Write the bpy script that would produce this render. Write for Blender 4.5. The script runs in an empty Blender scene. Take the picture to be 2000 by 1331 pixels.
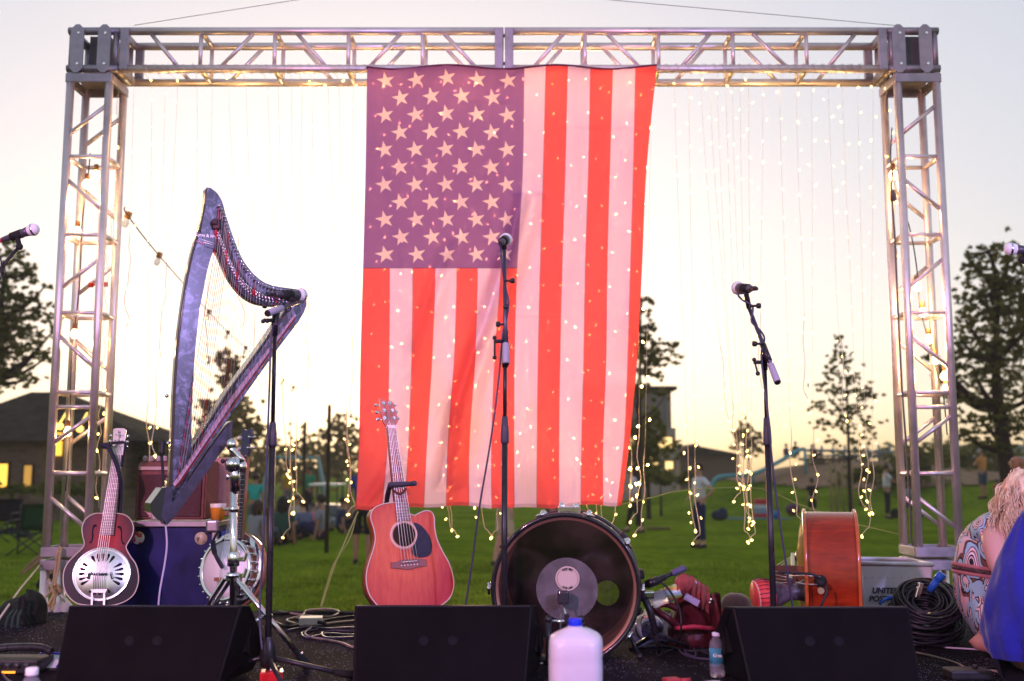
import bpy, bmesh, math, random
from math import sin, cos, pi, radians, atan2, sqrt, hypot
from mathutils import Vector, Matrix, noise as mnoise
R = random.Random(7)
V = Vector
sc = bpy.context.scene
COL = sc.collection
# ---------------------------------------------------------------- camera
F_PX, CAM_Z, PITCH = 2080.0, 1.5, math.atan(255/2080.0)
cam_d = bpy.data.cameras.new("camera"); cam = bpy.data.objects.new("camera", cam_d); COL.objects.link(cam)
cam.location = (0, 0, CAM_Z); cam.rotation_euler = (pi/2+PITCH, 0, 0)
cam_d.sensor_width = 36.0; cam_d.lens = F_PX/2000*36; cam_d.clip_start = 0.1; cam_d.clip_end = 2000
cam_d.dof.use_dof = True; cam_d.dof.focus_distance = 4.85; cam_d.dof.aperture_fstop = 2.1; cam_d.dof.aperture_blades = 0
sc.camera = cam
# ---------------------------------------------------------------- world, sun, stage wash, exposure
SUN_EL, SUN_AZ = radians(2.5), radians(-7)      # just over the horizon, a little left of the view
w = bpy.data.worlds.new("World"); sc.world = w; w.use_nodes = True
nt = w.node_tree; nt.nodes.clear()
wo = nt.nodes.new('ShaderNodeOutputWorld'); bg = nt.nodes.new('ShaderNodeBackground')
sky = nt.nodes.new('ShaderNodeTexSky'); sky.sky_type = 'NISHITA'; sky.sun_disc = False
sky.sun_elevation = SUN_EL; sky.sun_rotation = SUN_AZ; sky.altitude = 100; sky.air_density = 1.0; sky.dust_density = 2.5; sky.ozone_density = 2.0
hs = nt.nodes.new('ShaderNodeHueSaturation'); hs.inputs['Saturation'].default_value = 0.84
gm = nt.nodes.new('ShaderNodeGamma'); gm.inputs['Gamma'].default_value = 0.42
nt.links.new(sky.outputs[0], gm.inputs['Color']); nt.links.new(gm.outputs[0], hs.inputs['Color'])
tint = nt.nodes.new('ShaderNodeMix'); tint.data_type = 'RGBA'; tint.blend_type = 'MULTIPLY'; tint.inputs['Factor'].default_value = 1.0; tint.inputs['B'].default_value = (1.0, 0.965, 1.0, 1)
nt.links.new(hs.outputs[0], tint.inputs['A']); nt.links.new(tint.outputs['Result'], bg.inputs['Color']); nt.links.new(bg.outputs[0], wo.inputs['Surface'])
bg.inputs['Strength'].default_value = 0.15
sl = bpy.data.lights.new("sun", 'SUN'); so = bpy.data.objects.new("sun", sl); COL.objects.link(so)
sl.energy = 0.25; sl.angle = radians(10); sl.color = (1, 0.72, 0.42)
sd = V((sin(SUN_AZ)*cos(radians(5)), cos(SUN_AZ)*cos(radians(5)), sin(radians(5))))
so.rotation_euler = sd.to_track_quat('Z', 'Y').to_euler(); so.location = (0, 60, 20)
def wash(x, z, col, e, tgt, ang):
    l = bpy.data.lights.new("stage_wash", 'SPOT'); o = bpy.data.objects.new("stage_wash", l); COL.objects.link(o)
    l.energy = e; l.color = col; l.spot_size = radians(ang); l.spot_blend = 0.6; l.shadow_soft_size = 0.12
    o.location = (x, -1.6, z); o.rotation_euler = (V(tgt)-o.location).to_track_quat('-Z', 'Y').to_euler()
wash(-3.2, 3.6, (1.0, 0.42, 0.74), 330, (0.3, 5.2, 1.5), 62)
wash(3.4, 3.4, (0.50, 0.40, 1.0), 255, (-0.3, 5.0, 1.5), 66)
sc.view_settings.view_transform = 'Standard'; sc.view_settings.look = 'None'
sc.view_settings.exposure = 2.22; sc.view_settings.gamma = 1.0
sc.cycles.use_denoising = True
sc.cycles.max_bounces = 8; sc.cycles.transparent_max_bounces = 24
sc.cycles.sample_clamp_indirect = 4.0
# ---------------------------------------------------------------- pixel -> world (photo pixels, 2000 x 1331)
def ray(px, py):
    dx, dy = (px-1000)/F_PX, (665.5-py)/F_PX
    return V((dx, cos(PITCH)-dy*sin(PITCH), sin(PITCH)+dy*cos(PITCH)))
CAMP = V((0, 0, CAM_Z)); STG = 0.72
def at(px, py, Y):
    d = ray(px, py); return CAMP + d*(Y/d.y)
def onz(px, py, z):
    d = ray(px, py); return CAMP + d*((z-CAM_Z)/d.z)
def flz(px, py, h): return onz(px, py, STG)+V((0, 0, h))
def ppm(Y): return F_PX/Y
class Plane:
    "a tilted plane through an anchor; pixel outlines are laid on it, off pushes towards the viewer"
    def __init__(s, P, n): s.P = V(P); s.n = V(n).normalized()
    def pt(s, px, py, off=0.0):
        d = ray(px, py); t = (s.P-CAMP).dot(s.n)/d.dot(s.n); return CAMP + d*t + s.n*off
# ---------------------------------------------------------------- materials
MATS = {}
def N(nt, t, **k):
    n = nt.nodes.new(t)
    for a, b in k.items(): setattr(n, a, b)
    return n
def mat(name, c, rough=0.5, metal=0.0, var=0.0, vscale=8.0, bump=0.0, bscale=60.0, spec=0.3, coat=0.0, emit=None, es=0.0,
        trans=0.0, alpha=1.0, c2=None, stretch=(1,1,1), ior=1.45, sheen=0.0, rvar=0.0):
    if name in MATS: return MATS[name]
    m = bpy.data.materials.new(name); m.use_nodes = True; MATS[name] = m
    nt = m.node_tree; b = nt.nodes['Principled BSDF']; L = nt.links.new
    b.inputs['Base Color'].default_value = (*c, 1); b.inputs['Roughness'].default_value = rough
    b.inputs['Metallic'].default_value = metal; b.inputs['Specular IOR Level'].default_value = spec
    b.inputs['Coat Weight'].default_value = coat; b.inputs['Coat Roughness'].default_value = 0.08
    b.inputs['Transmission Weight'].default_value = trans; b.inputs['Alpha'].default_value = alpha; b.inputs['IOR'].default_value = ior
    b.inputs['Sheen Weight'].default_value = sheen
    if emit: b.inputs['Emission Color'].default_value = (*emit, 1); b.inputs['Emission Strength'].default_value = es
    if var or c2 or bump or rvar:
        tc = N(nt, 'ShaderNodeTexCoord'); mp = N(nt, 'ShaderNodeMapping'); mp.inputs['Scale'].default_value = stretch
        L(tc.outputs['Object'], mp.inputs['Vector'])
    if var or c2:
        n = N(nt, 'ShaderNodeTexNoise'); n.inputs['Scale'].default_value = vscale; n.inputs['Detail'].default_value = 6; n.inputs['Roughness'].default_value = 0.65
        L(mp.outputs[0], n.inputs['Vector'])
        r = N(nt, 'ShaderNodeValToRGB'); e = r.color_ramp.elements
        e[0].position = 0.32; e[1].position = 0.68
        a = c2 if c2 else tuple(min(1, x*(1+var)) for x in c); z = c if c2 else tuple(x*(1-var) for x in c)
        e[0].color = (*z, 1); e[1].color = (*a, 1)
        L(n.outputs['Fac'], r.inputs['Fac']); L(r.outputs[0], b.inputs['Base Color'])
        if rvar:
            q = N(nt, 'ShaderNodeMapRange'); q.inputs['To Min'].default_value = max(0.02, rough-rvar); q.inputs['To Max'].default_value = min(1, rough+rvar)
            q.inputs['From Min'].default_value = .3; q.inputs['From Max'].default_value = .7
            L(n.outputs['Fac'], q.inputs['Value']); L(q.outputs[0], b.inputs['Roughness'])
    if bump:
        n2 = N(nt, 'ShaderNodeTexNoise'); n2.inputs['Scale'].default_value = bscale; n2.inputs['Detail'].default_value = 4
        L(mp.outputs[0], n2.inputs['Vector'])
        bp = N(nt, 'ShaderNodeBump'); bp.inputs['Strength'].default_value = bump; bp.inputs['Distance'].default_value = 0.01
        L(n2.outputs['Fac'], bp.inputs['Height']); L(bp.outputs[0], b.inputs['Normal'])
    return m
# ---------------------------------------------------------------- objects
ORG = {}
def org(p): return ORG.get(p.name, V((0,0,0))) if p else V((0,0,0))
def tag(o, label=None, cat=None, group=None, kind=None):
    if label: o['label'] = label
    if cat: o['category'] = cat
    if group: o['group'] = group
    if kind: o['kind'] = kind
    return o
def thing(name, loc, label, cat, group=None):
    o = bpy.data.objects.new(name, None); COL.objects.link(o); o.location = loc; o.empty_display_size = 0.1
    ORG[o.name] = V(loc); return tag(o, label, cat, group)
def copy_tree(o, parent=None):
    c = o.copy(); COL.objects.link(c); ORG[c.name] = org(o)
    if parent: c.parent = parent
    for ch in [x for x in COL.objects if x.parent == o]: copy_tree(ch, c)
    return c
class MB:
    def __init__(s): s.bm = bmesh.new()
    def _add(s, vs, fs, mi=0):
        b = [s.bm.verts.new(v) for v in vs]
        for f in fs:
            try:
                q = s.bm.faces.new([b[i] for i in f]); q.material_index = mi
            except ValueError: pass
        return b
    def box(s, c, size, rot=None, bev=0.0, mi=0, seg=2):
        t = bmesh.new(); bmesh.ops.create_cube(t, size=1)
        for v in t.verts: v.co = V((v.co.x*size[0], v.co.y*size[1], v.co.z*size[2]))
        if bev: bmesh.ops.bevel(t, geom=t.edges[:], offset=bev, segments=seg, affect='EDGES', profile=0.5)
        for v in t.verts:
            co = v.co
            if rot is not None: co = rot @ co
            v.co = co + V(c)
        s.merge(t, mi); return s
    def merge(s, t, mi=None):
        t.verts.index_update(); mp = [s.bm.verts.new(v.co) for v in t.verts]
        for f in t.faces:
            try:
                q = s.bm.faces.new([mp[v.index] for v in f.verts]); q.material_index = f.material_index if mi is None else mi
                q.smooth = f.smooth
            except ValueError: pass
        t.free()
    def path(s, pts, r, n=6, closed=False, mi=0, cap=True):
        P = [V(p) for p in pts]; k = len(P)
        if k < 2: return s
        rs = r if isinstance(r, (list, tuple)) else [r]*k
        T = []
        for i in range(k):
            a = P[i-1] if (i > 0 or closed) else P[i]; b = P[(i+1) % k] if (i < k-1 or closed) else P[i]
            d = b-a; T.append(d.normalized() if d.length > 1e-9 else V((0,0,1)))
        u = T[0].orthogonal().normalized(); rings = []
        for i in range(k):
            u = u - T[i]*u.dot(T[i])
            u = u.normalized() if u.length > 1e-6 else T[i].orthogonal().normalized()
            w_ = T[i].cross(u)
            rings.append([s.bm.verts.new(P[i] + (u*cos(2*pi*j/n) + w_*sin(2*pi*j/n))*rs[i]) for j in range(n)])
        for i in range(k if closed else k-1):
            A, B = rings[i], rings[(i+1) % k]
            for j in range(n):
                f = s.bm.faces.new((A[j], A[(j+1) % n], B[(j+1) % n], B[j])); f.smooth = True; f.material_index = mi
        if cap and not closed:
            f = s.bm.faces.new(rings[0][::-1]); f.material_index = mi
            f = s.bm.faces.new(rings[-1]); f.material_index = mi
        return s
    def cyl(s, a, b, r, r2=None, n=12, mi=0): return s.path([a, b], [r, r if r2 is None else r2], n, mi=mi)
    def lathe(s, prof, o, axis=(0,0,1), n=24, mi=0, smooth=True):
        ax = V(axis).normalized(); u = ax.orthogonal().normalized(); w_ = ax.cross(u); o = V(o); rings = []
        for (r, h) in prof:
            if r < 1e-6: rings.append([s.bm.verts.new(o+ax*h)])
            else: rings.append([s.bm.verts.new(o+ax*h+(u*cos(2*pi*j/n)+w_*sin(2*pi*j/n))*r) for j in range(n)])
        for A, B in zip(rings, rings[1:]):
            for j in range(n):
                if len(A) == 1 and len(B) == 1: continue
                if len(A) == 1: q = (A[0], B[j], B[(j+1) % n])
                elif len(B) == 1: q = (A[j], A[(j+1) % n], B[0])
                else: q = (A[j], A[(j+1) % n], B[(j+1) % n], B[j])
                f = s.bm.faces.new(q); f.smooth = smooth; f.material_index = mi
        return s
    def prism(s, pts, off, mi=0, mside=None, smooth_side=False):
        "polygon pts extruded by vector off, closed"
        n = len(pts); off = V(off)
        A = [s.bm.verts.new(V(p)) for p in pts]; B = [s.bm.verts.new(V(p)+off) for p in pts]
        f = s.bm.faces.new(A); f.material_index = mi
        f = s.bm.faces.new(B[::-1]); f.material_index = mi
        for i in range(n):
            f = s.bm.faces.new((A[i], B[i], B[(i+1) % n], A[(i+1) % n])); f.material_index = mi if mside is None else mside; f.smooth = smooth_side
        return s
    def poly(s, pts, mi=0): f = s.bm.faces.new([s.bm.verts.new(V(p)) for p in pts]); f.material_index = mi; return s
    def ball(s, c, r, sx=1, sy=1, sz=1, n=12, m=8, rot=None, mi=0):
        t = bmesh.new(); bmesh.ops.create_uvsphere(t, u_segments=n, v_segments=m, radius=1)
        for v in t.verts:
            co = V((v.co.x*r*sx, v.co.y*r*sy, v.co.z*r*sz)); v.co = (rot @ co if rot is not None else co) + V(c)
        for f in t.faces: f.smooth = True
        s.merge(t, mi); return s
    def grid(s, fn, nu, nv, mi=0, smooth=True, closed_u=False):
        g = [[s.bm.verts.new(fn(i/nu, j/nv)) for i in range(nu if closed_u else nu+1)] for j in range(nv+1)]
        for j in range(nv):
            for i in range(nu):
                f = s.bm.faces.new((g[j][i], g[j][(i+1) % len(g[j])], g[j+1][(i+1) % len(g[j])], g[j+1][i])); f.smooth = smooth; f.material_index = mi
        return s
    def build(s, name, m, parent=None, base=None, fixn=True, smooth=None):
        if fixn: bmesh.ops.recalc_face_normals(s.bm, faces=s.bm.faces[:])
        o0 = org(parent) if parent else V(base if base is not None else (0,0,0))
        for v in s.bm.verts: v.co -= o0
        if smooth is not None:
            for f in s.bm.faces: f.smooth = smooth
        me = bpy.data.meshes.new(name); s.bm.to_mesh(me); s.bm.free()
        for q in (m if isinstance(m, (list, tuple)) else [m]): me.materials.append(q)
        return link_mesh(name, me, parent, o0)
def link_mesh(name, me, parent, o0):
    o = bpy.data.objects.new(name, me); COL.objects.link(o); ORG[o.name] = V(o0)
    if parent: o.parent = parent
    else: o.location = o0
    return o
def skinned(joints, edges, levels=2, mirror=None):
    "joints: list of (Vector, radius); grows one continuous surface with Skin + Subdivision, returns a mesh"
    me = bpy.data.meshes.new("skin_tmp"); me.from_pydata([j[0] for j in joints], edges, [])
    o = bpy.data.objects.new("skin_tmp", me); COL.objects.link(o)
    sk = o.modifiers.new("Skin", 'SKIN'); sk.use_smooth_shade = True
    if not me.skin_vertices: 
        bm = bmesh.new(); bm.from_mesh(me); bm.verts.layers.skin.verify(); bm.to_mesh(me); bm.free()
    for i, j in enumerate(joints):
        r = j[1]; me.skin_vertices[0].data[i].radius = r if isinstance(r, tuple) else (r, r)
        me.skin_vertices[0].data[i].use_root = (i == 0)
    sb = o.modifiers.new("Sub", 'SUBSURF'); sb.levels = levels; sb.render_levels = levels
    dg = bpy.context.evaluated_depsgraph_get(); dg.update()
    out = bpy.data.meshes.new_from_object(o.evaluated_get(dg)); bpy.data.objects.remove(o)
    return out
def add_mesh(name, me, m, parent, base=None):
    o0 = org(parent) if parent else V(base)
    me.transform(Matrix.Translation(-o0)); me.materials.clear(); me.materials.append(m); me.name = name
    for p in me.polygons: p.use_smooth = True
    return link_mesh(name, me, parent, o0)
def text_part(name, body, size, M, m, parent, ext=0.0006, align='CENTER', shear=0.0, bold=0.0):
    cu = bpy.data.curves.new(name, 'FONT'); cu.body = body; cu.size = size; cu.extrude = ext; cu.align_x = align; cu.align_y = 'CENTER'; cu.shear = shear; cu.offset = bold
    o = bpy.data.objects.new(name, cu); COL.objects.link(o)
    dg = bpy.context.evaluated_depsgraph_get(); dg.update()
    me = bpy.data.meshes.new_from_object(o.evaluated_get(dg)); bpy.data.objects.remove(o); bpy.data.curves.remove(cu)
    me.transform(M); o0 = org(parent); me.transform(Matrix.Translation(-o0)); me.materials.clear(); me.materials.append(m)
    return link_mesh(name, me, parent, o0)
def frame_mat(o, x, z):
    "matrix with local X along x, local Y along up-ish z, local Z = x cross z (the face normal)"
    x = V(x).normalized(); n = x.cross(V(z)).normalized(); y = n.cross(x)
    return Matrix(((x.x, y.x, n.x, o[0]), (x.y, y.y, n.y, o[1]), (x.z, y.z, n.z, o[2]), (0, 0, 0, 1)))
def spl(pts, k=8, closed=False):
    "Catmull-Rom through points (tuples or Vectors)"
    P = [V(p) for p in pts]; n = len(P); out = []
    for i in range(n if closed else n-1):
        p0 = P[i-1] if (i > 0 or closed) else P[0]; p1 = P[i]; p2 = P[(i+1) % n]; p3 = P[(i+2) % n] if (i+2 < n or closed) else P[-1]
        for j in range(k):
            t = j/k
            out.append(0.5*((2*p1)+(p2-p0)*t+(2*p0-5*p1+4*p2-p3)*t*t+(3*p1-p0-3*p2+p3)*t**3))
    if not closed: out.append(P[-1])
    return out
def spl2(pts, k=8, closed=False): return [(q.x, q.y) for q in spl([(a, b, 0) for a, b in pts], k, closed)]
def rotz(a): return Matrix.Rotation(a, 3, 'Z')
def rotx(a): return Matrix.Rotation(a, 3, 'X')
def roty(a): return Matrix.Rotation(a, 3, 'Y')
# ================================================================ setting: lawn, stage
def lawn_mat():
    m = bpy.data.materials.new("lawn"); m.use_nodes = True; nt = m.node_tree; b = nt.nodes['Principled BSDF']; L = nt.links.new
    tc = N(nt, 'ShaderNodeTexCoord'); n1 = N(nt, 'ShaderNodeTexNoise'); n2 = N(nt, 'ShaderNodeTexNoise'); n3 = N(nt, 'ShaderNodeTexNoise')
    n1.inputs['Scale'].default_value = 0.5; n2.inputs['Scale'].default_value = 4; n3.inputs['Scale'].default_value = 120
    for n in (n1, n2, n3): n.inputs['Detail'].default_value = 5; L(tc.outputs['Object'], n.inputs['Vector'])
    a = N(nt, 'ShaderNodeMath', operation='ADD'); L(n1.outputs['Fac'], a.inputs[0]); L(n2.outputs['Fac'], a.inputs[1])
    a2 = N(nt, 'ShaderNodeMath', operation='ADD'); L(a.outputs[0], a2.inputs[0]); L(n3.outputs['Fac'], a2.inputs[1])
    r = N(nt, 'ShaderNodeValToRGB'); mr = N(nt, 'ShaderNodeMapRange'); mr.inputs['From Min'].default_value = 1.0; mr.inputs['From Max'].default_value = 2.0
    L(a2.outputs[0], mr.inputs['Value']); L(mr.outputs[0], r.inputs['Fac'])
    e = r.color_ramp.elements; e[0].position = 0.2; e[1].position = 0.85; e[0].color = (0.075, 0.128, 0.006, 1); e[1].color = (0.225, 0.300, 0.020, 1)
    L(r.outputs[0], b.inputs['Base Color']); b.inputs['Roughness'].default_value = 0.95; b.inputs['Specular IOR Level'].default_value = 0.0
    bp = N(nt, 'ShaderNodeBump'); bp.inputs['Strength'].default_value = 0.6; bp.inputs['Distance'].default_value = 0.04; L(n3.outputs['Fac'], bp.inputs['Height']); L(bp.outputs[0], b.inputs['Normal'])
    return m
LAWN = lawn_mat()
def ground_z(x, y):
    "nearly level lawn that rises to a low playground mound on the right, far back"
    z = 0.0
    d = hypot((x-15)/13, (y-46)/11); 
    if d < 1: z += 1.9*(0.5+0.5*cos(pi*d))
    d = hypot((x-26)/14, (y-38)/12)
    if d < 1: z += 0.9*(0.5+0.5*cos(pi*d))
    return z
g = MB()
xs = [-400, -150, -80, -50] + [-36+2*i for i in range(37)] + [50, 80, 150, 400]
ys = [-12, -4, 2, 6, 10] + [12+1.5*i for i in range(36)] + [75, 100, 150, 300, 600]
vv = [[g.bm.verts.new((x, y, ground_z(x, y))) for x in xs] for y in ys]
for j in range(len(ys)-1):
    for i in range(len(xs)-1):
        f = g.bm.faces.new((vv[j][i], vv[j][i+1], vv[j+1][i+1], vv[j+1][i])); f.smooth = True
tag(g.build('lawn', LAWN), kind='structure')
gr_ = MB(); rg_ = random.Random(5)
for _ in range(52000):
    y = 6.6+11.5*rg_.random()**1.5; x = rg_.uniform(-.56, .52)*y; hgt = rg_.uniform(.025, .065); a = rg_.random()*6.28; w2 = .004+.0004*y; lx, ly = rg_.gauss(0, .02), rg_.gauss(0, .02)
    p_ = [gr_.bm.verts.new((x-cos(a)*w2, y-sin(a)*w2, 0)), gr_.bm.verts.new((x+cos(a)*w2, y+sin(a)*w2, 0)), gr_.bm.verts.new((x+lx, y+ly, hgt))]; gr_.bm.faces.new(p_)
tag(gr_.build('grass', mat('grass_blade', (.20, .26, .020), .8, var=.55, vscale=1.2, spec=.08), fixn=False), kind='stuff')
# stage: black glittery carpet on a low deck
def carpet_mat():
    m = bpy.data.materials.new("stage_carpet"); m.use_nodes = True; nt = m.node_tree; b = nt.nodes['Principled BSDF']; L = nt.links.new
    tc = N(nt, 'ShaderNodeTexCoord'); vo = N(nt, 'ShaderNodeTexVoronoi'); vo.inputs['Scale'].default_value = 130
    L(tc.outputs['Object'], vo.inputs['Vector'])
    wn = N(nt, 'ShaderNodeTexWhiteNoise'); L(vo.outputs['Position'], wn.inputs['Vector'])
    n = N(nt, 'ShaderNodeTexNoise'); n.inputs['Scale'].default_value = 2.2; n.inputs['Detail'].default_value = 4; L(tc.outputs['Object'], n.inputs['Vector'])
    lt = N(nt, 'ShaderNodeMath', operation='LESS_THAN'); lt.inputs[1].default_value = 0.22; L(vo.outputs['Distance'], lt.inputs[0])
    gt = N(nt, 'ShaderNodeMath', operation='GREATER_THAN'); L(wn.outputs['Value'], gt.inputs[0])
    th = N(nt, 'ShaderNodeMapRange'); th.inputs['From Min'].default_value = .38; th.inputs['From Max'].default_value = .62; th.inputs['To Min'].default_value = 0.97; th.inputs['To Max'].default_value = 0.55
    L(n.outputs['Fac'], th.inputs['Value']); L(th.outputs[0], gt.inputs[1])
    mu = N(nt, 'ShaderNodeMath', operation='MULTIPLY'); L(lt.outputs[0], mu.inputs[0]); L(gt.outputs[0], mu.inputs[1])
    mx = N(nt, 'ShaderNodeMix', data_type='RGBA'); mx.inputs['A'].default_value = (0.012, 0.009, 0.013, 1); mx.inputs['B'].default_value = (0.75, 0.66, 0.9, 1)
    L(mu.outputs[0], mx.inputs['Factor']); L(mx.outputs['Result'], b.inputs['Base Color']); 
    b.inputs['Roughness'].default_value = 0.9; b.inputs['Specular IOR Level'].default_value = 0.03; L(mu.outputs[0], b.inputs['Metallic'])
    n2 = N(nt, 'ShaderNodeTexNoise'); n2.inputs['Scale'].default_value = 260; L(tc.outputs['Object'], n2.inputs['Vector'])
    bp = N(nt, 'ShaderNodeBump'); bp.inputs['Strength'].default_value = 0.8; bp.inputs['Distance'].default_value = 0.006; L(n2.outputs['Fac'], bp.inputs['Height']); L(bp.outputs[0], b.inputs['Normal'])
    return m
EDGE_Y = 6.15
st = thing('stage', (0, 4, 0), 'low black carpeted stage deck with glitter specks, in front of the truss', 'stage')
s = MB(); s.box((0, (2.2+EDGE_Y)/2, STG-0.03), (9.0, EDGE_Y-2.2, 0.06), bev=0.008); s.build('deck', carpet_mat(), st)
s = MB(); s.box((0, 2.23, (STG-0.06)/2), (8.9, 0.02, STG-0.07)); s.box((0, EDGE_Y-0.03, (STG-0.06)/2), (8.9, 0.02, STG-0.07)); s.build('skirt', mat('skirt_black', (0.012, 0.012, 0.013), 0.9), st)
# ================================================================ truss portal
ALU = mat('truss_aluminium', (0.76, 0.64, 0.65), 0.38, 0.75, var=0.14, vscale=5, rvar=0.12, bump=0.02, bscale=40)
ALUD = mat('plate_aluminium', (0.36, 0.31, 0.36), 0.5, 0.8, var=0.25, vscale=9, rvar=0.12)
TY0, TY1 = 6.735, 6.99            # chord centre planes front / back
CR = 0.026                        # chord radius
XL, XR, ZB, ZT = -2.925, 2.812, 4.10, 4.41
def zpx(py, Y=6.71): return at(1000, py, Y).z
def xpx(px, py, Y=6.71): return at(px, py, Y).x
tr = thing('stage_truss', ((XL+XR)/2, 6.86, 0), 'silver aluminium box truss portal framing the stage with flag and lights', 'truss')
# top beam
def beam(xa, xb, marks, diags):
    m = MB(); zc0, zc1 = ZB+CR, ZT-CR
    for y in (TY0, TY1):
        for z in (zc0, zc1): m.cyl((xa, y, z), (xb, y, z), CR, n=16)
    rr = 0.0135
    for x in marks:
        for y in (TY0, TY1): m.cyl((x, y, zc0), (x, y, zc1), rr, n=10)
        for z in (zc0, zc1): m.cyl((x, TY0, z), (x, TY1, z), rr+0.004, n=10)
    for (x0, x1, up) in diags:
        for y in (TY0, TY1): m.cyl((x0, y, zc1 if up else zc0), (x1, y, zc0 if up else zc1), rr, n=10)
    o = m.build('beam_section', ALU, tr)
    for x, sgn in ((xa, 1), (xb, -1)):
        e = MB()
        e.box((x+sgn*0.03, (TY0+TY1)/2-0.13-0.012, (ZB+ZT)/2), (0.055, 0.03, 0.285), bev=0.004)
        e.box((x+sgn*0.03, (TY0+TY1)/2+0.13+0.012, (ZB+ZT)/2), (0.055, 0.03, 0.285), bev=0.004)
        e.box((x+sgn*0.008, (TY0+TY1)/2, ZB+0.028), (0.016, 0.225, 0.05), bev=0.003); e.box((x+sgn*0.008, (TY0+TY1)/2, ZT-0.028), (0.016, 0.225, 0.05), bev=0.003)
        for z in (ZB+0.06, ZT-0.06): e.cyl((x-sgn*0.012, TY0-0.005, z), (x+sgn*0.03, TY0-0.005, z), 0.012, n=8)
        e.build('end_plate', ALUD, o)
B0, BM, B1 = xpx(233, 100), xpx(984.5, 100), xpx(1734, 100)
mk = [xpx(p, 95) for p in (390, 535, 679.5, 825)]; dg = [(287, 350, 1), (427, 497, 0), (574, 640, 1), (718, 786, 0), (862, 932, 1)]
beam(B0, BM-0.004, mk, [(xpx(a, 95), xpx(b, 95), u) for a, b, u in dg])
mk = [xpx(p, 95) for p in (1143, 1287, 1433, 1577)]; dg = [(1040, 1105, 0), (1182, 1252, 1), (1328, 1393, 0), (1468, 1540, 1), (1615, 1678, 0)]
beam(BM+0.004, B1, mk, [(xpx(a, 95), xpx(b, 95), u) for a, b, u in dg])
# corner blocks
def corner(xa, xb):
    m = MB(); yc = (TY0+TY1)/2; W = xb-xa
    for y in (TY0, TY1):
        for z in (ZB+CR, ZT-CR): m.cyl((xa, y, z), (xb, y, z), CR, n=14)
    for x in (xa+CR, xb-CR):
        for z in (ZB+CR, ZT-CR): m.cyl((x, TY0, z), (x, TY1, z), CR*0.9, n=14)
    for y in (TY0, TY1):
        for x in (xa+CR, xb-CR): m.cyl((x, y, ZB+CR), (x, y, ZT-CR), CR*.8, n=12)
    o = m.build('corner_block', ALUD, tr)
    for side in (-1, 1):
        yy = (TY0-0.030 if side < 0 else TY1+0.030)
        for k in (0.20, 0.72):
            p = MB()
            xc = xa+W*k; hw, hh = 0.043, 0.165; ch = 0.03; zc = (ZB+ZT)/2
            # chamfered plate with bolt holes (a thin bar of bolts shows in each hole)
            p.prism([(xc-hw, yy, zc-hh+ch), (xc-hw+ch, yy, zc-hh), (xc+hw-ch, yy, zc-hh), (xc+hw, yy, zc-hh+ch), (xc+hw, yy, zc+hh-ch), (xc+hw-ch, yy, zc+hh), (xc-hw+ch, yy, zc+hh), (xc-hw, yy, zc+hh-ch)], (0, 0.010*(-side), 0))
            p.build('gusset_plate', ALUD, o)
    for k in (0.20, 0.72):
        for z in (ZB+0.05, ZT-0.05):
            h = MB(); h.cyl((xa+W*k+0.008, TY0-0.036, z), (xa+W*k+0.008, TY0-0.03, z), 0.0085, n=10); h.build('bolt', mat('bolt_bright', (0.85, 0.82, 0.8), 0.25, 1.0), o)
    d = MB()
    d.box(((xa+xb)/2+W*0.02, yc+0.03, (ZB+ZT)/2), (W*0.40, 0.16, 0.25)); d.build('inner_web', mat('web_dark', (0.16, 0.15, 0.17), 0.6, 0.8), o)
corner(XL, B0-0.006); corner(B1+0.006, XR)
# columns
def column(xa, xb, joint_z):
    x0, x1 = xa+CR, xb-CR
    def section(z0, z1, rungs, diags, extra=()):
        m = MB()
        for x in (x0, x1):
            for y in (TY0, TY1): m.cyl((x, y, z0), (x, y, z1), CR, n=16)
        rr = 0.0135
        for z in rungs:
            for y in (TY0, TY1): m.cyl((x0, y, z), (x1, y, z), rr, n=10)
            for x in (x0, x1): m.cyl((x, TY0, z), (x, TY1, z), rr+0.004, n=10)
        for z in extra: m.cyl((x0, TY0, z), (x1, TY0, z), rr, n=10)
        for (za, zb) in diags:
            for y in (TY0, TY1): m.cyl((x0, y, za), (x1, y, zb), rr, n=10)
            for x in (x0, x1): pass
        o = m.build('column_section', ALU, tr)
        for z, sg in ((z0, 1), (z1, -1)):
            e = MB()
            for y in (TY0-0.016, TY1+0.016): e.box(((x0+x1)/2, y, z+sg*0.034), (x1-x0+0.05, 0.022, 0.06), bev=0.004)
            for x in (x0-0.016, x1+0.016): e.box((x, (TY0+TY1)/2, z+sg*0.034), (0.022, TY1-TY0+0.0, 0.06), bev=0.004)
            e.box(((x0+x1)/2, (TY0+TY1)/2, z+sg*0.008), (x1-x0-0.02, TY1-TY0-0.02, 0.012))
            e.build('end_plate', ALUD, o)
    rz = [zpx(p) for p in (304, 457, 610, 766, 925)]
    dz = [(zpx(262), zpx(201)), (zpx(346), zpx(411)), (zpx(564), zpx(501)), (zpx(652), zpx(720)), (zpx(868), zpx(809)), (zpx(970), zpx(1036))]
    section(joint_z+0.006, ZB-0.008, rz, dz, (zpx(795),))
    section(0.03, joint_z-0.006, [0.5], [(0.12, 0.42), (0.85, 0.58)])
    f = MB(); f.box(((x0+x1)/2, (TY0+TY1)/2, 0.012), (0.6, 0.6, 0.02), bev=0.004); f.build('base_plate', ALUD, tr)
JZ = zpx(1092)
column(XL, XL+0.307, JZ); column(XR-0.307, XR, JZ)
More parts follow.
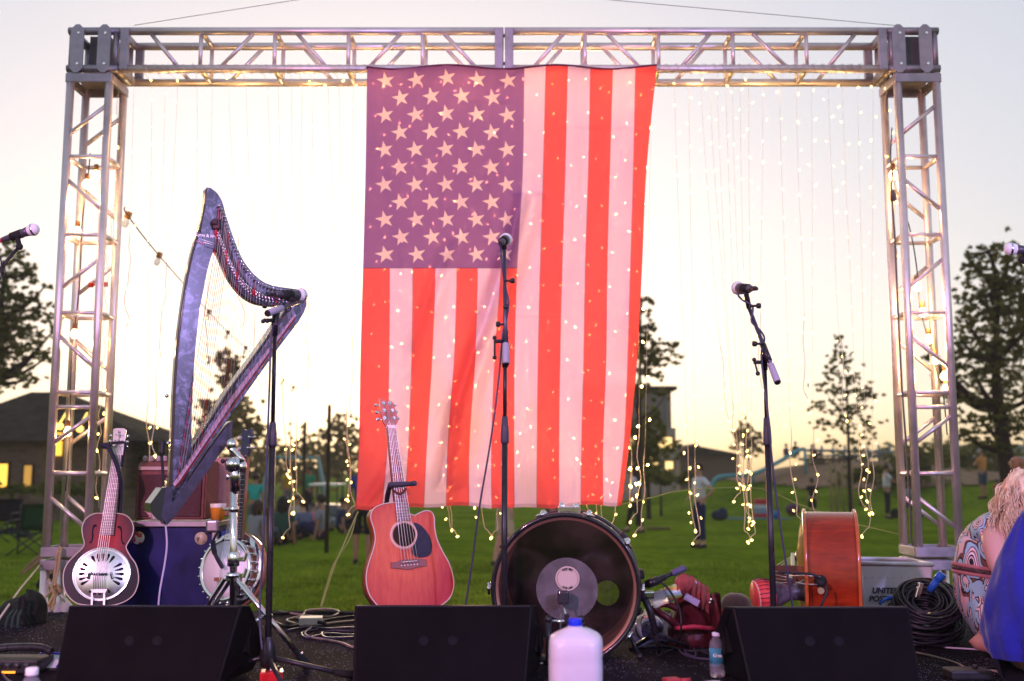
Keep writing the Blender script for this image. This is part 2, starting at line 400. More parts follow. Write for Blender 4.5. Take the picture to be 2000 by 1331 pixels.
# ================================================================ flag
def nm(nt, op, a, b=None, c=None):
    n = N(nt, 'ShaderNodeMath', operation=op)
    for i, x in enumerate((a, b, c)):
        if x is None: continue
        if isinstance(x, (int, float)): n.inputs[i].default_value = x
        else: nt.links.new(x, n.inputs[i])
    return n.outputs[0]
def flag_mat():
    m = bpy.data.materials.new("flag_cloth"); m.use_nodes = True; nt = m.node_tree; nt.nodes.clear(); L = nt.links.new
    uv = N(nt, 'ShaderNodeUVMap'); uv.uv_map = 'UVMap'; sp = N(nt, 'ShaderNodeSeparateXYZ'); L(uv.outputs[0], sp.inputs[0])
    s_, t_ = sp.outputs[0], sp.outputs[1]          # s: stripes 0..13 ; t: photo rows 131..992 normalised 0..1
    red = nm(nt, 'LESS_THAN', nm(nt, 'MODULO', s_, 2.0), 1.0)
    un = nm(nt, 'MULTIPLY', nm(nt, 'LESS_THAN', s_, 7.0), nm(nt, 'LESS_THAN', t_, 0.4566))
    py = nm(nt, 'MULTIPLY', t_, 861.0)
    px = nm(nt, 'MULTIPLY', s_, 43.7)
    def lattice(x0, y0, nx, ny):
        DX, DY = 59.6, 68.4
        ix = nm(nt, 'MINIMUM', nm(nt, 'MAXIMUM', nm(nt, 'ROUND', nm(nt, 'DIVIDE', nm(nt, 'SUBTRACT', px, x0), DX)), 0.0), float(nx-1))
        iy = nm(nt, 'MINIMUM', nm(nt, 'MAXIMUM', nm(nt, 'ROUND', nm(nt, 'DIVIDE', nm(nt, 'SUBTRACT', py, y0), DY)), 0.0), float(ny-1))
        dx = nm(nt, 'SUBTRACT', px, nm(nt, 'ADD', x0, nm(nt, 'MULTIPLY', ix, DX)))
        dy = nm(nt, 'SUBTRACT', py, nm(nt, 'ADD', y0, nm(nt, 'MULTIPLY', iy, DY)))
        r = nm(nt, 'SQRT', nm(nt, 'ADD', nm(nt, 'MULTIPLY', dx, dx), nm(nt, 'MULTIPLY', dy, dy)))
        # a point of the star looks left; small turn as in the hanging cloth
        a = nm(nt, 'ARCTAN2', dy, nm(nt, 'MULTIPLY', dx, -1.0)); a = nm(nt, 'ADD', a, 2*pi*2+0.12)
        k = 2*pi/5
        am = nm(nt, 'ABSOLUTE', nm(nt, 'SUBTRACT', nm(nt, 'MODULO', nm(nt, 'ADD', a, k/2), k), k/2))   # 0 at a point .. 36deg
        Ro = 18.0; Ri = Ro*0.382
        # edge from (Ro,0) to Ri at 36deg : r(a) = Ro*Ri*sin36 / (Ro*sin a + Ri*sin(36-a))
        den = nm(nt, 'ADD', nm(nt, 'MULTIPLY', nm(nt, 'SINE', am), Ro), nm(nt, 'MULTIPLY', nm(nt, 'SINE', nm(nt, 'SUBTRACT', k/2, am)), Ri))
        return nm(nt, 'LESS_THAN', r, nm(nt, 'DIVIDE', Ro*Ri*sin(k/2), den))
    star = nm(nt, 'MAXIMUM', lattice(36.5, 24.5, 5, 6), lattice(66.3, 58.7, 4, 5))
    star = nm(nt, 'MULTIPLY', star, un)
    def mixc(f, A, B):
        x = N(nt, 'ShaderNodeMix', data_type='RGBA'); L(f, x.inputs['Factor'])
        for s, q in (('A', A), ('B', B)):
            if isinstance(q, tuple): x.inputs[s].default_value = (*q, 1)
            else: L(q, x.inputs[s])
        return x.outputs['Result']
    WH, RD, BL = (0.84, 0.53, 0.74), (0.88, 0.11, 0.115), (0.31, 0.125, 0.33)  # white stripes carry the pink of the stage light in their colour
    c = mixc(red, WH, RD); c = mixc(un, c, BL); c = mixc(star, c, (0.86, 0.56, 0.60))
    # weave
    wv = N(nt, 'ShaderNodeTexNoise'); wv.inputs['Scale'].default_value = 3.0; wv.inputs['Detail'].default_value = 6
    mp = N(nt, 'ShaderNodeMapping'); mp.inputs['Scale'].default_value = (14, 260, 1); L(uv.outputs[0], mp.inputs['Vector']); L(mp.outputs[0], wv.inputs['Vector'])
    wr = N(nt, 'ShaderNodeMapRange'); wr.inputs['To Min'].default_value = 0.84; wr.inputs['To Max'].default_value = 1.14; L(wv.outputs['Fac'], wr.inputs['Value'])
    mul = N(nt, 'ShaderNodeVectorMath', operation='SCALE'); L(c, mul.inputs[0]); L(wr.outputs[0], mul.inputs['Scale']); c = mul.outputs[0]
    sm = nm(nt, 'LESS_THAN', nm(nt, 'ABSOLUTE', nm(nt, 'SUBTRACT', nm(nt, 'FRACT', nm(nt, 'ADD', s_, .5)), .5)), .022)        # stitched stripe seams
    sm = nm(nt, 'MULTIPLY', sm, nm(nt, 'SUBTRACT', 1.0, un)); sm = nm(nt, 'MAXIMUM', sm, nm(nt, 'MULTIPLY', nm(nt, 'LESS_THAN', s_, 7.0), nm(nt, 'LESS_THAN', nm(nt, 'ABSOLUTE', nm(nt, 'SUBTRACT', t_, .4566)), .0016)))
    sm = nm(nt, 'MAXIMUM', sm, nm(nt, 'GREATER_THAN', t_, .992))
    ml2 = N(nt, 'ShaderNodeVectorMath', operation='SCALE'); L(c, ml2.inputs[0]); L(nm(nt, 'SUBTRACT', 1.0, nm(nt, 'MULTIPLY', sm, .28)), ml2.inputs['Scale']); c = ml2.outputs[0]
    d = N(nt, 'ShaderNodeBsdfDiffuse'); tl = N(nt, 'ShaderNodeBsdfTranslucent'); tp = N(nt, 'ShaderNodeBsdfTransparent')
    for q in (d, tl, tp): L(c, q.inputs['Color'])
    m1 = N(nt, 'ShaderNodeMixShader'); m1.inputs[0].default_value = 0.62; L(d.outputs[0], m1.inputs[1]); L(tl.outputs[0], m1.inputs[2])
    m2 = N(nt, 'ShaderNodeMixShader'); m2.inputs[0].default_value = 0.085; L(m1.outputs[0], m2.inputs[1]); L(tp.outputs[0], m2.inputs[2])
    o = N(nt, 'ShaderNodeOutputMaterial'); L(m2.outputs[0], o.inputs['Surface'])
    return m
ROWS = [(131, [717+43.86*k for k in range(7)] + [1024, 1066, 1109, 1153, 1197, 1241, 1283]),
        (330, [714, 758, 802, 846, 889, 933, 977, 1021, 1061, 1104, 1149, 1191, 1237, 1263]),
        (525, [709, 761, 806, 850, 892, 933, 978, 1010, 1055, 1098, 1143, 1186, 1231, 1254]),
        (700, [704, 760, 804, 844, 887, 928, 966, 1005, 1051, 1094, 1140, 1184, 1226, 1245]),
        (866, [701, 757, 798, 834, 875, 917, 960, 1004, 1049, 1092, 1136, 1178, 1219, 1230]),
        (992, [695, 746, 790, 828, 871, 916, 960, 1005, 1048, 1092, 1134, 1178, 1205, 1214])]
def flag_x(sv, y):
    k = min(12, int(sv)); f = sv-k; vals = [(1-f)*r[k]+f*r[k+1] for _, r in ROWS]; ysr = [q for q, _ in ROWS]
    i = max(0, min(len(ysr)-2, sum(1 for q in ysr if q <= y)-1)); t = (y-ysr[i])/(ysr[i+1]-ysr[i])
    p1, p2 = vals[i], vals[i+1]; p0 = vals[i-1] if i > 0 else 2*p1-p2; p3 = vals[i+2] if i+2 < len(vals) else 2*p2-p1
    return 0.5*((2*p1)+(p2-p0)*t+(2*p0-5*p1+4*p2-p3)*t*t+(3*p1-p0-3*p2+p3)*t**3)
FOLDS = [([(1022, 380), (1000, 470), (965, 580), (925, 690), (893, 790), (872, 900), (862, 960)], 15, 0.075),
         ([(880, 470), (842, 560), (812, 650), (795, 740)], 14, 0.028), ([(770, 900), (730, 960), (700, 992)], 12, 0.03),
         ([(1040, 620), (1030, 760), (1020, 990)], 24, 0.022), ([(1150, 250), (1140, 600), (1120, 990)], 40, 0.025),
         ([(930, 200), (900, 330), (860, 480)], 26, 0.02)]
def fold_d(x, y):
    z = 0
    for pts, wd, amp in FOLDS:
        for (a, b), (c_, d_) in zip(pts, pts[1:]):
            if b <= y <= d_:
                xc = a+(c_-a)*(y-b)/(d_-b); t = (y-pts[0][1])/(pts[-1][1]-pts[0][1]); e = sin(pi*min(1, t*0.9+0.1))**0.6
                u = (x-xc)/wd
                z += amp*e*(math.exp(-u*u) - 0.7*math.exp(-((u-1.5)/1.1)**2))
                break
    return z
fl = thing('flag', (0, 6.63, 1.3), 'large cloth flag with purple star field and red and white stripes, hung from the truss', 'flag')
bmf = bmesh.new(); uvl = bmf.loops.layers.uv.new('UVMap'); NU, NV = 13*12, 220; gv = []
for j in range(NV+1):
    t = j/NV; row = []
    for i in range(NU+1):
        s_ = 13*i/NU; y = 131+861*t; x = flag_x(s_, y)
        edge = 4*sin(s_*1.3)*(1-t)**8 + (3*sin(s_*0.9+1) + 2.0*sin(s_*2.3))*t**6       # scalloped hem
        yy = y + edge - (t**4)*(2 if s_ > 6 else 0)
        dep = 6.665 - fold_d(x, y)*2.1 - 0.05*t - 0.018*sin(s_*1.05+t*2.2)*min(1, t*3+0.15) - 0.010*sin(s_*2.6-t*3)*min(1, t*2) + 0.022*mnoise.noise(V((s_*0.8, t*3.5, 3.1))) + 0.010*mnoise.noise(V((s_*2.1+t*5, t*9-s_*.6, 7.7)))
        dep += 0.11*max(0, (s_-12)/1.0)**1.5*min(1, t*3)
        row.append((bmf.verts.new(at(x, yy, dep)), s_, t))
    gv.append(row)
for j in range(NV):
    for i in range(NU):
        q = (gv[j][i], gv[j][i+1], gv[j+1][i+1], gv[j+1][i]); f = bmf.faces.new([a[0] for a in q]); f.smooth = True
        for lp, a in zip(f.loops, q): lp[uvl].uv = (a[1], a[2])
for v in bmf.verts: v.co -= org(fl)
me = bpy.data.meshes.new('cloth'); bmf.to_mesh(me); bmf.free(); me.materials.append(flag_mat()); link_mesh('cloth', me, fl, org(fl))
hm = MB()
hm.path([at(flag_x(s_*0.25, 131)*1.0, 131+4*sin(s_*0.25*1.3), 6.660) for s_ in range(0, 53)], 0.006, 6)
hm.path([at(717-0.3*k, 131+k*4.0, 6.664) for k in range(2)], 0.006, 6)
hm.build('hem', mat('hem_dark', (0.12, 0.02, 0.06), 0.9), fl)
# ================================================================ common gear materials
BLK = mat('black_plastic', (0.018, 0.018, 0.020), 0.45, var=0.2, vscale=20)
BLKM = mat('black_metal', (0.030, 0.028, 0.032), 0.33, 0.4, var=0.3, vscale=14, rvar=0.1)
CHR = mat('chrome', (0.80, 0.79, 0.82), 0.12, 1.0, var=0.06, vscale=30, rvar=0.05)
STEEL = mat('string_steel', (0.75, 0.72, 0.70), 0.3, 1.0)
RUB = mat('rubber_black', (0.014, 0.014, 0.015), 0.8)
CAB = mat('cable_black', (0.016, 0.016, 0.019), 0.5)
WHT = mat('white_plastic', (0.78, 0.76, 0.74), 0.45)
def pl_path(pl, pts, off=0.0): return [pl.pt(a, b, off) for a, b in pts]
def ellipse_px(cx, cy, rx, ry, n=40, a0=0): return [(cx+rx*cos(2*pi*i/n+a0), cy+ry*sin(2*pi*i/n+a0)) for i in range(n)]
# ================================================================ acoustic guitar
def wood_mat(name, c, c2, rough=0.28, coat=0.5, axis=(26, 26, 1.6)):
    m = bpy.data.materials.new(name); m.use_nodes = True; nt = m.node_tree; b = nt.nodes['Principled BSDF']; L = nt.links.new
    tc = N(nt, 'ShaderNodeTexCoord'); mp = N(nt, 'ShaderNodeMapping'); mp.inputs['Scale'].default_value = axis; L(tc.outputs['Object'], mp.inputs['Vector'])
    n = N(nt, 'ShaderNodeTexNoise'); n.inputs['Scale'].default_value = 2.5; n.inputs['Detail'].default_value = 8; n.inputs['Roughness'].default_value = .7; L(mp.outputs[0], n.inputs['Vector'])
    n2 = N(nt, 'ShaderNodeTexNoise'); n2.inputs['Scale'].default_value = 5; n2.inputs['Detail'].default_value = 3; L(tc.outputs['Object'], n2.inputs['Vector'])
    a = N(nt, 'ShaderNodeMath', operation='MULTIPLY_ADD'); a.inputs[1].default_value = 0.6; L(n.outputs['Fac'], a.inputs[0]); 
    q = N(nt, 'ShaderNodeMath', operation='MULTIPLY'); q.inputs[1].default_value = 0.4; L(n2.outputs['Fac'], q.inputs[0]); L(q.outputs[0], a.inputs[2])
    r = N(nt, 'ShaderNodeValToRGB'); e = r.color_ramp.elements; e[0].position = .34; e[1].position = .66; e[0].color = (*c2, 1); e[1].color = (*c, 1); L(a.outputs[0], r.inputs['Fac'])
    L(r.outputs[0], b.inputs['Base Color']); b.inputs['Roughness'].default_value = rough; b.inputs['Coat Weight'].default_value = coat; b.inputs['Coat Roughness'].default_value = 0.1; b.inputs['Specular IOR Level'].default_value = 0.25
    return m
GW = wood_mat('guitar_top_wood', (0.66, 0.105, 0.055), (0.46, 0.038, 0.03), 0.5, 0.0)
GSIDE = wood_mat('guitar_side_wood', (0.40, 0.05, 0.03), (0.22, 0.025, 0.02), 0.3, 0.5)
IVORY = mat('ivory_binding', (0.62, 0.50, 0.42), 0.45)
FRB = mat('fretboard_wood', (0.30, 0.17, 0.16), 0.45, var=0.25, vscale=30)
def flat_part(name, pl, pts, off, th, m, parent, mside=None, smooth_side=True):
    "a flat-fronted piece: pixel outline at height off above the plane, th thick"
    b = MB(); b.prism(pl_path(pl, pts, off), -pl.n*th, mside=None if mside is None else 1, smooth_side=smooth_side)
    return b.build(name, m if mside is None else [m, mside], parent)
ga = Plane(at(797, 1100, 4.75), (0.32, -0.93, 0.16))
gt = thing('acoustic_guitar', at(797, 1195, 4.80), 'reddish brown cutaway acoustic guitar with dark pickguard leaning upright on its stand', 'guitar')
gout = [(770, 981.6), (745.6, 985.7), (729, 995), (724, 1012), (730, 1032.5), (733, 1053), (729, 1074), (722, 1094.6), (716.6, 1115), (715.4, 1136), (719.5, 1156.7), (729, 1173), (745, 1186), (797, 1196), (850, 1188), (876, 1171), (885, 1152.5), (886, 1132), (878, 1103), (865.6, 1080), (854, 1055), (849, 1032), (848, 1012), (843, 1001), (832.5, 998), (820, 1002), (810, 1007.6), (799, 1004)]
go_s = spl2(gout[:-1], 5) + [gout[-1]]
def guitar_burst():
    nt = GW.node_tree; b = nt.nodes['Principled BSDF']; L = nt.links.new; src = b.inputs['Base Color'].links[0].from_socket
    tc = N(nt, 'ShaderNodeTexCoord'); vm = N(nt, 'ShaderNodeVectorMath', operation='SUBTRACT'); L(tc.outputs['Object'], vm.inputs[0]); vm.inputs[1].default_value = ga.pt(782, 1075)-org(gt)
    mp = N(nt, 'ShaderNodeMapping'); mp.inputs['Scale'].default_value = (1.1, .4, .82); L(vm.outputs[0], mp.inputs['Vector']); ln = N(nt, 'ShaderNodeVectorMath', operation='LENGTH'); L(mp.outputs[0], ln.inputs[0])
    r = N(nt, 'ShaderNodeValToRGB'); e = r.color_ramp.elements; e[0].position = .07; e[0].color = (1.15, 1.75, 1.25, 1); e[1].position = .25; e[1].color = (.72, .42, .75, 1); L(ln.outputs['Value'], r.inputs['Fac'])
    mx = N(nt, 'ShaderNodeMix', data_type='RGBA', blend_type='MULTIPLY'); mx.inputs['Factor'].default_value = 1; L(src, mx.inputs['A']); L(r.outputs[0], mx.inputs['B']); L(mx.outputs['Result'], b.inputs['Base Color'])
guitar_burst()
body = flat_part('body', ga, go_s, 0, 0.105, GW, gt, GSIDE)
b = MB(); b.path([ga.pt(x, y, 0.001) for x, y in go_s], 0.0028, 6, closed=True); b.build('binding', IVORY, body)
b = MB(); b.prism(pl_path(ga, ellipse_px(789, 1045, 21.5, 22.5), 0.0012), ga.n*0.0008); b.build('soundhole', mat('soundhole_dark', (0.03, 0.016, 0.010), 0.8, var=.4, vscale=12), body)
b = MB(); b.path(pl_path(ga, ellipse_px(789, 1045, 25, 26), 0.001), 0.0068, 6, closed=True)
for v in b.bm.verts:
    d = (v.co-ga.pt(789, 1045)).dot(ga.n); v.co -= ga.n*(d-0.001)*0.8
b.build('rosette', mat('rosette_pale', (0.66, 0.45, 0.36), 0.4), body)
pg = spl2([(808, 1022), (822, 1027), (837, 1045), (843, 1065.6), (839, 1084), (822, 1089.6), (808, 1085.5), (803.6, 1074), (812, 1058), (815, 1041)], 5, True)
flat_part('pickguard', ga, pg, 0.0035, 0.002, mat('pickguard_dark', (0.022, 0.02, 0.035), 0.45, var=.35, vscale=45, spec=.15), gt)
br = flat_part('bridge', ga, [(763, 1098.7), (776, 1098), (780, 1094), (818, 1092), (830.5, 1093), (830.5, 1106), (815, 1108), (797, 1113), (778, 1111), (763.4, 1110)], 0.009, 0.009, mat('bridge_wood', (0.24, 0.09, 0.08), 0.5), gt)
b = MB(); b.path([ga.pt(783, 1099, 0.011), ga.pt(815, 1096, 0.011)], 0.0022, 6); b.build('saddle', WHT, br)
for i in range(6):
    b = MB(); p = ga.pt(783.5+i*6.2, 1105.5-i*0.5, 0.010); b.ball(p, 0.0036); b.build('bridge_pin', WHT, br)
nk = MB(); nk.prism([ga.pt(754.7, 834, .012), ga.pt(771.7, 833, .012), ga.pt(799.4, 1016, .010), ga.pt(774.6, 1019, .010)], -ga.n*0.008); neck_b = nk.build('fretboard', FRB, gt)
b = MB()
for k in range(1, 20):
    t = (1-2**(-k/12))/(1-2**(-20/12)); y = 834+(1017-834)*t; xa = 754.7+(774.6-754.7)*t; xb = 771.7+(799.4-771.7)*t
    b.cyl(ga.pt(xa, y+1, .0125), ga.pt(xb, y, .0125), 0.0011, n=5)
b.build('frets', STEEL, neck_b)
b = MB(); b.path([ga.pt(763, 834, -0.006), ga.pt(770, 890, -0.008), ga.pt(779, 960, -0.010), ga.pt(784, 985, -0.02)], [0.021, 0.024, 0.028, 0.030], 10); b.build('neck', GSIDE, gt)
hd = flat_part('headstock', ga, [(754, 834), (748, 826), (744, 812), (740, 779), (752, 783), (765, 785), (771, 800), (777, 824), (772, 833)], 0.010, 0.016, mat('headstock_wood', (0.55, 0.11, 0.07), 0.3, coat=.4, var=.2), gt)
b = MB(); b.box(ga.pt(763, 834.5, 0.012), (0.047, 0.008, 0.012), bev=0.002); b.build('nut', WHT, gt)
for (kx, ky, px_, py_) in ((735, 791.6, 748, 789), (736.7, 805.4, 749.5, 803), (738.4, 819, 750, 818), (770.5, 791.6, 760, 789), (773.5, 805.4, 765, 803), (777, 817.5, 768, 818)):
    b = MB(); b.cyl(ga.pt(px_, py_, 0.008), ga.pt(px_, py_, 0.024), 0.0042, n=10); b.cyl(ga.pt(px_, py_, 0.008), ga.pt(px_, py_, 0.012), 0.008, n=10)
    b.cyl(ga.pt(kx+(4 if kx < 760 else -4), ky, -0.004), ga.pt(px_, ky, -0.004), 0.003, n=6); b.ball(ga.pt(kx, ky, -0.004), 0.0095, 1.0, 0.7, 0.8)
    b.build('tuning_peg', CHR, hd)
for i in range(6):
    b = MB(); tx = 757+i*2.6; tp = ((748, 789), (749.5, 803), (750, 818), (768, 818), (765, 803), (760, 789))[(2, 1, 0, 5, 4, 3)[i]]
    b.path([ga.pt(783.5+i*6.2, 1105-i*0.5, .012), ga.pt(783.5+i*6.2, 1099-i*0.5, .0155), ga.pt(tx, 834, .0175), ga.pt(tp[0], tp[1], .014)], 0.0010 if i > 2 else 0.0014, 5); b.build('string', STEEL, gt)
# guitar stand
gs = thing('guitar_stand', onz(800, 1235, STG), 'black tubular guitar stand with padded neck bar holding the red acoustic guitar', 'guitar stand')
b = MB(); b.path([ga.pt(760, 949, .028), ga.pt(806, 946.5, .028)], 0.011, 10); b.ball(ga.pt(806, 946.5, .028), 0.0125); b.ball(ga.pt(760, 949, .028), 0.0125); b.build('neck_bar', mat('foam_grip', (0.05, 0.045, 0.07), 0.6), gs)
back = ga.pt(790, 985, -0.20); b = MB()
b.path(spl([ga.pt(760, 950, .02), ga.pt(759, 962, -0.01), ga.pt(760, 978, -0.05), ga.pt(768, 990, -0.16), back]), 0.011, 8)
b.path([back, flz(812, 1212, 0.30)], 0.012, 8); b.build('upright_tube', BLKM, gs)
piv = flz(812, 1212, 0.30)
for (a, c_) in (((760, 1228), 0), ((850, 1228), 1), ((815, 1196), 2)):
    e = onz(a[0], a[1], STG+0.012); b = MB(); b.path([piv, e], 0.010, 8); b.ball(e, 0.014); b.build('leg', BLKM, gs)
for a in ((775, 1200), (825, 1198)):
    b = MB(); b.path([piv, ga.pt(a[0], a[1]+3, -0.11), ga.pt(a[0], a[1]+3, 0.012), ga.pt(a[0], a[1]-6, 0.018)], 0.009, 8); b.build('rest_arm', RUB, gs)
bd = MB()
for i in range(11):
    t = i/10; bd.ball(ga.pt(768.5+t*22, 961+sin(pi*t)*7-t*4, 0.02), 0.0062, n=8, m=6)
tag(bd.build('bead_strap', mat('brown_beads', (0.12, 0.03, 0.02), 0.35), None, base=ga.pt(779, 965, .02)), 'string of dark brown beads looped round the red guitar neck', 'beads')
# ================================================================ resonator guitar
dp = Plane(at(198, 1100, 5.0), (0.22, -0.95, 0.18))
Z6 = lambda x, y: (110+x/3.7, 830+y/3.7)
dt = thing('resonator_guitar', at(198, 1188, 5.02), 'dark sunburst resonator guitar with round silver cover plate leaning beside the blue case', 'guitar')
def burst_mat():
    m = bpy.data.materials.new('sunburst_lacquer'); m.use_nodes = True; nt = m.node_tree; b = nt.nodes['Principled BSDF']; L = nt.links.new
    tc = N(nt, 'ShaderNodeTexCoord'); vm = N(nt, 'ShaderNodeVectorMath', operation='SUBTRACT'); L(tc.outputs['Object'], vm.inputs[0])
    c0 = dp.pt(*Z6(368, 850))-org(dt); vm.inputs[1].default_value = c0
    mp = N(nt, 'ShaderNodeMapping'); mp.inputs['Scale'].default_value = (1.0, 0.2, 0.55); L(vm.outputs[0], mp.inputs['Vector'])
    ln = N(nt, 'ShaderNodeVectorMath', operation='LENGTH'); L(mp.outputs[0], ln.inputs[0])
    n = N(nt, 'ShaderNodeTexNoise'); n.inputs['Scale'].default_value = 14; L(tc.outputs['Object'], n.inputs['Vector'])
    ad = N(nt, 'ShaderNodeMath', operation='MULTIPLY_ADD'); ad.inputs[1].default_value = 0.03; L(n.outputs['Fac'], ad.inputs[0]); L(ln.outputs['Value'], ad.inputs[2])
    r = N(nt, 'ShaderNodeValToRGB'); e = r.color_ramp.elements; e[0].position = 0.03; e[0].color = (0.42, 0.012, 0.022, 1); e[1].position = 0.135; e[1].color = (0.005, 0.004, 0.009, 1)
    q = r.color_ramp.elements.new(0.085); q.color = (0.16, 0.008, 0.02, 1)
    L(ad.outputs[0], r.inputs['Fac']); L(r.outputs[0], b.inputs['Base Color']); b.inputs['Roughness'].default_value = 0.35; b.inputs['Specular IOR Level'].default_value = 0.25
    return m
BURST = burst_mat()
dz = [(335, 640), (270, 645), (215, 680), (187, 740), (192, 810), (203, 850), (195, 885), (150, 930), (90, 990), (58, 1050), (50, 1110), (55, 1170), (80, 1230), (130, 1280), (190, 1300), (320, 1308), (420, 1302), (500, 1275), (560, 1225), (590, 1150), (593, 1080), (575, 1010), (535, 950), (510, 905), (505, 880), (520, 850), (548, 800), (558, 750), (545, 700), (510, 660), (450, 642)]
do = spl2([Z6(*p) for p in dz], 5, True)
db = flat_part('body', dp, do, 0, 0.09, BURST, dt, mat('black_lacquer', (0.010, 0.008, 0.012), 0.3, coat=.15))
b = MB(); b.path([dp.pt(x, y, .001) for x, y in do], 0.0026, 6, closed=True); b.build('binding', IVORY, db)
CPL = mat('nickel_plate', (0.80, 0.77, 0.80), 0.24, 1.0, var=0.12, vscale=6, rvar=0.1)
cx, cy = Z6(328, 1080)
U = (dp.pt(cx+10, cy)-dp.pt(cx, cy)).length/10       # metres per px on that plane
cn = dp.pt(cx, cy); xd = (dp.pt(cx+1, cy)-cn).normalized(); yd = xd.cross(dp.n).normalized(); yd = yd if yd.z > 0 else -yd
b = MB(); prof = [(57.5, 0.0), (57.5, .004), (54.5, .005), (53.5, .0035), (50, .006), (30, .014), (18, .016), (10, .0165), (0, .0165)]
n_ = 56; rings = []
for (r_, h_) in prof:
    rings.append([b.bm.verts.new(cn + (xd*cos(2*pi*j/n_)*r_ + yd*sin(2*pi*j/n_)*r_*0.965)*U + dp.n*h_) for j in range(n_)] if r_ else [b.bm.verts.new(cn+dp.n*h_)])
for A, B in zip(rings, rings[1:]):
    for j in range(n_):
        f = b.bm.faces.new((A[j], A[(j+1) % n_], B[(j+1) % n_], B[j]) if len(B) > 1 else (A[j], A[(j+1) % n_], B[0])); f.smooth = True
cpo = b.build('cover_plate', CPL, dt)
DK = mat('cutout_black', (0.01, 0.01, 0.012), 0.9)
def plate_h(r_): return 0.006+0.008*(50-r_)/20 if r_ > 30 else 0.0148
for ang in (90, 180, 0, 270):
    for k in range(-2, 3):
        th = radians(ang + k*(15 if ang != 270 else 13)); b = MB(); pts = []
        r0, r1 = (27, 44) if ang != 270 else (34, 44)
        for (rr, wd) in ((r0, 0.8), (r0+6, 2.0), (r1-4, 3.2), (r1, 2.0)):
            pts.append((rr, wd))
        L_ = [(r_, w_) for r_, w_ in pts] + [(r_, -w_) for r_, w_ in pts[::-1]]
        P = [cn + (xd*(cos(th)*r_-sin(th)*w_) + yd*(sin(th)*r_+cos(th)*w_)*0.965)*U + dp.n*(plate_h(r_)+0.0012) for r_, w_ in L_]
        b.prism(P, -dp.n*0.002); b.build('cutout', DK, cpo)
b = MB(); b.box(dp.pt(*Z6(322, 1082), .024), (0.062, 0.018, 0.010), bev=.003); b.build('hand_rest', mat('dark_chrome', (.25, .25, .32), .2, 1), dt)
for q in ((252, 1078), (392, 1078)):
    b = MB(); b.path(spl([dp.pt(*Z6(q[0]+10, q[1]), .027), dp.pt(*Z6(q[0]-8 if q[0] < 300 else q[0]+8, q[1]+2), .022), dp.pt(*Z6(q[0]-16 if q[0] < 300 else q[0]+18, q[1]+38), .016)]), [.007]*16+[.006], 8); b.build('rest_foot', CPL, dt)
b = MB()
b.prism([dp.pt(*Z6(*q), .022) for q in ((250, 1190), (372, 1190), (360, 1216), (262, 1216))], -dp.n*.004)
for x_ in (262, 350): b.prism([dp.pt(*Z6(*q), .020) for q in ((x_-7, 1214), (x_+7, 1214), (x_+5, 1308), (x_-9, 1308))], -dp.n*.003)
b.build('tailpiece', CPL, dt)
for sx in (-1, 1):
    b = MB(); c0 = (268, 790) if sx < 0 else (466, 800)
    fh = [(18, -68), (26, -60), (20, -52), (8, -50), (-2, -20), (0, 20), (-10, 58), (-26, 66), (-30, 56), (-18, 52), (-10, 20), (-10, -20), (-4, -58), (8, -70)]
    if sx > 0: fh = [(-x, y) for x, y in fh][::-1]
    b.prism([dp.pt(*Z6(c0[0]+x, c0[1]+y), .0015) for x, y in spl2(fh, 3, True)], -dp.n*.002); b.build('sound_hole', DK, db)
fb = MB(); fb.prism([dp.pt(*Z6(*q), .014) for q in ((408, 218), (476, 222), (415, 800), (318, 795))], -dp.n*.012); fbo = fb.build('fretboard', mat('dobro_fretboard', (.26, .19, .22), .4, var=.2, vscale=25), dt)
b = MB()
for k in range(1, 20):
    t = (1-2**(-k/12))/(1-2**(-20/12)); y = 220+570*t; xa, xb = 408+(318-408)*t, 476+(415-476)*t
    b.cyl(dp.pt(*Z6(xa, y), .0145), dp.pt(*Z6(xb, y+3), .0145), .0011, n=5)
b.build('frets', STEEL, fbo)
b = MB(); b.path([dp.pt(*Z6(440, 215), -.008), dp.pt(*Z6(368, 700), -.012)], [.020, .026], 10); b.build('neck', mat('neck_brown', (.10, .03, .02), .35), dt)
hs_ = flat_part('headstock', dp, [Z6(*q) for q in ((405, 215), (415, 34), (440, 28), (490, 30), (508, 40), (482, 222))], .012, .016, mat('pearl_headstock', (.66, .63, .58), .35, var=.12, vscale=20), dt)
for (a, c_) in ((430, 75), (478, 80), (424, 115), (474, 118), (420, 155), (470, 158)):
    b = MB(); b.cyl(dp.pt(*Z6(a, c_), .011), dp.pt(*Z6(a, c_), .022), .0035, n=8); b.build('tuning_post', CHR, hs_)
for (a, c_) in ((394, 80), (390, 120), (386, 158), (516, 84), (512, 124), (508, 160)):
    b = MB(); b.ball(dp.pt(*Z6(a, c_), 0), .008, 1, .7, 1); b.build('tuning_knob', CHR, hs_)
b = MB()
for (x0, y0, x1, y1) in ((452, 45, 458, 100), (462, 48, 466, 100), (448, 60, 470, 62), (446, 80, 472, 84), (455, 100, 462, 140)): b.path([dp.pt(*Z6(x0, y0), .0135), dp.pt(*Z6(x1, y1), .0135)], .0011, 4)
b.build('inlay', mat('inlay_black', (.03, .03, .03), .5), hs_)
for i in range(6):
    b = MB(); b.path([dp.pt(*Z6(272+i*17, 1192), .023), dp.pt(*Z6(276+i*16, 1083), .031), dp.pt(*Z6(414+i*11, 216), .020), dp.pt(*Z6(428+i*8, 155-12*i if i < 3 else 110+15*(i-3)), .016)], .0014 if i < 3 else .0011, 5); b.build('string', STEEL, dt)
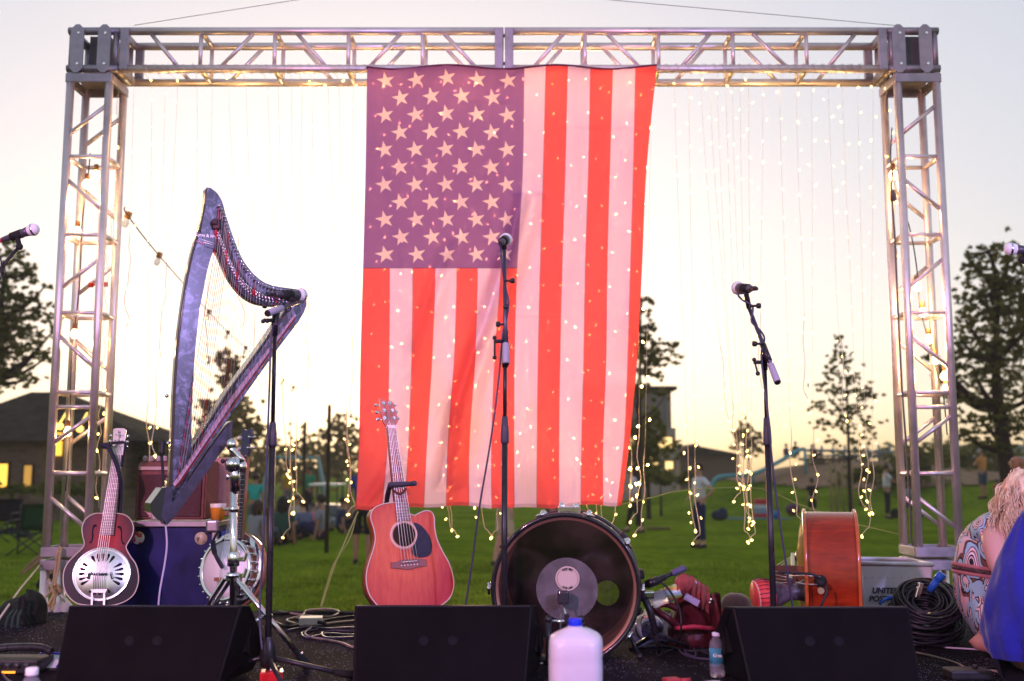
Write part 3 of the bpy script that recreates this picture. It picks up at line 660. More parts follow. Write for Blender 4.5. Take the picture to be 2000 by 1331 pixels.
sk = MB(); sk.path(spl([dp.pt(*Z6(345, 160), .04), dp.pt(*Z6(380, 175), .045), dp.pt(*Z6(405, 215), .045), dp.pt(*Z6(440, 290), .04), dp.pt(*Z6(468, 390), .03), dp.pt(*Z6(462, 500), -.02), dp.pt(*Z6(455, 640), -.02)]), .011, 6)
sk.path(spl([dp.pt(*Z6(400, 138), .02), dp.pt(*Z6(450, 134), .022), dp.pt(*Z6(500, 140), .02), dp.pt(*Z6(488, 200), .0), dp.pt(*Z6(470, 300), -.01)]), .006, 6)
sk.ball(dp.pt(*Z6(365, 165), .042), .02, 1.4, .5, .8)
tag(sk.build('guitar_strap', mat('strap_blue_black', (.02, .022, .045), .7), None, base=dp.pt(*Z6(440, 300), .03)), 'dark leather strap tied round the neck of the resonator guitar', 'strap')
# simple tube stand behind it
ds = thing('guitar_stand', onz(205, 1218, STG), 'black tube stand propping up the resonator guitar near the left truss leg', 'guitar stand')
b = MB(); top = dp.pt(205, 1010, -.14); b.path([dp.pt(205, 1000, -.10), top, flz(215, 1205, .2)], .011, 8); b.build('upright_tube', BLKM, ds)
pv = flz(215, 1205, .2)
for q in ((170, 1222), (245, 1222), (215, 1196)):
    b = MB(); e = onz(q[0], q[1], STG+.012); b.path([pv, e], .010, 8); b.ball(e, .014); b.build('leg', BLKM, ds)
for q in (175, 225):
    b = MB(); b.path([pv, dp.pt(q, 1192, -.10), dp.pt(q, 1192, .012), dp.pt(q, 1184, .02)], .008, 8); b.build('rest_arm', RUB, ds)
# ================================================================ harp
hp = Plane(at(430, 800, 4.42), (0.50, -0.86, 0.0))
ht = thing('lever_harp', hp.pt(320, 1015), 'tall glossy blue black lever harp with red and white strings on chrome stand', 'harp')
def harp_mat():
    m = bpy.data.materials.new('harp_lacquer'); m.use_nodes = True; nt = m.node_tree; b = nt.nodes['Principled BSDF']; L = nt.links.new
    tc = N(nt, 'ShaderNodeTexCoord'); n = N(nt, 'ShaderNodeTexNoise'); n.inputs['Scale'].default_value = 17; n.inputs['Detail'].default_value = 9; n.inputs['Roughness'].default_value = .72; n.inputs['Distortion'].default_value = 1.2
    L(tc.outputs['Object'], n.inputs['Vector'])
    r = N(nt, 'ShaderNodeValToRGB'); e = r.color_ramp.elements; e[0].position = .48; e[0].color = (.008, .009, .020, 1); e[1].position = .64; e[1].color = (.20, .21, .36, 1)  # pale noise patches paint mottled reflections into the dark lacquer colour
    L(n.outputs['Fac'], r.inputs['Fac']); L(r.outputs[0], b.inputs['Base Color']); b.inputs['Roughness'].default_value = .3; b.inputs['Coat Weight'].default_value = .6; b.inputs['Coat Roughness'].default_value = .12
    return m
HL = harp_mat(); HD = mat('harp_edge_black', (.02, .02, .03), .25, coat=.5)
colF = [(404, 367), (400, 410), (390, 450), (380, 480), (368, 530), (358, 590), (350, 650), (345, 700), (341, 760), (338, 830), (335, 900), (331, 972)]
colR = [(352, 975), (366, 935), (372, 900), (374, 850), (375, 800), (377, 760), (379, 720), (382, 680), (386, 640), (391, 600), (399, 560), (407, 520), (418, 487)]
nkT = [(404, 367), (412, 369), (425, 380), (434, 397), (440, 420), (449, 447), (459, 475), (472, 505), (487, 527), (505, 545), (522, 555), (545, 561), (575, 565), (590, 567), (598, 576)]
nkB = [(582, 597), (560, 595), (535, 597), (510, 595), (490, 588), (472, 575), (455, 555), (443, 535), (434, 515), (425, 495), (418, 487)]
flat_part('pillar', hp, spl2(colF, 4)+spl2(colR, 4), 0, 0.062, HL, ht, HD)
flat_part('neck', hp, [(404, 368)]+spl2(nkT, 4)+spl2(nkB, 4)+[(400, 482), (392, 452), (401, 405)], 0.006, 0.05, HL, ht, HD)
b = MB()   # blackened front lip of the pillar
b.path([hp.pt(x+0.5, y, .002) for x, y in spl2(colF, 4)], .004, 6); b.build('pillar_edge', mat('edge_brown', (.05, .03, .025), .3, coat=.4), ht)
sbx = [(598, 576), (599, 596), (594, 610), (583, 629), (543.7, 680), (450, 812), (341, 972), (325, 972), (338, 940), (401.7, 842), (453, 761), (512.6, 680), (567, 600), (580, 585)]
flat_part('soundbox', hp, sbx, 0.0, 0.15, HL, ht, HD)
b = MB(); b.prism([hp.pt(*q, .010) for q in ((575, 614), (577, 617), (459, 778), (348, 942), (340, 950), (337, 945), (346, 933), (454, 772))], -hp.n*.009); b.build('string_rail', mat('rail_rose', (.46, .30, .36), .4, var=.2, vscale=40), ht)
b = MB(); b.path([hp.pt(*q, .012) for q in ((576, 622), (459, 786), (344, 952))], .0022, 6); b.build('rail_edge', mat('rail_red', (.35, .03, .03), .4), ht)
flat_part('lever_plate', hp, spl2(nkB[::-1], 4)+spl2([(577, 588), (545, 580), (515, 575), (492, 562), (474, 541), (460, 516), (450, 490), (440, 460), (430, 440), (424, 455)], 4), 0.0095, 0.004, mat('plate_black', (.012, .010, .016), .35), ht)
NS = 34; nkl = spl2(nkB[::-1], 10); nku = spl2(nkT[2:], 10)
def along(P, t):
    d = [0]
    for a, c_ in zip(P, P[1:]): d.append(d[-1]+hypot(c_[0]-a[0], c_[1]-a[1]))
    s_ = t*d[-1]
    for i in range(len(P)-1):
        if d[i+1] >= s_-1e-9:
            f = (s_-d[i])/max(1e-9, d[i+1]-d[i]); return (P[i][0]+(P[i+1][0]-P[i][0])*f, P[i][1]+(P[i+1][1]-P[i][1])*f)
    return P[-1]
SW, SR, SK_ = mat('gut_white', (.42, .34, .30), .5), mat('gut_red', (.55, .015, .03), .4), mat('gut_dark', (.06, .06, .10), .4)
LVB = mat('lever_dark', (.40, .36, .44), .3, .8); LVR = mat('lever_red', (.55, .02, .05), .35)
for i in range(NS):
    t = i/(NS-1); tb = 1-(1-t)**0.92
    bx, by = 345+(571-345)*tb, 936+(622-936)*tb
    lo = along(nkl, 0.0+0.92*t); up = along(nku, 0.02+0.93*t)
    e1 = (lo[0]+(up[0]-lo[0])*.28, lo[1]+(up[1]-lo[1])*.28 - 2); e2 = (lo[0]+(up[0]-lo[0])*.80, lo[1]+(up[1]-lo[1])*.80)
    red, dark = i % 7 == 0, i % 7 == 3
    b = MB(); b.path([hp.pt(bx, by, .014), hp.pt(lo[0], lo[1], .020), hp.pt(e1[0], e1[1], .022), hp.pt(e2[0], e2[1], .018)], (0.0013 if i < 8 else 0.00085 if i < 20 else 0.0007), 5)
    b.build('string', SR if red else SK_ if dark else SW, ht)
    b = MB(); b.cyl(hp.pt(*e2, .006), hp.pt(*e2, .028), .0042, n=8); b.ball(hp.pt(*e2, .028), .0048, n=8, m=6); b.build('tuning_pin', CHR, ht)
    b = MB(); q = hp.pt(*e1, .014); b.box(q, (.011, .016, .013), rotz(-.5), bev=.002)
    b.cyl(hp.pt(e1[0]+2, e1[1]+3, .020), hp.pt(e1[0]-3, e1[1]-5-(i % 3), .028), .0032, n=6); b.cyl(hp.pt(e1[0]-1, e1[1]+6, .006), hp.pt(e1[0]-1, e1[1]+6, .022), .003, n=6)
    b.build('sharping_lever', LVR if red else (LVB if i % 2 else CHR), ht)
b = MB(); b.box(hp.pt(421, 440, .02), (.03, .02, .045), bev=.004); b.box(hp.pt(416, 437, .03), (.02, .012, .02), rotz(.4), bev=.003); b.build('pickup_clip', mat('clip_dark', (.05, .02, .03), .5), ht)
def on_plane_M(pl, px_, py_, off, roll=0.0):
    o = pl.pt(px_, py_, off); x = pl.pt(px_+10, py_, off)-o; x.normalize(); M = frame_mat(o, x, x.cross(pl.n)*-1)
    return M @ Matrix.Rotation(roll, 4, 'Z')
LET = mat('lettering_pale', (.90, .90, .95), .6)
text_part('lettering', 'Lyon & Healy', .0185, on_plane_M(hp, 406, 462, .0075, -.14), LET, ht, bold=.0006)
b = MB(); b.path([hp.pt(393, 469, .008), hp.pt(418, 477, .008)], .0016, 5); b.path([hp.pt(396, 474, .008), hp.pt(416, 480, .008)], .0022, 5); b.build('label_rule', LET, ht)
b = MB()
for i in range(14): b.ball(hp.pt(384+i*2.4, 472+i*.75+(i % 2), .003), .0035, n=6, m=5)
b.build('label_trim', mat('trim_pink', (.7, .35, .45), .5), ht)
for (x_, y_) in ((328, 773), (331, 866)):
    b = MB(); b.ball(hp.pt(x_, y_, -.02), .008); b.build('strap_button', CHR, ht)
b = MB(); b.path(spl([hp.pt(318, 862, -.01), hp.pt(317, 890, -.01), hp.pt(319, 920, -.01), hp.pt(320, 950, -.01)]), [.011]*8+[.006]*16+[.006], 8); b.build('cable_plug', BLKM, ht)
# harp stand: padded cradle arm, tilter and chrome tripod
hst = thing('harp_stand', onz(458, 1290, STG), 'chrome double braced tripod stand with black cradle arm carrying the harp', 'stand')
arm = [(442, 831), (449, 840), (447, 862), (430, 882), (335, 1013), (320, 1019), (311, 1008), (311, 982), (320, 955), (330, 953), (334, 966), (343, 972)]
flat_part('cradle_arm', hp, spl2(arm, 3, True), 0.028, 0.10, mat('cradle_black', (.035, .035, .06), .3, coat=.5, var=.4, vscale=25), hst)
b = MB(); b.prism([hp.pt(*q, .03) for q in ((313, 953), (320, 953), (311, 1008), (318, 1018), (302, 1014), (291, 1000), (291, 983))], -hp.n*.11); b.build('cradle_foot', mat('cradle_green_black', (.02, .028, .022), .22, coat=.6), hst)
SY = 4.34; A = lambda x, y, dy=0: at(x, y, SY+dy)
b = MB(); b.cyl(A(457, 905), at(455, 1262, SY), .0145, n=16); b.build('post', CHR, hst)
b = MB(); b.cyl(A(459, 900), A(459, 960), .019, n=16); b.build('upper_tube', CHR, hst)
b = MB()
b.path([A(449, 868), A(455, 880), A(466, 892), A(474, 904)], [.013, .016, .013, .017], 10); b.ball(A(452, 869), .022, 1, .8, 1.2); b.ball(A(474, 912), .021, .9, 1, 1.3)
b.lathe([(.0, .03), (.03, .024), (.036, 0), (.030, -.02), (.018, -.03)], A(456, 908), n=18); b.ball(A(462, 920), .014); b.ball(A(445, 932), .008, 1, 1, 1.8)
b.build('tilter', CHR, hst)
for (x_, y_, r_, h_) in ((457, 995, .021, .022), (456, 1092, .024, .06), (455, 1124, .030, .022)):
    b = MB(); p = A(x_, y_); b.lathe([(r_*.8, -h_/2), (r_, -h_/2+.004), (r_, h_/2-.004), (r_*.8, h_/2)], p, n=18)
    b.box(p+V((-.03 if y_ < 1000 else .035, -.005, 0)), (.028, .012, .012 if y_ < 1000 else .02), bev=.003)
    if y_ > 1050: b.box(p+V((.05, -.01, .01)), (.012, .008, .04), roty(.3), bev=.003)
    b.build('collar', CHR, hst)
hub = A(455, 1126)
for (ex, ey, hx, hy) in ((600, 1300, 461, 1128), (372, 1245, 447, 1128), (470, 1215, 456, 1122)):
    e = onz(ex, ey, STG+.015); h0 = at(hx, hy, SY); b = MB(); sv = (e-h0).cross(V((0, 0, 1))).normalized()*.013
    for sg in (-1, 1): b.cyl(h0+sv*sg, h0+(e-h0)*.90+sv*sg*.8, .0085, n=10)
    for t in (.02, .45, .88): b.box(h0+(e-h0)*t, (.036, .020, .020), bev=.004)
    lo_ = h0+(e-h0)*.42; b.cyl(lo_, at(455, 1245, SY), .007, n=8)
    lg = b.build('leg', CHR, hst); b = MB(); b.path([h0+(e-h0)*.86, e], [.015, .019], 10); b.ball(e, .02); b.build('rubber_foot', RUB, lg)
# ================================================================ banjo
bp_ = Plane(at(440, 1112, 4.82), (-0.42, -0.88, 0.16)); bn = bp_.n
bt = thing('banjo', at(445, 1175, 4.85), 'banjo with white drum head and chrome bracket ring behind the chrome harp stand', 'banjo')
bc = bp_.pt(441, 1112); br_ = 0.137
MAH = mat('banjo_maple', (.30, .13, .07), .3, coat=.4, var=.25, vscale=15)
b = MB(); b.lathe([(br_-.012, 0), (br_-.012, .006), (0, .007)], bc, bn, 48); b.build('head', mat('mylar_white', (.74, .70, .70), .4, var=.05, vscale=5), bt)
b = MB(); b.lathe([(br_-.013, .008), (br_-.002, .013), (br_+.004, .008), (br_+.004, -.004), (br_-.004, -.006)], bc, bn, 48); tn = b.build('tension_hoop', CHR, bt)
b = MB(); b.lathe([(br_-.004, -.004), (br_-.006, -.075), (0, -.075)], bc, bn, 48); b.build('rim', MAH, bt)
b = MB(); b.lathe([(br_-.002, -.040), (br_+.030, -.042), (br_+.032, -.046), (br_-.002, -.046)], bc, bn, 48); b.build('flange', CHR, bt)
b = MB(); b.lathe([(br_+.030, -.046), (br_+.036, -.050), (br_+.030, -.085), (br_*.6, -.105), (0, -.11)], bc, bn, 48); b.build('resonator', MAH, bt)
u_ = bn.orthogonal().normalized(); w_ = bn.cross(u_)
for k in range(24):
    d = u_*cos(2*pi*k/24)+w_*sin(2*pi*k/24); b = MB(); b.cyl(bc+d*(br_+.010)+bn*.008, bc+d*(br_+.010)-bn*.045, .0032, n=6); b.box(bc+d*(br_+.009)-bn*.02, (.012, .012, .012), bev=.002); b.build('bracket', CHR, bt)
nd = (bp_.pt(479, 880)-bp_.pt(461, 1050)).normalized(); n0 = bp_.pt(461, 1054, -.005); n1 = bp_.pt(479, 893, 0.01); sd_ = nd.cross(bn).normalized()
b = MB(); b.path([n0-bn*.012, n1-bn*.012], [.024, .019], 10); b.build('neck', MAH, bt)
b = MB(); b.prism([n0+sd_*.026+bn*.008, n0-sd_*.026+bn*.008, n1-sd_*.017+bn*.008, n1+sd_*.017+bn*.008], -bn*.008); fb2 = b.build('fretboard', mat('ebony', (.05, .04, .05), .3), bt)
b = MB()
for k in range(1, 22):
    t = (1-2**(-k/12))/(1-2**(-22/12)); c_ = n1+(n0-n1)*t; hw = .017+.009*t; b.cyl(c_+sd_*hw+bn*.009, c_-sd_*hw+bn*.009, .0011, n=5)
b.build('frets', STEEL, fb2)
hb = n1+nd*.004; ol = [(-.017, 0), (-.026, .03), (-.018, .055), (-.030, .095), (-.022, .125), (0, .118), (.022, .125), (.030, .095), (.018, .055), (.026, .03), (.017, 0)]
b = MB(); b.prism([hb+sd_*x+nd*y for x, y in spl2(ol, 3)], -bn*.015); ph = b.build('peghead', mat('peghead_dark', (.07, .05, .10), .25, coat=.5), bt)
for (x, y) in ((-.04, .035), (-.042, .085), (.04, .035), (.042, .085)):
    b = MB(); b.ball(hb+sd_*x+nd*y-bn*.008, .009, 1, 1, .8); b.cyl(hb+sd_*x*.6+nd*y-bn*.02, hb+sd_*x*.6+nd*y+bn*.012, .004, n=8); b.build('tuning_peg', WHT if x < 0 else CHR, ph)
b = MB(); b.box(bc-nd*.045+bn*.015, (.075, .006, .016), bev=.002); b.build('bridge', MAH, bt)
for k in range(5):
    o_ = (k-2)*.009; b = MB(); b.path([bc-nd*.13+sd_*o_*.6+bn*.012, bc-nd*.045+sd_*o_+bn*.024, n1+sd_*o_*.7+bn*.013], .0008, 5); b.build('string', STEEL, bt)
b = MB(); b.path(spl([bp_.pt(437, 1040, .03), bp_.pt(429, 1060, .05), bp_.pt(433, 1085, .05), bp_.pt(447, 1112, .04)]), [.007]*8+[.014]*8+[.010]*8+[.004], 6)
for v in b.bm.verts: v.co -= bn*((v.co-bc).dot(bn)-.04)*.7
tag(b.build('banjo_strap', mat('strap_black', (.02, .018, .03), .6), None, base=bp_.pt(433, 1080, .04)), 'black strap draped over the white banjo head', 'strap')
bs = thing('banjo_stand', onz(440, 1225, STG), 'thin black wire stand holding the banjo upright', 'stand'); b = MB()
b.path([bc-bn*.125-V((0, 0, .02)), flz(445, 1212, .05)], .008, 8); b.build('upright_tube', BLKM, bs)
for q in ((410, 1226), (475, 1226), (445, 1200)):
    b = MB(); e = onz(q[0], q[1], STG+.01); b.path([flz(445, 1212, .06), e], .008, 8); b.ball(e, .011); b.build('leg', BLKM, bs)
b = MB(); b.path([bc-bn*.13-V((0, 0, .165)), bc-V((0, 0, .175))+bn*.02, bc-V((0, 0, .150))+bn*.03], .008, 8); b.path([flz(445, 1212, .05), bc-bn*.13-V((0, 0, .165))], .008, 8); b.build('rest_arm', RUB, bs)
# ================================================================ upright bass lying on its side, tail end to the viewer
VX0, VX1, VY, VR = 1.245, 1.445, 4.55, 0.30      # rib planes x, nearest y
BSW = wood_mat('bass_varnish', (0.36, 0.032, 0.006), (0.13, 0.009, 0.003), 0.25, 0.35, axis=(3, 14, 14))
EDGW = wood_mat('bass_edge_varnish', (0.52, 0.12, 0.03), (0.34, 0.055, 0.015), 0.2, 0.5, axis=(4, 10, 10))
vt = thing('upright_bass', (1.345, VY, STG), 'orange varnished upright bass lying on its side with tail end towards the audience', 'double bass')
half = [(0, .02), (.012, .12), (.05, .215), (.12, .275), (.21, .300), (.30, .290), (.40, .245), (.47, .195), (.52, .175), (.60, .170), (.67, .185), (.72, .205), (.80, .225), (.90, .215), (.97, .165), (1.01, .09), (1.02, .03)]
hv = spl2(half, 4); outl = [(l, w_) for l, w_ in hv]+[(l, -w_) for l, w_ in hv[::-1]]
def vp(l, w_, x): return V((x, VY+l, STG+VR+w_))
b = MB(); n_ = len(outl); xs_ = [VX0+(VX1-VX0)*i/6 for i in range(7)]
rg = [[b.bm.verts.new(vp(l, w_, x + (.012*(1-l)*(-1) if False else 0))) for l, w_ in outl] for x in xs_]
for A_, B_ in zip(rg, rg[1:]):
    for j in range(n_):
        f = b.bm.faces.new((A_[j], A_[(j+1) % n_], B_[(j+1) % n_], B_[j])); f.smooth = True
b.build('ribs', BSW, vt)
def vplate(x, sgn, arch, name):
    b = MB(); big = []
    for i, (l, w_) in enumerate(outl):
        a, c_ = outl[i-1], outl[(i+1) % n_]; t = V((c_[0]-a[0], c_[1]-a[1], 0)).normalized(); big.append((l-t.y*.0*0+ -(-t.y)*0 + (-0.012*abs(t.y) if l < .2 else 0), w_*1.03+(.004 if w_ > 0 else -.004)))
    levels = [(1.0, 0), (1.0, .012), (.965, .016), (.90, .014), (.7, .014+arch*.5), (.4, .014+arch*.9), (.1, .014+arch)]
    cl = .45; rgs = []
    for sc_, h in levels: rgs.append([b.bm.verts.new(vp(cl+(l-cl)*sc_, w_*sc_, x+sgn*h)) for l, w_ in big])
    for A_, B_ in zip(rgs, rgs[1:]):
        for j in range(n_):
            f = b.bm.faces.new((A_[j], A_[(j+1) % n_], B_[(j+1) % n_], B_[j])); f.smooth = True
    b.bm.faces.new(rgs[0]); b.bm.faces.new(rgs[-1]); b.build(name, EDGW, vt)
vplate(VX0, -1, .03, 'top_plate'); vplate(VX1, 1, .015, 'back_plate')
b = MB(); b.path([vp(1.0, 0, VX0+.03), vp(1.25, 0, VX0-.01), vp(1.52, 0, VX0-.03)], [.035, .028, .024], 10); b.build('neck', BSW, vt)
b = MB(); b.box(vp(1.05, 0, VX0-.06), (.02, .85, .06), bev=.004); b.build('fingerboard', mat('ebony', (.05, .04, .05), .3), vt)
b = MB(); b.lathe([(0.02, -.03), (.045, -.025), (.05, 0), (.045, .025), (.02, .03)], vp(1.60, 0, VX0), (0, 0, 1), 16); b.build('scroll', BSW, vt)
b = MB(); b.box(vp(.40, 0, VX0-.09), (.14, .014, .10), bev=.004); b.build('bridge', mat('bass_bridge_brown', (.10, .05, .03), .6), vt)
b = MB(); b.box(vp(.17, 0, VX0-.075), (.022, .26, .055), bev=.006); b.build('tailpiece', mat('ebony', (.05, .04, .05), .3), vt)
vt.rotation_euler = (0, 0, -radians(14.5)); vt.location = (1.345, VY, STG)
epx = at(1606, 1137, VY-.02); b = MB(); b.lathe([(.026, .0), (.026, -.012), (.02, -.02), (.012, -.03), (.016, -.05), (.016, -.085), (0, -.09)], V((epx.x, VY+.005, epx.z)), (0, 1, 0), 16); b.build('endpin', RUB, vt)
b = MB(); b.cyl(V((epx.x, VY-.02, epx.z-.035)), V((epx.x, VY-.045, epx.z-.035)), .014, n=12); b.build('endpin_collar', mat('brass_dull', (.5, .4, .25), .4, 1), vt)
for dz_ in (-.014, .022):
    b = MB(); b.path([V((epx.x, VY-.018, epx.z+dz_*.9)), V((VX0-.012, VY-.006, epx.z+dz_)), V((VX0-.075, VY+.05, epx.z+dz_*.6))], .0028, 6); b.build('tail_wire', STEEL, vt)
for k in range(4):
    o_ = (k-1.5)*.02; b = MB(); b.path([vp(.30, o_*.6, VX0-.09), vp(.40, o_, VX0-.165), vp(1.50, o_*.4, VX0-.06)], .0012, 5); b.build('string', STEEL, vt)
b = MB(); b.path(spl([at(1519, 1118, 4.50), at(1535, 1119, 4.50), at(1560, 1120, 4.48), at(1585, 1122, 4.47), at(1602, 1130, 4.47)]), .0055, 6); b.path(spl([at(1613, 1145, 4.47), at(1614, 1160, 4.46), at(1606, 1178, 4.45), at(1600, 1195, 4.46)]), .005, 6)
tag(b.build('pickup_cable', CAB, None, base=at(1560, 1120, 4.5)), 'black cable plugged in at the tail of the orange bass', 'cable')
# ================================================================ small red hand drum
rd = thing('hand_drum', onz(1500, 1225, STG), 'small red rope laced goblet drum lying beside the orange bass', 'drum')
dc = at(1474, 1166, 4.62); da = V((1.0, .10, .10)).normalized()
b = MB(); b.lathe([(0, .0), (.062, .0), (.066, .006), (.072, .03), (.062, .075)], dc, da, 28); b.build('skirt', mat('drum_red', (.58, .05, .045), .5, var=.2, vscale=30), rd)
b = MB(); b.lathe([(.062, .074), (.050, .11), (.032, .15), (.036, .19), (.050, .23), (0, .235)], dc, da, 24); b.build('goblet', mat('drum_body_dark', (.05, .04, .05), .35, var=1.5, vscale=16), rd)
b = MB(); u_ = da.orthogonal().normalized(); w2 = da.cross(u_)
for k in range(24):
    a0, a1 = 2*pi*k/24, 2*pi*(k+.5)/24; d0 = u_*cos(a0)+w2*sin(a0); d1 = u_*cos(a1)+w2*sin(a1); d2 = u_*cos(a0+2*pi/24)+w2*sin(a0+2*pi/24)
    b.path([dc+d0*.068+da*.004, dc+d0*.0745+da*.03, dc+d1*.0645+da*.074, dc+d2*.0745+da*.03, dc+d2*.068+da*.004], .0016, 4)
b.build('lacing', mat('lace_dark', (.16, .03, .05), .6), rd)
b = MB(); b.lathe([(.064, .0), (.068, .004), (.064, .008)], dc, da, 28); b.build('hoop', mat('hoop_pale', (.62, .30, .28), .5), rd)
for q in ((-.02, 1), (.02, 1)):
    b = MB(); b.ball(dc+da*.06+V((0, -.068, q[0]-.02)), .006); b.build('stud', BLK, rd)
# ================================================================ bass drum and pedal
kp = V((-0.10, -1, 0.0)).normalized(); kc = at(1105, 1150, 4.50); KR = .302
kt = thing('bass_drum', (kc.x, 4.7, STG), 'big black bass drum with clear front head and white centre label', 'drum')
SHB = mat('shell_black', (.015, .014, .016), .25, coat=.6); SHW = mat('shell_inside_wood', (.40, .20, .11), .6, var=.2, vscale=8)
KD = .40
b = MB(); b.lathe([(KR-.004, -.012), (KR-.004, -KD)], kc, kp, 72); b.build('shell', SHB, kt)
b = MB(); b.lathe([(KR-.012, -.010), (KR-.012, -KD+.01)], kc, kp, 72); b.build('shell_lining', SHW, kt)
def hoop(h0, nm_):
    b = MB(); b.lathe([(KR-.010, h0+.012), (KR-.006, h0+.019), (KR+.006, h0+.020), (KR+.010, h0+.012), (KR+.010, h0-.020), (KR-.010, h0-.020), (KR-.010, h0+.012)], kc, kp, 72); o = b.build(nm_, SHB, kt)
    b = MB(); b.lathe([(KR-.011, h0+.008), (KR-.018, h0+.005), (KR-.022, h0+.001)], kc, kp, 72); b.build('hoop_inlay', mat('inlay_copper', (.33, .16, .11), .35, .5), o)
hoop(0, 'hoop'); hoop(-KD, 'hoop')
def head_mat():
    m = bpy.data.materials.new('clear_head'); m.use_nodes = True; nt = m.node_tree; nt.nodes.clear(); L = nt.links.new
    tp = N(nt, 'ShaderNodeBsdfTransparent'); tp.inputs['Color'].default_value = (.62, .58, .58, 1); gl = N(nt, 'ShaderNodeBsdfGlossy'); gl.inputs['Roughness'].default_value = .06
    df = N(nt, 'ShaderNodeBsdfDiffuse'); tc = N(nt, 'ShaderNodeTexCoord'); n = N(nt, 'ShaderNodeTexNoise'); n.inputs['Scale'].default_value = 6; n.inputs['Detail'].default_value = 8; L(tc.outputs['Object'], n.inputs['Vector'])
    df.inputs['Color'].default_value = (.12, .075, .06, 1)
    mr = N(nt, 'ShaderNodeMapRange'); mr.inputs['From Min'].default_value = .45; mr.inputs['From Max'].default_value = .8; mr.inputs['To Min'].default_value = .03; mr.inputs['To Max'].default_value = .35; L(n.outputs['Fac'], mr.inputs['Value'])
    fr = N(nt, 'ShaderNodeFresnel'); fr.inputs['IOR'].default_value = 1.5
    m1 = N(nt, 'ShaderNodeMixShader'); L(mr.outputs[0], m1.inputs[0]); L(tp.outputs[0], m1.inputs[1]); L(df.outputs[0], m1.inputs[2])
    m2 = N(nt, 'ShaderNodeMixShader'); L(fr.outputs[0], m2.inputs[0]); L(m1.outputs[0], m2.inputs[1]); L(gl.outputs[0], m2.inputs[2])
    o = N(nt, 'ShaderNodeOutputMaterial'); L(m2.outputs[0], o.inputs['Surface']); return m
b = MB(); b.lathe([(KR-.012, .0), (0, .0)], kc, kp, 72); b.build('clear_head', head_mat(), kt)
ku = V((kp.y*-1, kp.x, 0)).normalized(); ku = ku if ku.x > 0 else -ku; kv = V((0, 0, 1))
def kpt(px_, py_, off): return Plane(kc, kp).pt(px_, py_, off)
def disc(name, cx_, cy_, r, off, th, m, n=40, parent=kt):
    b = MB(); c_ = kpt(cx_, cy_, off); b.prism([c_+(ku*cos(2*pi*i/n)+kv*sin(2*pi*i/n))*r for i in range(n)], -kp*th); return b.build(name, m, parent)
pm = mat('patch_grey', (.17, .155, .165), .3, alpha=.5, var=.35, vscale=14); disc('centre_patch', 1107.5, 1151, .128, .003, .002, pm)
lb = disc('label_disc', 1108.5, 1130, .050, .006, .002, mat('label_cream', (.52, .42, .36), .6))
b = MB(); c_ = kpt(1108.5, 1130, .0068); b.path([c_+(ku*cos(2*pi*i/40)+kv*sin(2*pi*i/40))*.043 for i in range(40)], .0007, 4, closed=True); b.build('label_ring', mat('ink_black', (.02, .02, .02), .6), lb)
for word, up_ in (('KICK PAD', 1), ('kick pad', -1)):
    for i, chs in enumerate(word):
        if chs == ' ': continue
        a = pi/2 - (i-3.5)*.135 if up_ > 0 else -pi/2 + (i-3.5)*.135
        p = c_+(ku*cos(a)+kv*sin(a))*(.0375)+kp*.0008; x_ = (ku*sin(a)-kv*cos(a))*up_
        text_part('label_letter', chs, .012, frame_mat(p, x_, x_.cross(kp)*-1), mat('ink_black', (.02, .02, .02), .6), lb, bold=.0004)
# rear head, black with a round port
b = MB(); hc = kc-kp*(KD-.005); po = ku*.165-kv*.06; n_ = 64; pr = .055
A_ = [b.bm.verts.new(hc+(ku*cos(2*pi*i/n_)+kv*sin(2*pi*i/n_))*(KR-.012)) for i in range(n_)]; B_ = [b.bm.verts.new(hc+po+(ku*cos(2*pi*i/n_)+kv*sin(2*pi*i/n_))*pr) for i in range(n_)]
for i in range(n_): b.bm.faces.new((A_[i], A_[(i+1) % n_], B_[(i+1) % n_], B_[i]))
b.build('rear_head', mat('rear_head_black', (.015, .013, .014), .5), kt)
for k in range(10):
    a = radians(90-18-k*36); d = ku*cos(a)+kv*sin(a)
    b = MB(); p = kc+d*(KR+.016); tg = (kv*cos(a)-ku*sin(a))
    b.path([p+kp*.02+tg*.024, p+kp*.026, p+kp*.02-tg*.024], .006, 6); b.path([p+kp*.02, p-kp*.07], .0045, 6); b.ball(p-kp*.085, .013, 1, 1.4, 1.3); b.ball(p+kp*.026, .009)
    b.build('tension_claw', CHR, kt)
b = MB(); p = kc+kv*(KR+.016)-kp*.08+ku*.012; b.box(p, (.095, .05, .035), bev=.005); b.cyl(p+V((-.03, 0, .0)), p+V((-.03, 0, .03)), .012); b.cyl(p+V((.03, 0, 0)), p+V((.03, 0, .028)), .012); b.build('tom_mount', CHR, kt)
for sx in (-1, 1):
    b = MB(); a = radians(-35 if sx > 0 else 215); p = kc+(ku*cos(a)+kv*sin(a))*KR-kp*.16; e = V((p.x+sx*.05, p.y-.05, STG+.01)); b.path([p, e], .009, 8); b.ball(e, .014); b.build('spur', BLKM, kt)
for a in (40, 8, -20):
    b = MB(); a = radians(a); p = kc+(ku*cos(a)+kv*sin(a))*(KR+.012)-kp*.2; b.box(p, (.03, .06, .04), roty(-a), bev=.008); b.build('lug', BLK, kt)
pd = thing('drum_pedal', onz(1090, 1305, STG), 'black kick pedal with square beater in front of the bass drum', 'pedal')
PY = 4.36; P_ = lambda x, y, d=0: at(x, y, PY+d)
for x_ in (1071, 1135):
    b = MB(); b.path([P_(x_, 1210), P_(x_, 1298)], .012, 8); b.ball(P_(x_, 1210), .016); b.build('post', BLKM, pd)
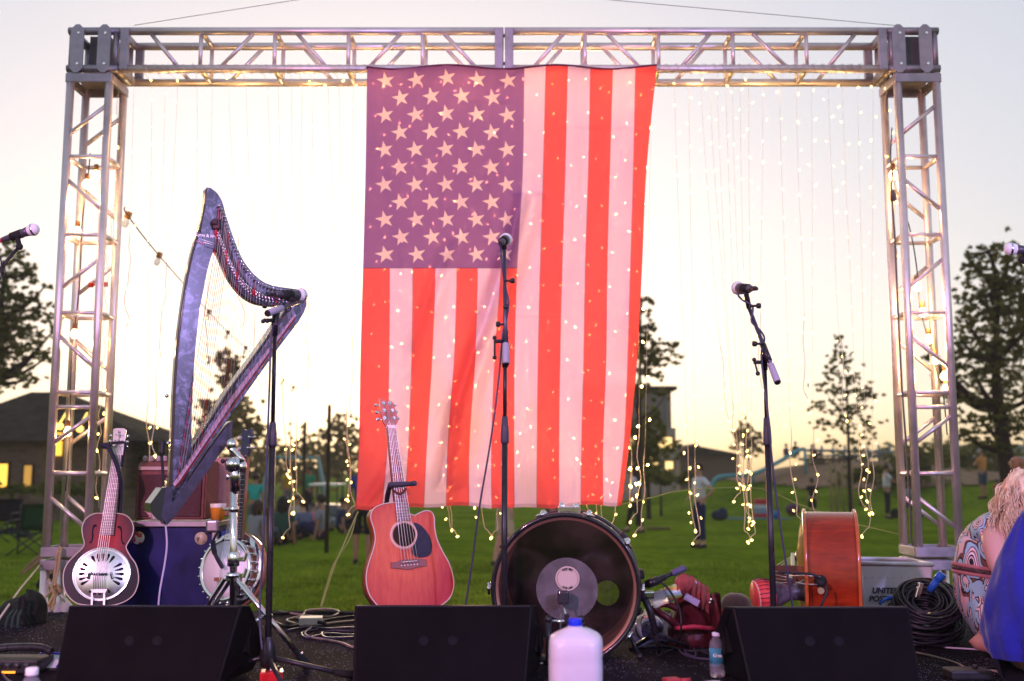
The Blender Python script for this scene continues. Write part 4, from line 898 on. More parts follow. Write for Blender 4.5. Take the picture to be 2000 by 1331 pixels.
b = MB(); b.path([P_(1068, 1214), P_(1138, 1214)], .007, 8); b.build('axle', CHR, pd)
b = MB(); b.path([P_(1107, 1216), P_(1101, 1180, .045)], .005, 8); b.build('beater_shaft', CHR, pd)
b = MB(); b.box(P_(1107, 1208), (.02, .02, .035), bev=.004); b.build('beater_hub', BLKM, pd)
b = MB(); b.box(P_(1100, 1167, .07), (.047, .04, .056), bev=.010, seg=3); b.build('beater', mat('beater_black', (.03, .028, .035), .35, coat=.3), pd)
b = MB(); b.path([P_(1095+1.9*cos(i*.8), 1200+i*.5)+V((0, .008*sin(i*.8), 0)) for i in range(80)], .0012, 4); b.build('spring', CHR, pd)
b = MB(); fp = onz(1103, 1303, STG+.012); b.box(fp+V((0, -.02, .0)), (.10, .34, .012), bev=.004); b.box(fp+V((0, -.03, .045)), (.085, .28, .010), rotx(.18), bev=.003); b.build('footboard', BLKM, pd)
# ================================================================ stage monitors (wedges)
MONC = mat('monitor_cabinet', (.004, .0035, .0045), .5, var=.2, vscale=60, bump=.15, bscale=220, spec=.12)
MONG = mat('monitor_grille', (.0045, .0036, .0045), .7, bump=.25, bscale=420, spec=.06, var=.25, vscale=5)
def monitor(tl, tr_, br, bl, sidepx, side, label, Yb=3.98, Yt=4.06):
    P = {k: at(q[0], q[1], y) for k, q, y in (('tl', tl, Yt), ('tr', tr_, Yt), ('br', br, Yb), ('bl', bl, Yb))}
    for k in ('bl', 'br'): P[k].z = STG+.008
    ctr = (P['bl']+P['br'])/2
    m = thing('stage_monitor', (ctr.x, ctr.y+.15, STG), label, 'monitor speaker', 'wedge monitors along the stage front')
    nrm = (P['tr']-P['tl']).cross(P['bl']-P['tl']).normalized()
    if nrm.y > 0: nrm = -nrm
    back = V((nrm.x*-1, abs(nrm.y), 0)).normalized(); back = back if back.y > 0 else -back
    L3 = []
    for lo, hi, sx in (('bl', 'tl', -1), ('br', 'tr', 1)):
        a, t_ = P[lo], P[hi]; side_ = (P['br']-P['bl']).normalized()*sx
        fl_ = sidepx if side == sx else None
        e = side_*(.022 if fl_ else .0)
        L3.append([a, t_, t_+back*.05+e+V((0, 0, -.004)), t_+back*.20+e*2.4+V((0, 0, -.17)), V((a.x, a.y, STG+.008))+back*.30+e*2.4])
    b = MB(); A_ = [b.bm.verts.new(v) for v in L3[0]]; B_ = [b.bm.verts.new(v) for v in L3[1]]
    b.bm.faces.new(A_); b.bm.faces.new(B_[::-1])
    for i in range(5): b.bm.faces.new((A_[i], B_[i], B_[(i+1) % 5], A_[(i+1) % 5]))
    bmesh.ops.bevel(b.bm, geom=b.bm.edges[:], offset=.007, segments=2, affect='EDGES', profile=.5)
    b.build('cabinet', MONC, m)
    f = lambda u, v, o=.002: (P['bl']*(1-u)+P['br']*u)*(1-v)+(P['tl']*(1-u)+P['tr']*u)*v + nrm*o
    b = MB(); b.prism([f(.016, .03), f(.984, .03), f(.984, .97), f(.016, .97)], nrm*.003); g_ = b.build('grille', MONG, m)
    for u in (.40, .565):
        b = MB(); c_ = f(u, .55, .0055); b.lathe([(.019, 0), (.016, .0025), (.012, .001), (0, .001)], c_, nrm, 20); o = b.build('port_cap', mat('cap_grey', (.009, .009, .011), .6, spec=.05), m); 
    b = MB()
    for i in range(90): b.ball(f(.02+.96*i/89, .985, .004), .0034, n=6, m=4)
    b.build('trim_ridge', mat('ridge_grey', (.03, .03, .04), .45, spec=.2), m)
    sg = side if side else 1
    q = L3[1] if sg > 0 else L3[0]; sn = (P['br']-P['bl']).normalized()*sg
    c_ = (q[0]+q[1]+q[2]+q[3]+q[4])/5
    def sp(a, h): return c_+back*a+V((0, 0, h))+sn*.010
    b = MB(); b.prism([sp(-.035, -.03), sp(.03, -.055), sp(.045, .0), sp(.0, .06)], -sn*.03); b.build('handle_pocket', mat('pocket_black', (.003, .003, .003), .9), m)
    b = MB(); b.path([sp(-.035, -.03), sp(.03, -.055), sp(.045, .0), sp(.0, .06)], .004, 6, closed=True); b.build('pocket_rim', MONC, m)
    return m
monitor((134, 1183), (472, 1183.5), (427, 1325), (104, 1325), [(482, 1188)], 1, 'black wedge monitor in front of the harp stand, left one with visible right side')
monitor((692, 1183), (1040, 1183), (1027, 1334), (688, 1334), [(1043, 1190)], 1, 'black wedge monitor between the red guitar and the bass drum, viewed square on')
monitor((1430, 1186), (1775, 1185), (1799, 1326), (1464, 1326), [(1416, 1230)], -1, 'black wedge monitor in front of the orange bass with its left side showing')
# ================================================================ microphones and stands
GRL = mat('mic_grille', (.90, .88, .92), .6, .0, bump=.5, bscale=500); MICB = mat('mic_body', (.10, .09, .12), .35, .5)
def mic_parts(root, p, d, ball_r=.028, L_=.145, ring=None):
    d = V(d).normalized(); p = V(p)
    b = MB(); b.lathe([(0, ball_r), (ball_r*.6, ball_r*.82), (ball_r*.92, ball_r*.42), (ball_r, 0), (ball_r*.96, -ball_r*.3), (ball_r*.78, -ball_r*.85)], p, d, 20); b.build('mic_grille', GRL, root)
    b = MB(); b.lathe([(ball_r*1.02, -.004), (ball_r*1.06, 0), (ball_r*1.02, .004)], p, d, 20); b.build('grille_band', CHR, root)
    b = MB(); b.lathe([(0, -ball_r*.6), (ball_r*.80, -ball_r*.8), (ball_r*.72, -.04), (.0125, -L_), (.011, -L_-.01), (0, -L_-.012)], p, d, 16); b.build('mic_body', MICB, root)
    e = p-d*(L_+.008)
    b = MB(); b.cyl(e, e-d*.045, .0095, .008, n=12); b.build('cable_plug', ring or BLKM, root)
    return e-d*.045
def knob(root, p, d, r=.012, L_=.028):
    b = MB(); d = V(d).normalized(); b.cyl(p, V(p)+d*L_, .005, n=8); b.lathe([(r*.8, L_), (r, L_+.004), (r, L_+.014), (r*.7, L_+.018), (0, L_+.018)], p, d, 10); b.build('clamp_knob', BLKM, root)
def stand(label, base, polepx, clutch, Y, boom, micd, micpx, sleeve, knobs, thandle, cable, legs, sl_len=.085):
    "polepx: top pixel of the upright; boom: list of (px,py,dY) from the counterweight end to the clip"
    P0 = V((at(base[0], base[1], Y).x, Y, STG)); top = at(polepx[0], polepx[1], Y)
    s_ = thing('mic_stand', P0, label, 'microphone stand', 'microphone stands on the stage')
    c0, c1 = at(clutch[0], clutch[1], Y), at(clutch[0], clutch[2], Y)
    ax = (top-P0)
    pp = lambda z: P0+ax*((z-P0.z)/ax.z)
    b = MB(); b.cyl(pp(STG+.06), pp(c1.z+.01), .0125, n=14); b.build('lower_tube', BLKM, s_)
    b = MB(); b.path([pp(c1.z), pp(c1.z+.01), pp((c0.z+c1.z)/2), pp(c0.z)], [.0155, .0175, .0165, .012], 14); b.build('height_clutch', mat('clutch_grip', (.06, .055, .075), .4), s_)
    b = MB(); b.cyl(pp(c0.z-.01), top, .0082, n=12); b.build('upper_tube', BLKM, s_)
    B_ = [at(x, y, Y+d) for x, y, d in boom]
    b = MB(); b.path([B_[0], B_[-1]], .0085, 12); b.build('boom_arm', mat('boom_violet_black', (.07, .065, .10), .3, .5), s_)
    bd_ = (B_[-1]-B_[0]).normalized()
    b = MB(); b.path([B_[0]-bd_*.004, B_[0], B_[0]+bd_*sl_len, B_[0]+bd_*(sl_len+.004)], [.012, .0145, .0135, .010], 14); b.build('counterweight_sleeve', mat('sleeve_grey', (.36, .33, .42), .4), s_)
    b = MB(); b.cyl(B_[0]-bd_*.0045, B_[0]-bd_*.010, .0142, .012, n=14); b.build('end_cap', RUB, s_)
    pv = B_[1]; b = MB(); b.path([pv-bd_*.035, pv+bd_*.05], .0135, 12); b.path([top-V((0, 0, .05)), top, pv], [.012, .014, .015], 10); b.build('pivot_clamp', BLKM, s_)
    for (kx, ky, dx) in knobs: knob(s_, at(kx, ky, Y+boom[1][2]*.8-.01)+V((0, 0, 0)), (dx, -.1, 0))
    if thandle:
        (hx, hy), (e1x, e1y), (e2x, e2y) = thandle; b = MB(); h0, e1, e2 = at(hx, hy, Y-.02), at(e1x, e1y, Y-.03), at(e2x, e2y, Y-.03)
        m_ = at((e1x), hy, Y-.03); b.path([h0, m_], .008, 8); b.path([e1, e2], .004, 8); b.ball(e1, .009); b.ball(e2, .0095); b.build('tilt_handle', BLKM, s_)
    mp_ = at(micpx[0], micpx[1], Y+micpx[2]); d = V(micd).normalized()
    tail = mic_parts(s_, mp_, d)
    hold = mp_-d*.085
    b = MB(); b.path([hold-d*.03, hold+d*.025], [.019, .021], 12); b.path([hold+V((0, 0, -.015)), (hold+B_[-1])/2+V((0, 0, -.006)), B_[-1]], [.010, .011, .011], 8); b.build('mic_clip', RUB, s_)
    if legs:
        b = MB(); b.lathe([(.014, .16), (.026, .13), (.032, .08), (.026, .05), (.0, .05)], P0, (0, 0, 1), 16); b.build('leg_hub', BLKM, s_)
        for a in legs:
            a = radians(a); e = P0+V((cos(a)*.30, sin(a)*.30, .014)); b = MB(); b.path([P0+V((0, 0, .085)), e], .0095, 10); lg = b.build('leg', BLKM, s_)
            b = MB(); b.path([e-V((cos(a)*.05, sin(a)*.05, -.012)), e+V((cos(a)*.02, sin(a)*.02, 0))], [.014, .016], 10); b.build('rubber_foot', RUB, lg)
    else:
        b = MB(); b.lathe([(.13, .0), (.13, .012), (.11, .022), (.03, .03), (.016, .06), (0, .06)], P0, (0, 0, 1), 32); b.build('round_base', BLKM, s_)
    if cable:
        b = MB(); b.path(spl([tail]+[at(x, y, Y+dd) for x, y, dd in cable], 8), .0042, 6)
        tag(b.build('mic_cable', mat('cable_violet', (.055, .045, .085), .35), None, base=P0), cable_label.pop(0), 'cable', 'microphone cables')
    return s_
cable_label = ['thin cable hanging beside the harp microphone stand', 'black cable running down the centre microphone stand in front of the flag', 'black cable wound round the boom of the microphone stand by the orange bass']
stand('straight microphone stand with short boom aimed at the harp neck', (523, 1300), (537, 632), (533, 825, 872), 4.13,
      [(524, 612, -.06), (540, 606, 0), (583, 590, .10)], (.50, .84, .12), (588, 577, .16), 0, [(536, 598, -.4)], ((533, 626), (514, 628), (522, 627)),
      [(566, 600, .08), (560, 612, .04), (545, 632, -.04), (531, 648, -.03), (526, 760, -.03), (521, 900, -.03), (513, 1080, -.03), (507, 1200, -.04), (512, 1270, -.06)], (5, 150, -65))
stand('tall microphone stand rising in front of the flag with microphone pointing upstage', (984, 1300), (986.5, 695), (985.5, 814, 867), 4.40,
      [(988, 709, -.06), (987, 668, 0), (985, 487, .10)], (.12, .95, .30), (988, 468, .17), 0, [(990, 634, -1), (984, 549, 1), (988, 602, 0)], ((982, 667), (966, 660), (966, 699)),
      [(978, 490, .0), (981, 520, -.0), (987, 560, .03), (993, 590, .03), (990, 620, .0), (981, 660, -.02), (974, 740, -.02), (960, 850, -.02), (935, 1000, .02), (922, 1100, .08), (908, 1190, .12), (900, 1240, .16)], None)
stand('microphone stand with boom leaning left over the orange bass', (1515, 1300), (1493, 700), (1500, 816, 870), 4.36,
      [(1518, 745, -.10), (1497, 692, -.03), (1463, 602, .10)], (-.18, .95, .18), (1441, 563, .15), 0, [(1491, 672, -1), (1464, 598, 1)], ((1488, 708), (1473, 703), (1480, 730)),
      [(1474, 560, .10), (1462, 572, .06), (1442, 575, .08), (1450, 586, .06), (1470, 600, .06), (1468, 628, .06), (1484, 645, .03), (1493, 662, .01), (1487, 690, -.03), (1490, 730, -.03), (1499, 800, -.03), (1508, 900, -.03), (1520, 1000, -.02), (1538, 1120, .0), (1550, 1200, .04), (1556, 1250, .06)], None)
RED = mat('red_tape', (.65, .02, .06), .45)
def side_mic(ballpx, Y, d, joint, elbow, basex, label, ring):
    p = at(ballpx[0], ballpx[1], Y); P0 = V((basex, Y-.1, STG)); s_ = thing('mic_stand', P0, label, 'microphone stand', 'microphone stands on the stage')
    tail = mic_parts(s_, p, d, ring=ring); j = at(joint[0], joint[1], Y); d = V(d).normalized(); hold = p-d*.08
    b = MB(); b.path([hold-d*.03, hold+d*.025], [.019, .021], 12); b.path([hold, j], [.011, .012], 8); b.ball(j, .016); b.build('mic_clip', RUB, s_)
    el = at(elbow[0], elbow[1], Y); el2 = V((basex, Y-.1, el.z-.12)); b = MB(); b.path([j, el, el2], .0085, 10); b.build('boom_arm', BLKM, s_)
    b = MB(); b.ball(el2, .024); b.build('pivot_clamp', BLKM, s_)
    b = MB(); b.cyl(P0, el2, .0115, n=12); b.build('lower_tube', BLKM, s_)
    b = MB(); b.lathe([(.13, .0), (.13, .012), (.11, .022), (.03, .03), (.016, .06), (0, .06)], P0, (0, 0, 1), 32); b.build('round_base', BLKM, s_)
    b = MB(); b.path(spl([tail, tail-d*.02+V((0, 0, -.03)), at(elbow[0]-2, elbow[1]-22, Y-.02), at(elbow[0]-6, elbow[1]+30, Y-.02) if basex < 0 else el2, el2+V((0, 0, -.1)), P0+V((.02, 0, .05))]), .0042, 6); b.build('cable', CAB, s_)
    if basex < 0: b = MB(); b.ball(at(4, 531, Y-.01), .011); b.build('clamp_knob', BLKM, s_)
side_mic((65, 449), 4.75, (.93, -.1, .28), (38, 482), (2, 524), -2.42, 'microphone at the left edge with red taped plug, on boom stand', RED)
side_mic((1974, 487), 4.5, (-.97, .1, .10), (1996, 508), (2020, 540), 2.45, 'microphone poking in at the right edge above the blond woman', None)
# kick drum microphone
ks = thing('kick_mic_stand', onz(1284, 1262, STG), 'low black boom stand with kick drum microphone beside the bass drum', 'microphone stand')
KY = 4.55; K = lambda x, y, d=0: at(x, y, KY+d)
b = MB(); b.path([K(1245, 1150), K(1300, 1127)], .013, 10); b.path([K(1262, 1143), K(1286, 1133)], .018, 10); b.build('boom_clamp', BLKM, ks)
b = MB(); b.path([K(1285, 1134), K(1316, 1119)], .0085, 10); b.build('boom_arm', BLKM, ks)
b = MB(); b.path([K(1312, 1121), K(1314, 1120), K(1337, 1110), K(1339, 1109)], [.010, .014, .014, .010], 12); b.build('foam_grip', mat('sleeve_violet', (.08, .07, .14), .5), ks)
b = MB(); b.path([K(1256, 1162), K(1270, 1195), K(1281, 1240)], .015, 10); b.ball(K(1256, 1165), .022); b.build('upright_tube', BLKM, ks)
b = MB(); b.box(K(1266, 1162), (.05, .03, .03), bev=.006); b.ball(K(1250, 1165), .018); b.build('swivel_joint', CHR, ks)
for (x_, y_) in ((1288, 1278), (1345, 1262), (1240, 1262)):
    b = MB(); e = onz(x_, y_, STG+.012); b.path([K(1281, 1238), e], .010, 8); b.ball(e, .015); b.build('leg', BLKM, ks)
b = MB(); m0 = onz(1268, 1262, STG)+V((0, .06, .07)); b.lathe([(0, -.05), (.035, -.045), (.052, -.01), (.052, .02), (.042, .055), (.02, .075), (0, .08)], m0, (.75, -.5, .25), 20); km = b.build('mic_body', mat('kick_mic_silver', (.30, .27, .36), .25, .8), ks)
b = MB(); b.lathe([(.053, -.012), (.058, 0), (.053, .012)], m0-V((.012, -.01, 0)), (.75, -.5, .25), 24); b.build('mic_band', mat('cream_band', (.55, .45, .38), .5), km)
b = MB(); b.path(spl([K(1288, 1136), K(1303, 1148), K(1318, 1170), K(1328, 1195), K(1330, 1230), onz(1322, 1262, STG+.01), onz(1300, 1275, STG+.008)]), .0045, 6)
tag(b.build('mic_cable', CAB, None, base=K(1318, 1170)), 'black cable curving over the water bottle from the kick drum microphone', 'cable', 'microphone cables')
# ================================================================ blue road case, amplifier, cups
CY = 5.22
cs = thing('road_case', at(340, 1190, CY+.2), 'blue road case with aluminium edges and round stickers below the amplifier', 'road case')
x0, x1 = at(236, 1100, CY).x, at(418, 1100, CY).x; zt, zb = at(300, 1019, CY).z, STG+.012; dpt = .44
BLU = mat('case_blue', (.005, .007, .075), .38, var=.35, vscale=7, rvar=.1); ALE = mat('case_edge', (.34, .31, .34), .35, .9, var=.15, vscale=20)
b = MB(); b.box(((x0+x1)/2, CY+dpt/2, (zt+zb)/2), (x1-x0-.012, dpt-.012, zt-zb-.012)); b.build('case_panel', BLU, cs)
for (c_, sz_) in ((((x0+x1)/2, CY, zt-.012), (x1-x0, .026, .028)), (((x0+x1)/2, CY, zb+.012), (x1-x0, .026, .028)), ((x1, CY+.004, (zt+zb)/2), (.028, .028, zt-zb-.06)), ((x0, CY+.004, (zt+zb)/2), (.028, .028, zt-zb-.06)), ((x1, CY+dpt/2, zt-.012), (.026, dpt, .027)), ((x1, CY+dpt, (zt+zb)/2), (.026, .026, zt-zb))):
    b = MB(); b.box(c_, sz_, bev=.004); b.build('edge_trim', ALE, cs)
for (x_, z_) in ((x1, zt), (x0, zt), (x1, zb+.02), (x0, zb+.02)):
    b = MB(); b.box((x_-.012*(1 if x_ > (x0+x1)/2 else -1), CY-.006, z_-.022), (.062, .03, .062), bev=.012, seg=3); b.build('ball_corner', ALE, cs)
b = MB(); b.box((x1+.014, CY+.17, zt-.16), (.004, .22, .22)); b.build('side_panel', mat('case_blue_bright', (.02, .05, .35), .4), cs)
def sticker_mat(nm, cs_):
    m = bpy.data.materials.new(nm); m.use_nodes = True; nt = m.node_tree; b = nt.nodes['Principled BSDF']; L = nt.links.new
    tc = N(nt, 'ShaderNodeTexCoord'); n = N(nt, 'ShaderNodeTexVoronoi'); n.inputs['Scale'].default_value = 55; L(tc.outputs['Object'], n.inputs['Vector'])
    wn = N(nt, 'ShaderNodeTexWhiteNoise'); L(n.outputs['Position'], wn.inputs['Vector']); r = N(nt, 'ShaderNodeValToRGB'); r.color_ramp.interpolation = 'CONSTANT'; e = r.color_ramp.elements
    e[0].color = (*cs_[0], 1); e[1].color = (*cs_[1], 1); e[1].position = .4
    for i, q in enumerate(cs_[2:]): x = e.new(.6+.15*i); x.color = (*q, 1)
    L(wn.outputs['Value'], r.inputs['Fac']); L(r.outputs[0], b.inputs['Base Color']); b.inputs['Roughness'].default_value = .4; return m
for (x_, y_, mt) in ((269, 1051, sticker_mat('sticker_white', [(.7, .65, .62), (.45, .04, .05), (.5, .3, .08), (.7, .6, .5)])), (392, 1052, sticker_mat('sticker_tan', [(.42, .36, .26), (.12, .12, .10), (.3, .28, .2), (.5, .42, .3)]))):
    b = MB(); c_ = at(x_, y_, CY); b.lathe([(0, .002), (.030, .002), (.031, 0)], (c_.x, CY+.005, c_.z), (0, -1, 0), 28); b.build('round_sticker', mt, cs)
AY = 5.26; amp = thing('guitar_amplifier', at(345, 1012, AY+.12), 'brown guitar amplifier with control knobs on top of the blue road case', 'amplifier')
TOL = mat('amp_tolex', (.17, .055, .05), .6, var=.25, vscale=40, bump=.2, bscale=200); TOLR = mat('amp_side_tan', (.42, .19, .17), .6, var=.2, vscale=22)
ax0, ax1, az0, az1 = at(264, 950, AY).x, at(402, 950, AY).x, zt+.006, at(300, 905, AY).z
b = MB(); b.prism([(ax0, AY, az0), (ax0, AY+.24, az0), (ax0, AY+.24, az1+.01), (ax0, AY+.05, az1+.01), (ax0, AY+.008, az1-.02)], (ax1-ax0, 0, 0)); bmesh.ops.bevel(b.bm, geom=b.bm.edges[:], offset=.008, segments=2, affect='EDGES'); b.build('cabinet', TOL, amp)
b = MB(); b.box(((ax0+ax1)/2, AY-.002, (az0+az1)/2-.02), (ax1-ax0-.04, .012, az1-az0-.07), bev=.004); b.build('grille_cloth', mat('amp_grille', (.075, .028, .030), .85, var=.3, vscale=120, bump=.4, bscale=300), amp)
b = MB(); b.box(((ax0+ax1)/2, AY+.0, az1-.026), (ax1-ax0-.03, .012, .018), bev=.003); b.build('piping_strip', mat('amp_strip', (.45, .30, .28), .5), amp)
for i in range(8):
    b = MB(); p = V((ax0+.03+i*.032, AY+.045, az1+.014)); b.lathe([(.012, 0), (.011, .016), (.006, .022), (0, .022)], p, (0, -.3, 1), 10); b.build('control_knob', mat('knob_pale', (.35, .25, .27), .35), amp)
amb = thing('amplifier_cabinet', at(415, 1010, AY+.30), 'tan sided wooden amplifier cabinet standing behind the brown amplifier', 'amplifier')
bx0, bx1, bz1 = ax1-.04, at(436, 950, AY+.22).x, at(420, 893, AY+.1).z
b = MB(); b.box(((bx0+bx1)/2, AY+.42, (az0+bz1)/2), (bx1-bx0, .30, bz1-az0), bev=.02, seg=3); b.build('cabinet', TOLR, amb)
for (x_, z_) in ((bx1-.02, bz1-.02), (bx1-.02, az0+.03)):
    b = MB(); b.ball((x_, AY+.275, z_), .013); b.build('corner_stud', BLKM, amb)
for k, (x_, y_, lb_) in enumerate(((422, 1013, 'orange beer cup with white rim, rear one on blue case'), (429, 1012, 'orange beer cup with white rim at the corner of the blue case'))):
    c_ = at(x_, y_, CY+.04+.03*k); c_.z = zt+.004; cup = thing('beer_cup', c_, lb_, 'cup', 'cups on the blue road case')
    b = MB(); b.lathe([(0, .001), (.022, 0), (.029, .062)], c_, (0, 0, 1), 18); b.build('drink', mat('beer_orange', (.80, .30, .03), .3, trans=.2), cup)
    b = MB(); b.lathe([(.029, .062), (.031, .078), (.030, .080), (0, .076)], c_, (0, 0, 1), 18); b.build('foam_rim', mat('foam_white', (.78, .70, .60), .7), cup)
# ================================================================ milk jug, bottles, small things up front
JY = 3.06; jp = at(1126, 1300, JY); jz = STG+.004
jug = thing('water_jug', (jp.x, JY+.06, STG), 'translucent white plastic gallon jug with blue cap in front of the bass drum', 'jug')
def milky():
    m = bpy.data.materials.new('jug_plastic'); m.use_nodes = True; nt = m.node_tree; b = nt.nodes['Principled BSDF']
    b.inputs['Base Color'].default_value = (.60, .56, .62, 1); b.inputs['Roughness'].default_value = .38; b.inputs['Subsurface Weight'].default_value = .6; b.inputs['Subsurface Radius'].default_value = (.05, .05, .05); b.inputs['Subsurface Scale'].default_value = .6
    tc = N(nt, 'ShaderNodeTexCoord'); n = N(nt, 'ShaderNodeTexNoise'); n.inputs['Scale'].default_value = 7; n.inputs['Detail'].default_value = 3; nt.links.new(tc.outputs['Object'], n.inputs['Vector'])
    bp = N(nt, 'ShaderNodeBump'); bp.inputs['Strength'].default_value = .25; bp.inputs['Distance'].default_value = .02; nt.links.new(n.outputs['Fac'], bp.inputs['Height']); nt.links.new(bp.outputs[0], b.inputs['Normal']); return m
JZ_ = lambda y: at(1126, y, JY).z
prof = [(jz, .066), (jz+.012, .0755), (JZ_(1300), .0765), (JZ_(1290), .0755), (JZ_(1284), .0765), (JZ_(1262), .0745), (JZ_(1251), .070), (JZ_(1244), .058), (JZ_(1237), .038), (JZ_(1231), .0215), (JZ_(1227), .0185), (JZ_(1222), .0185)]
b = MB(); n_ = 40; rgs = []
for z_, r_ in prof:
    e_ = 4.0 if r_ > .06 else (3.0 if r_ > .03 else 2.0); rg_ = []
    for j in range(n_):
        a = 2*pi*j/n_+pi/8; c_, s_ = cos(a), sin(a); k_ = (abs(c_)**e_+abs(s_)**e_)**(-1/e_)*(1 if z_ > JZ_(1255) else 1-.012*max(0, cos(4*a-pi/2))**6); rg_.append(b.bm.verts.new((jp.x+c_*k_*r_*.985, JY+.06+s_*k_*r_*.985, z_)))
    rgs.append(rg_)
for A_, B_ in zip(rgs, rgs[1:]):
    for j in range(n_): f = b.bm.faces.new((A_[j], A_[(j+1) % n_], B_[(j+1) % n_], B_[j])); f.smooth = True
b.bm.faces.new(rgs[0]); jb = b.build('jug_body', milky(), jug)
b = MB(); b.path(spl([(jp.x+.03, JY+.10, JZ_(1243)), (jp.x+.07, JY+.13, JZ_(1262)), (jp.x+.068, JY+.135, JZ_(1300)), (jp.x+.05, JY+.12, JZ_(1330))]), .012, 10); b.build('handle', milky(), jug)
b = MB(); b.lathe([(.0190, JZ_(1226)), (.0195, JZ_(1217)), (.0178, JZ_(1214)), (0, JZ_(1213.6))], (jp.x, JY+.06, 0), (0, 0, 1), 28); b.build('cap', mat('cap_blue', (.01, .03, .55), .35), jug)
b = MB(); b.lathe([(.0205, JZ_(1228)), (.0205, JZ_(1226.2)), (.0185, JZ_(1226))], (jp.x, JY+.06, 0), (0, 0, 1), 28); b.build('cap_ring', mat('cap_blue', (.01, .03, .55), .35), jug)
def plastic(): return mat('bottle_plastic', (.78, .74, .86), .08, trans=.75, ior=1.2, alpha=.55)
def bottle(loc, axis, label, lab_m, H=.205, r=.031, lab=(.33, .66), text=None, lab_m2=None, capm=None):
    ax = V(axis).normalized(); o = V(loc); t = thing('water_bottle', o, label, 'bottle', 'water bottles on the stage')
    b = MB(); b.lathe([(0, .004), (r*.8, 0), (r, .008), (r, H*.30), (r*.955, H*.32), (r*.955, H*.68), (r, H*.70), (r*.9, H*.78), (r*.55, H*.88), (.0125, H*.91), (.0125, H*.93)], o, ax, 24); b.build('bottle_body', plastic(), t)
    b = MB(); b.lathe([(r*.80, .010), (r*.9, .014), (r*.9, H*.72), (0, H*.72)], o, ax, 20); b.build('water', mat('water', (.8, .78, .88), .05, trans=.9, ior=1.33, alpha=.4), t)
    b = MB(); b.lathe([(r*.965, H*lab[0]), (r*.975, H*lab[0]), (r*.975, H*lab[1]), (r*.965, H*lab[1])], o, ax, 24); lb_ = b.build('paper_label', lab_m, t)
    b = MB(); b.lathe([(.0165, H*.92), (.017, H*.925), (.0165, H*.995), (.014, H), (0, H)], o, ax, 20); b.build('cap', capm or mat('cap_lilac', (.70, .66, .82), .45), t)
    if text:
        c_ = o+ax*H*.5+V((0, -1, 0))*r*1.0; text_part('label_text', text, .017, frame_mat(c_, (1, 0, 0), (0, 0, 1)), WHT, lb_, bold=.0004)
    return t
def stripes(nm, cols, ax=2, sc_=30):
    m = bpy.data.materials.new(nm); m.use_nodes = True; nt = m.node_tree; b = nt.nodes['Principled BSDF']; L = nt.links.new; tc = N(nt, 'ShaderNodeTexCoord'); sp = N(nt, 'ShaderNodeSeparateXYZ'); L(tc.outputs['Object'], sp.inputs[0])
    mm = N(nt, 'ShaderNodeMath', operation='MULTIPLY'); mm.inputs[1].default_value = sc_; L(sp.outputs[ax], mm.inputs[0]); fr = N(nt, 'ShaderNodeMath', operation='FRACT'); L(mm.outputs[0], fr.inputs[0])
    r = N(nt, 'ShaderNodeValToRGB'); r.color_ramp.interpolation = 'CONSTANT'; e = r.color_ramp.elements; e[0].color = (*cols[0], 1); e[1].color = (*cols[1], 1); e[1].position = 1/len(cols)
    for i, q in enumerate(cols[2:]): x = e.new((i+2)/len(cols)); x.color = (*q, 1)
    L(fr.outputs[0], r.inputs['Fac']); L(r.outputs[0], b.inputs['Base Color']); b.inputs['Roughness'].default_value = .4; return m
SLAB = stripes('label_stripes_vertical', [(.42, .50, .58), (.65, .22, .05), (.58, .50, .22), (.55, .10, .04), (.36, .45, .55)], 0, 22)
bottle(flz(1332, 1232, 0), (0, 0, 1), 'upright clear water bottle with striped label in front of the red bag', SLAB, H=.20)
bottle(flz(1316, 1250, .032), (.97, -.2, 0), 'clear water bottle lying on the floor below the red bag', stripes('label_stripes_lying', [(.6, .25, .05), (.08, .07, .08), (.42, .5, .56), (.55, .12, .04)], 2, 26), H=.20)
bottle(at(1272, 1176, 4.78), (.92, .1, .36), 'clear water bottle lying on top of the red bag', stripes('label_stripes_pale', [(.5, .62, .6), (.7, .3, .08), (.45, .5, .12), (.5, .6, .62)], 2, 24), H=.22, r=.033)
bp0 = onz(1401, 1322, STG); bottle(bp0, (0, 0, 1), 'small water bottle with teal label at the side of the right monitor', mat('label_teal', (.05, .22, .30), .4, var=.2, vscale=40), H=.165, r=.029, lab=(.25, .66), text='Great', capm=mat('cap_lilac', (.70, .66, .82), .45))
bottle(V((at(63, 1300, 3.02).x, 3.02, STG)), (0, 0, 1), 'clear water bottle with white cap at the lower left corner', mat('label_clear', (.6, .58, .68), .3), H=.243, r=.034, capm=WHT)
# effects pedals at the lower left
pu = thing('effects_unit', onz(30, 1312, STG), 'black effects unit with row of knobs and small green and orange lights at lower left', 'effects pedal')
p0 = onz(28, 1316, STG); b = MB(); b.box(p0+V((-.03, .05, .028)), (.26, .15, .05), bev=.006); b.build('housing', BLK, pu)
b = MB(); b.path(spl([p0+V((-.15, .08, .075)), p0+V((-.05, .085, .085)), p0+V((.06, .08, .085)), p0+V((.11, .07, .07))]), .016, 10); b.build('roll_bar', BLKM, pu)
for i in range(6):
    b = MB(); b.lathe([(.011, 0), (.010, .016), (0, .017)], p0+V((-.12+i*.036, -.026, .034)), (0, -1, .35), 12); b.build('control_knob', mat('knob_black', (.03, .03, .03), .25, coat=.6), pu)
b = MB(); b.box(p0+V((-.01, -.028, .010)), (.05, .006, .008)); b.build('orange_light', mat('led_orange', (.6, .2, .02), .4, emit=(1, .35, .03), es=.35), pu)
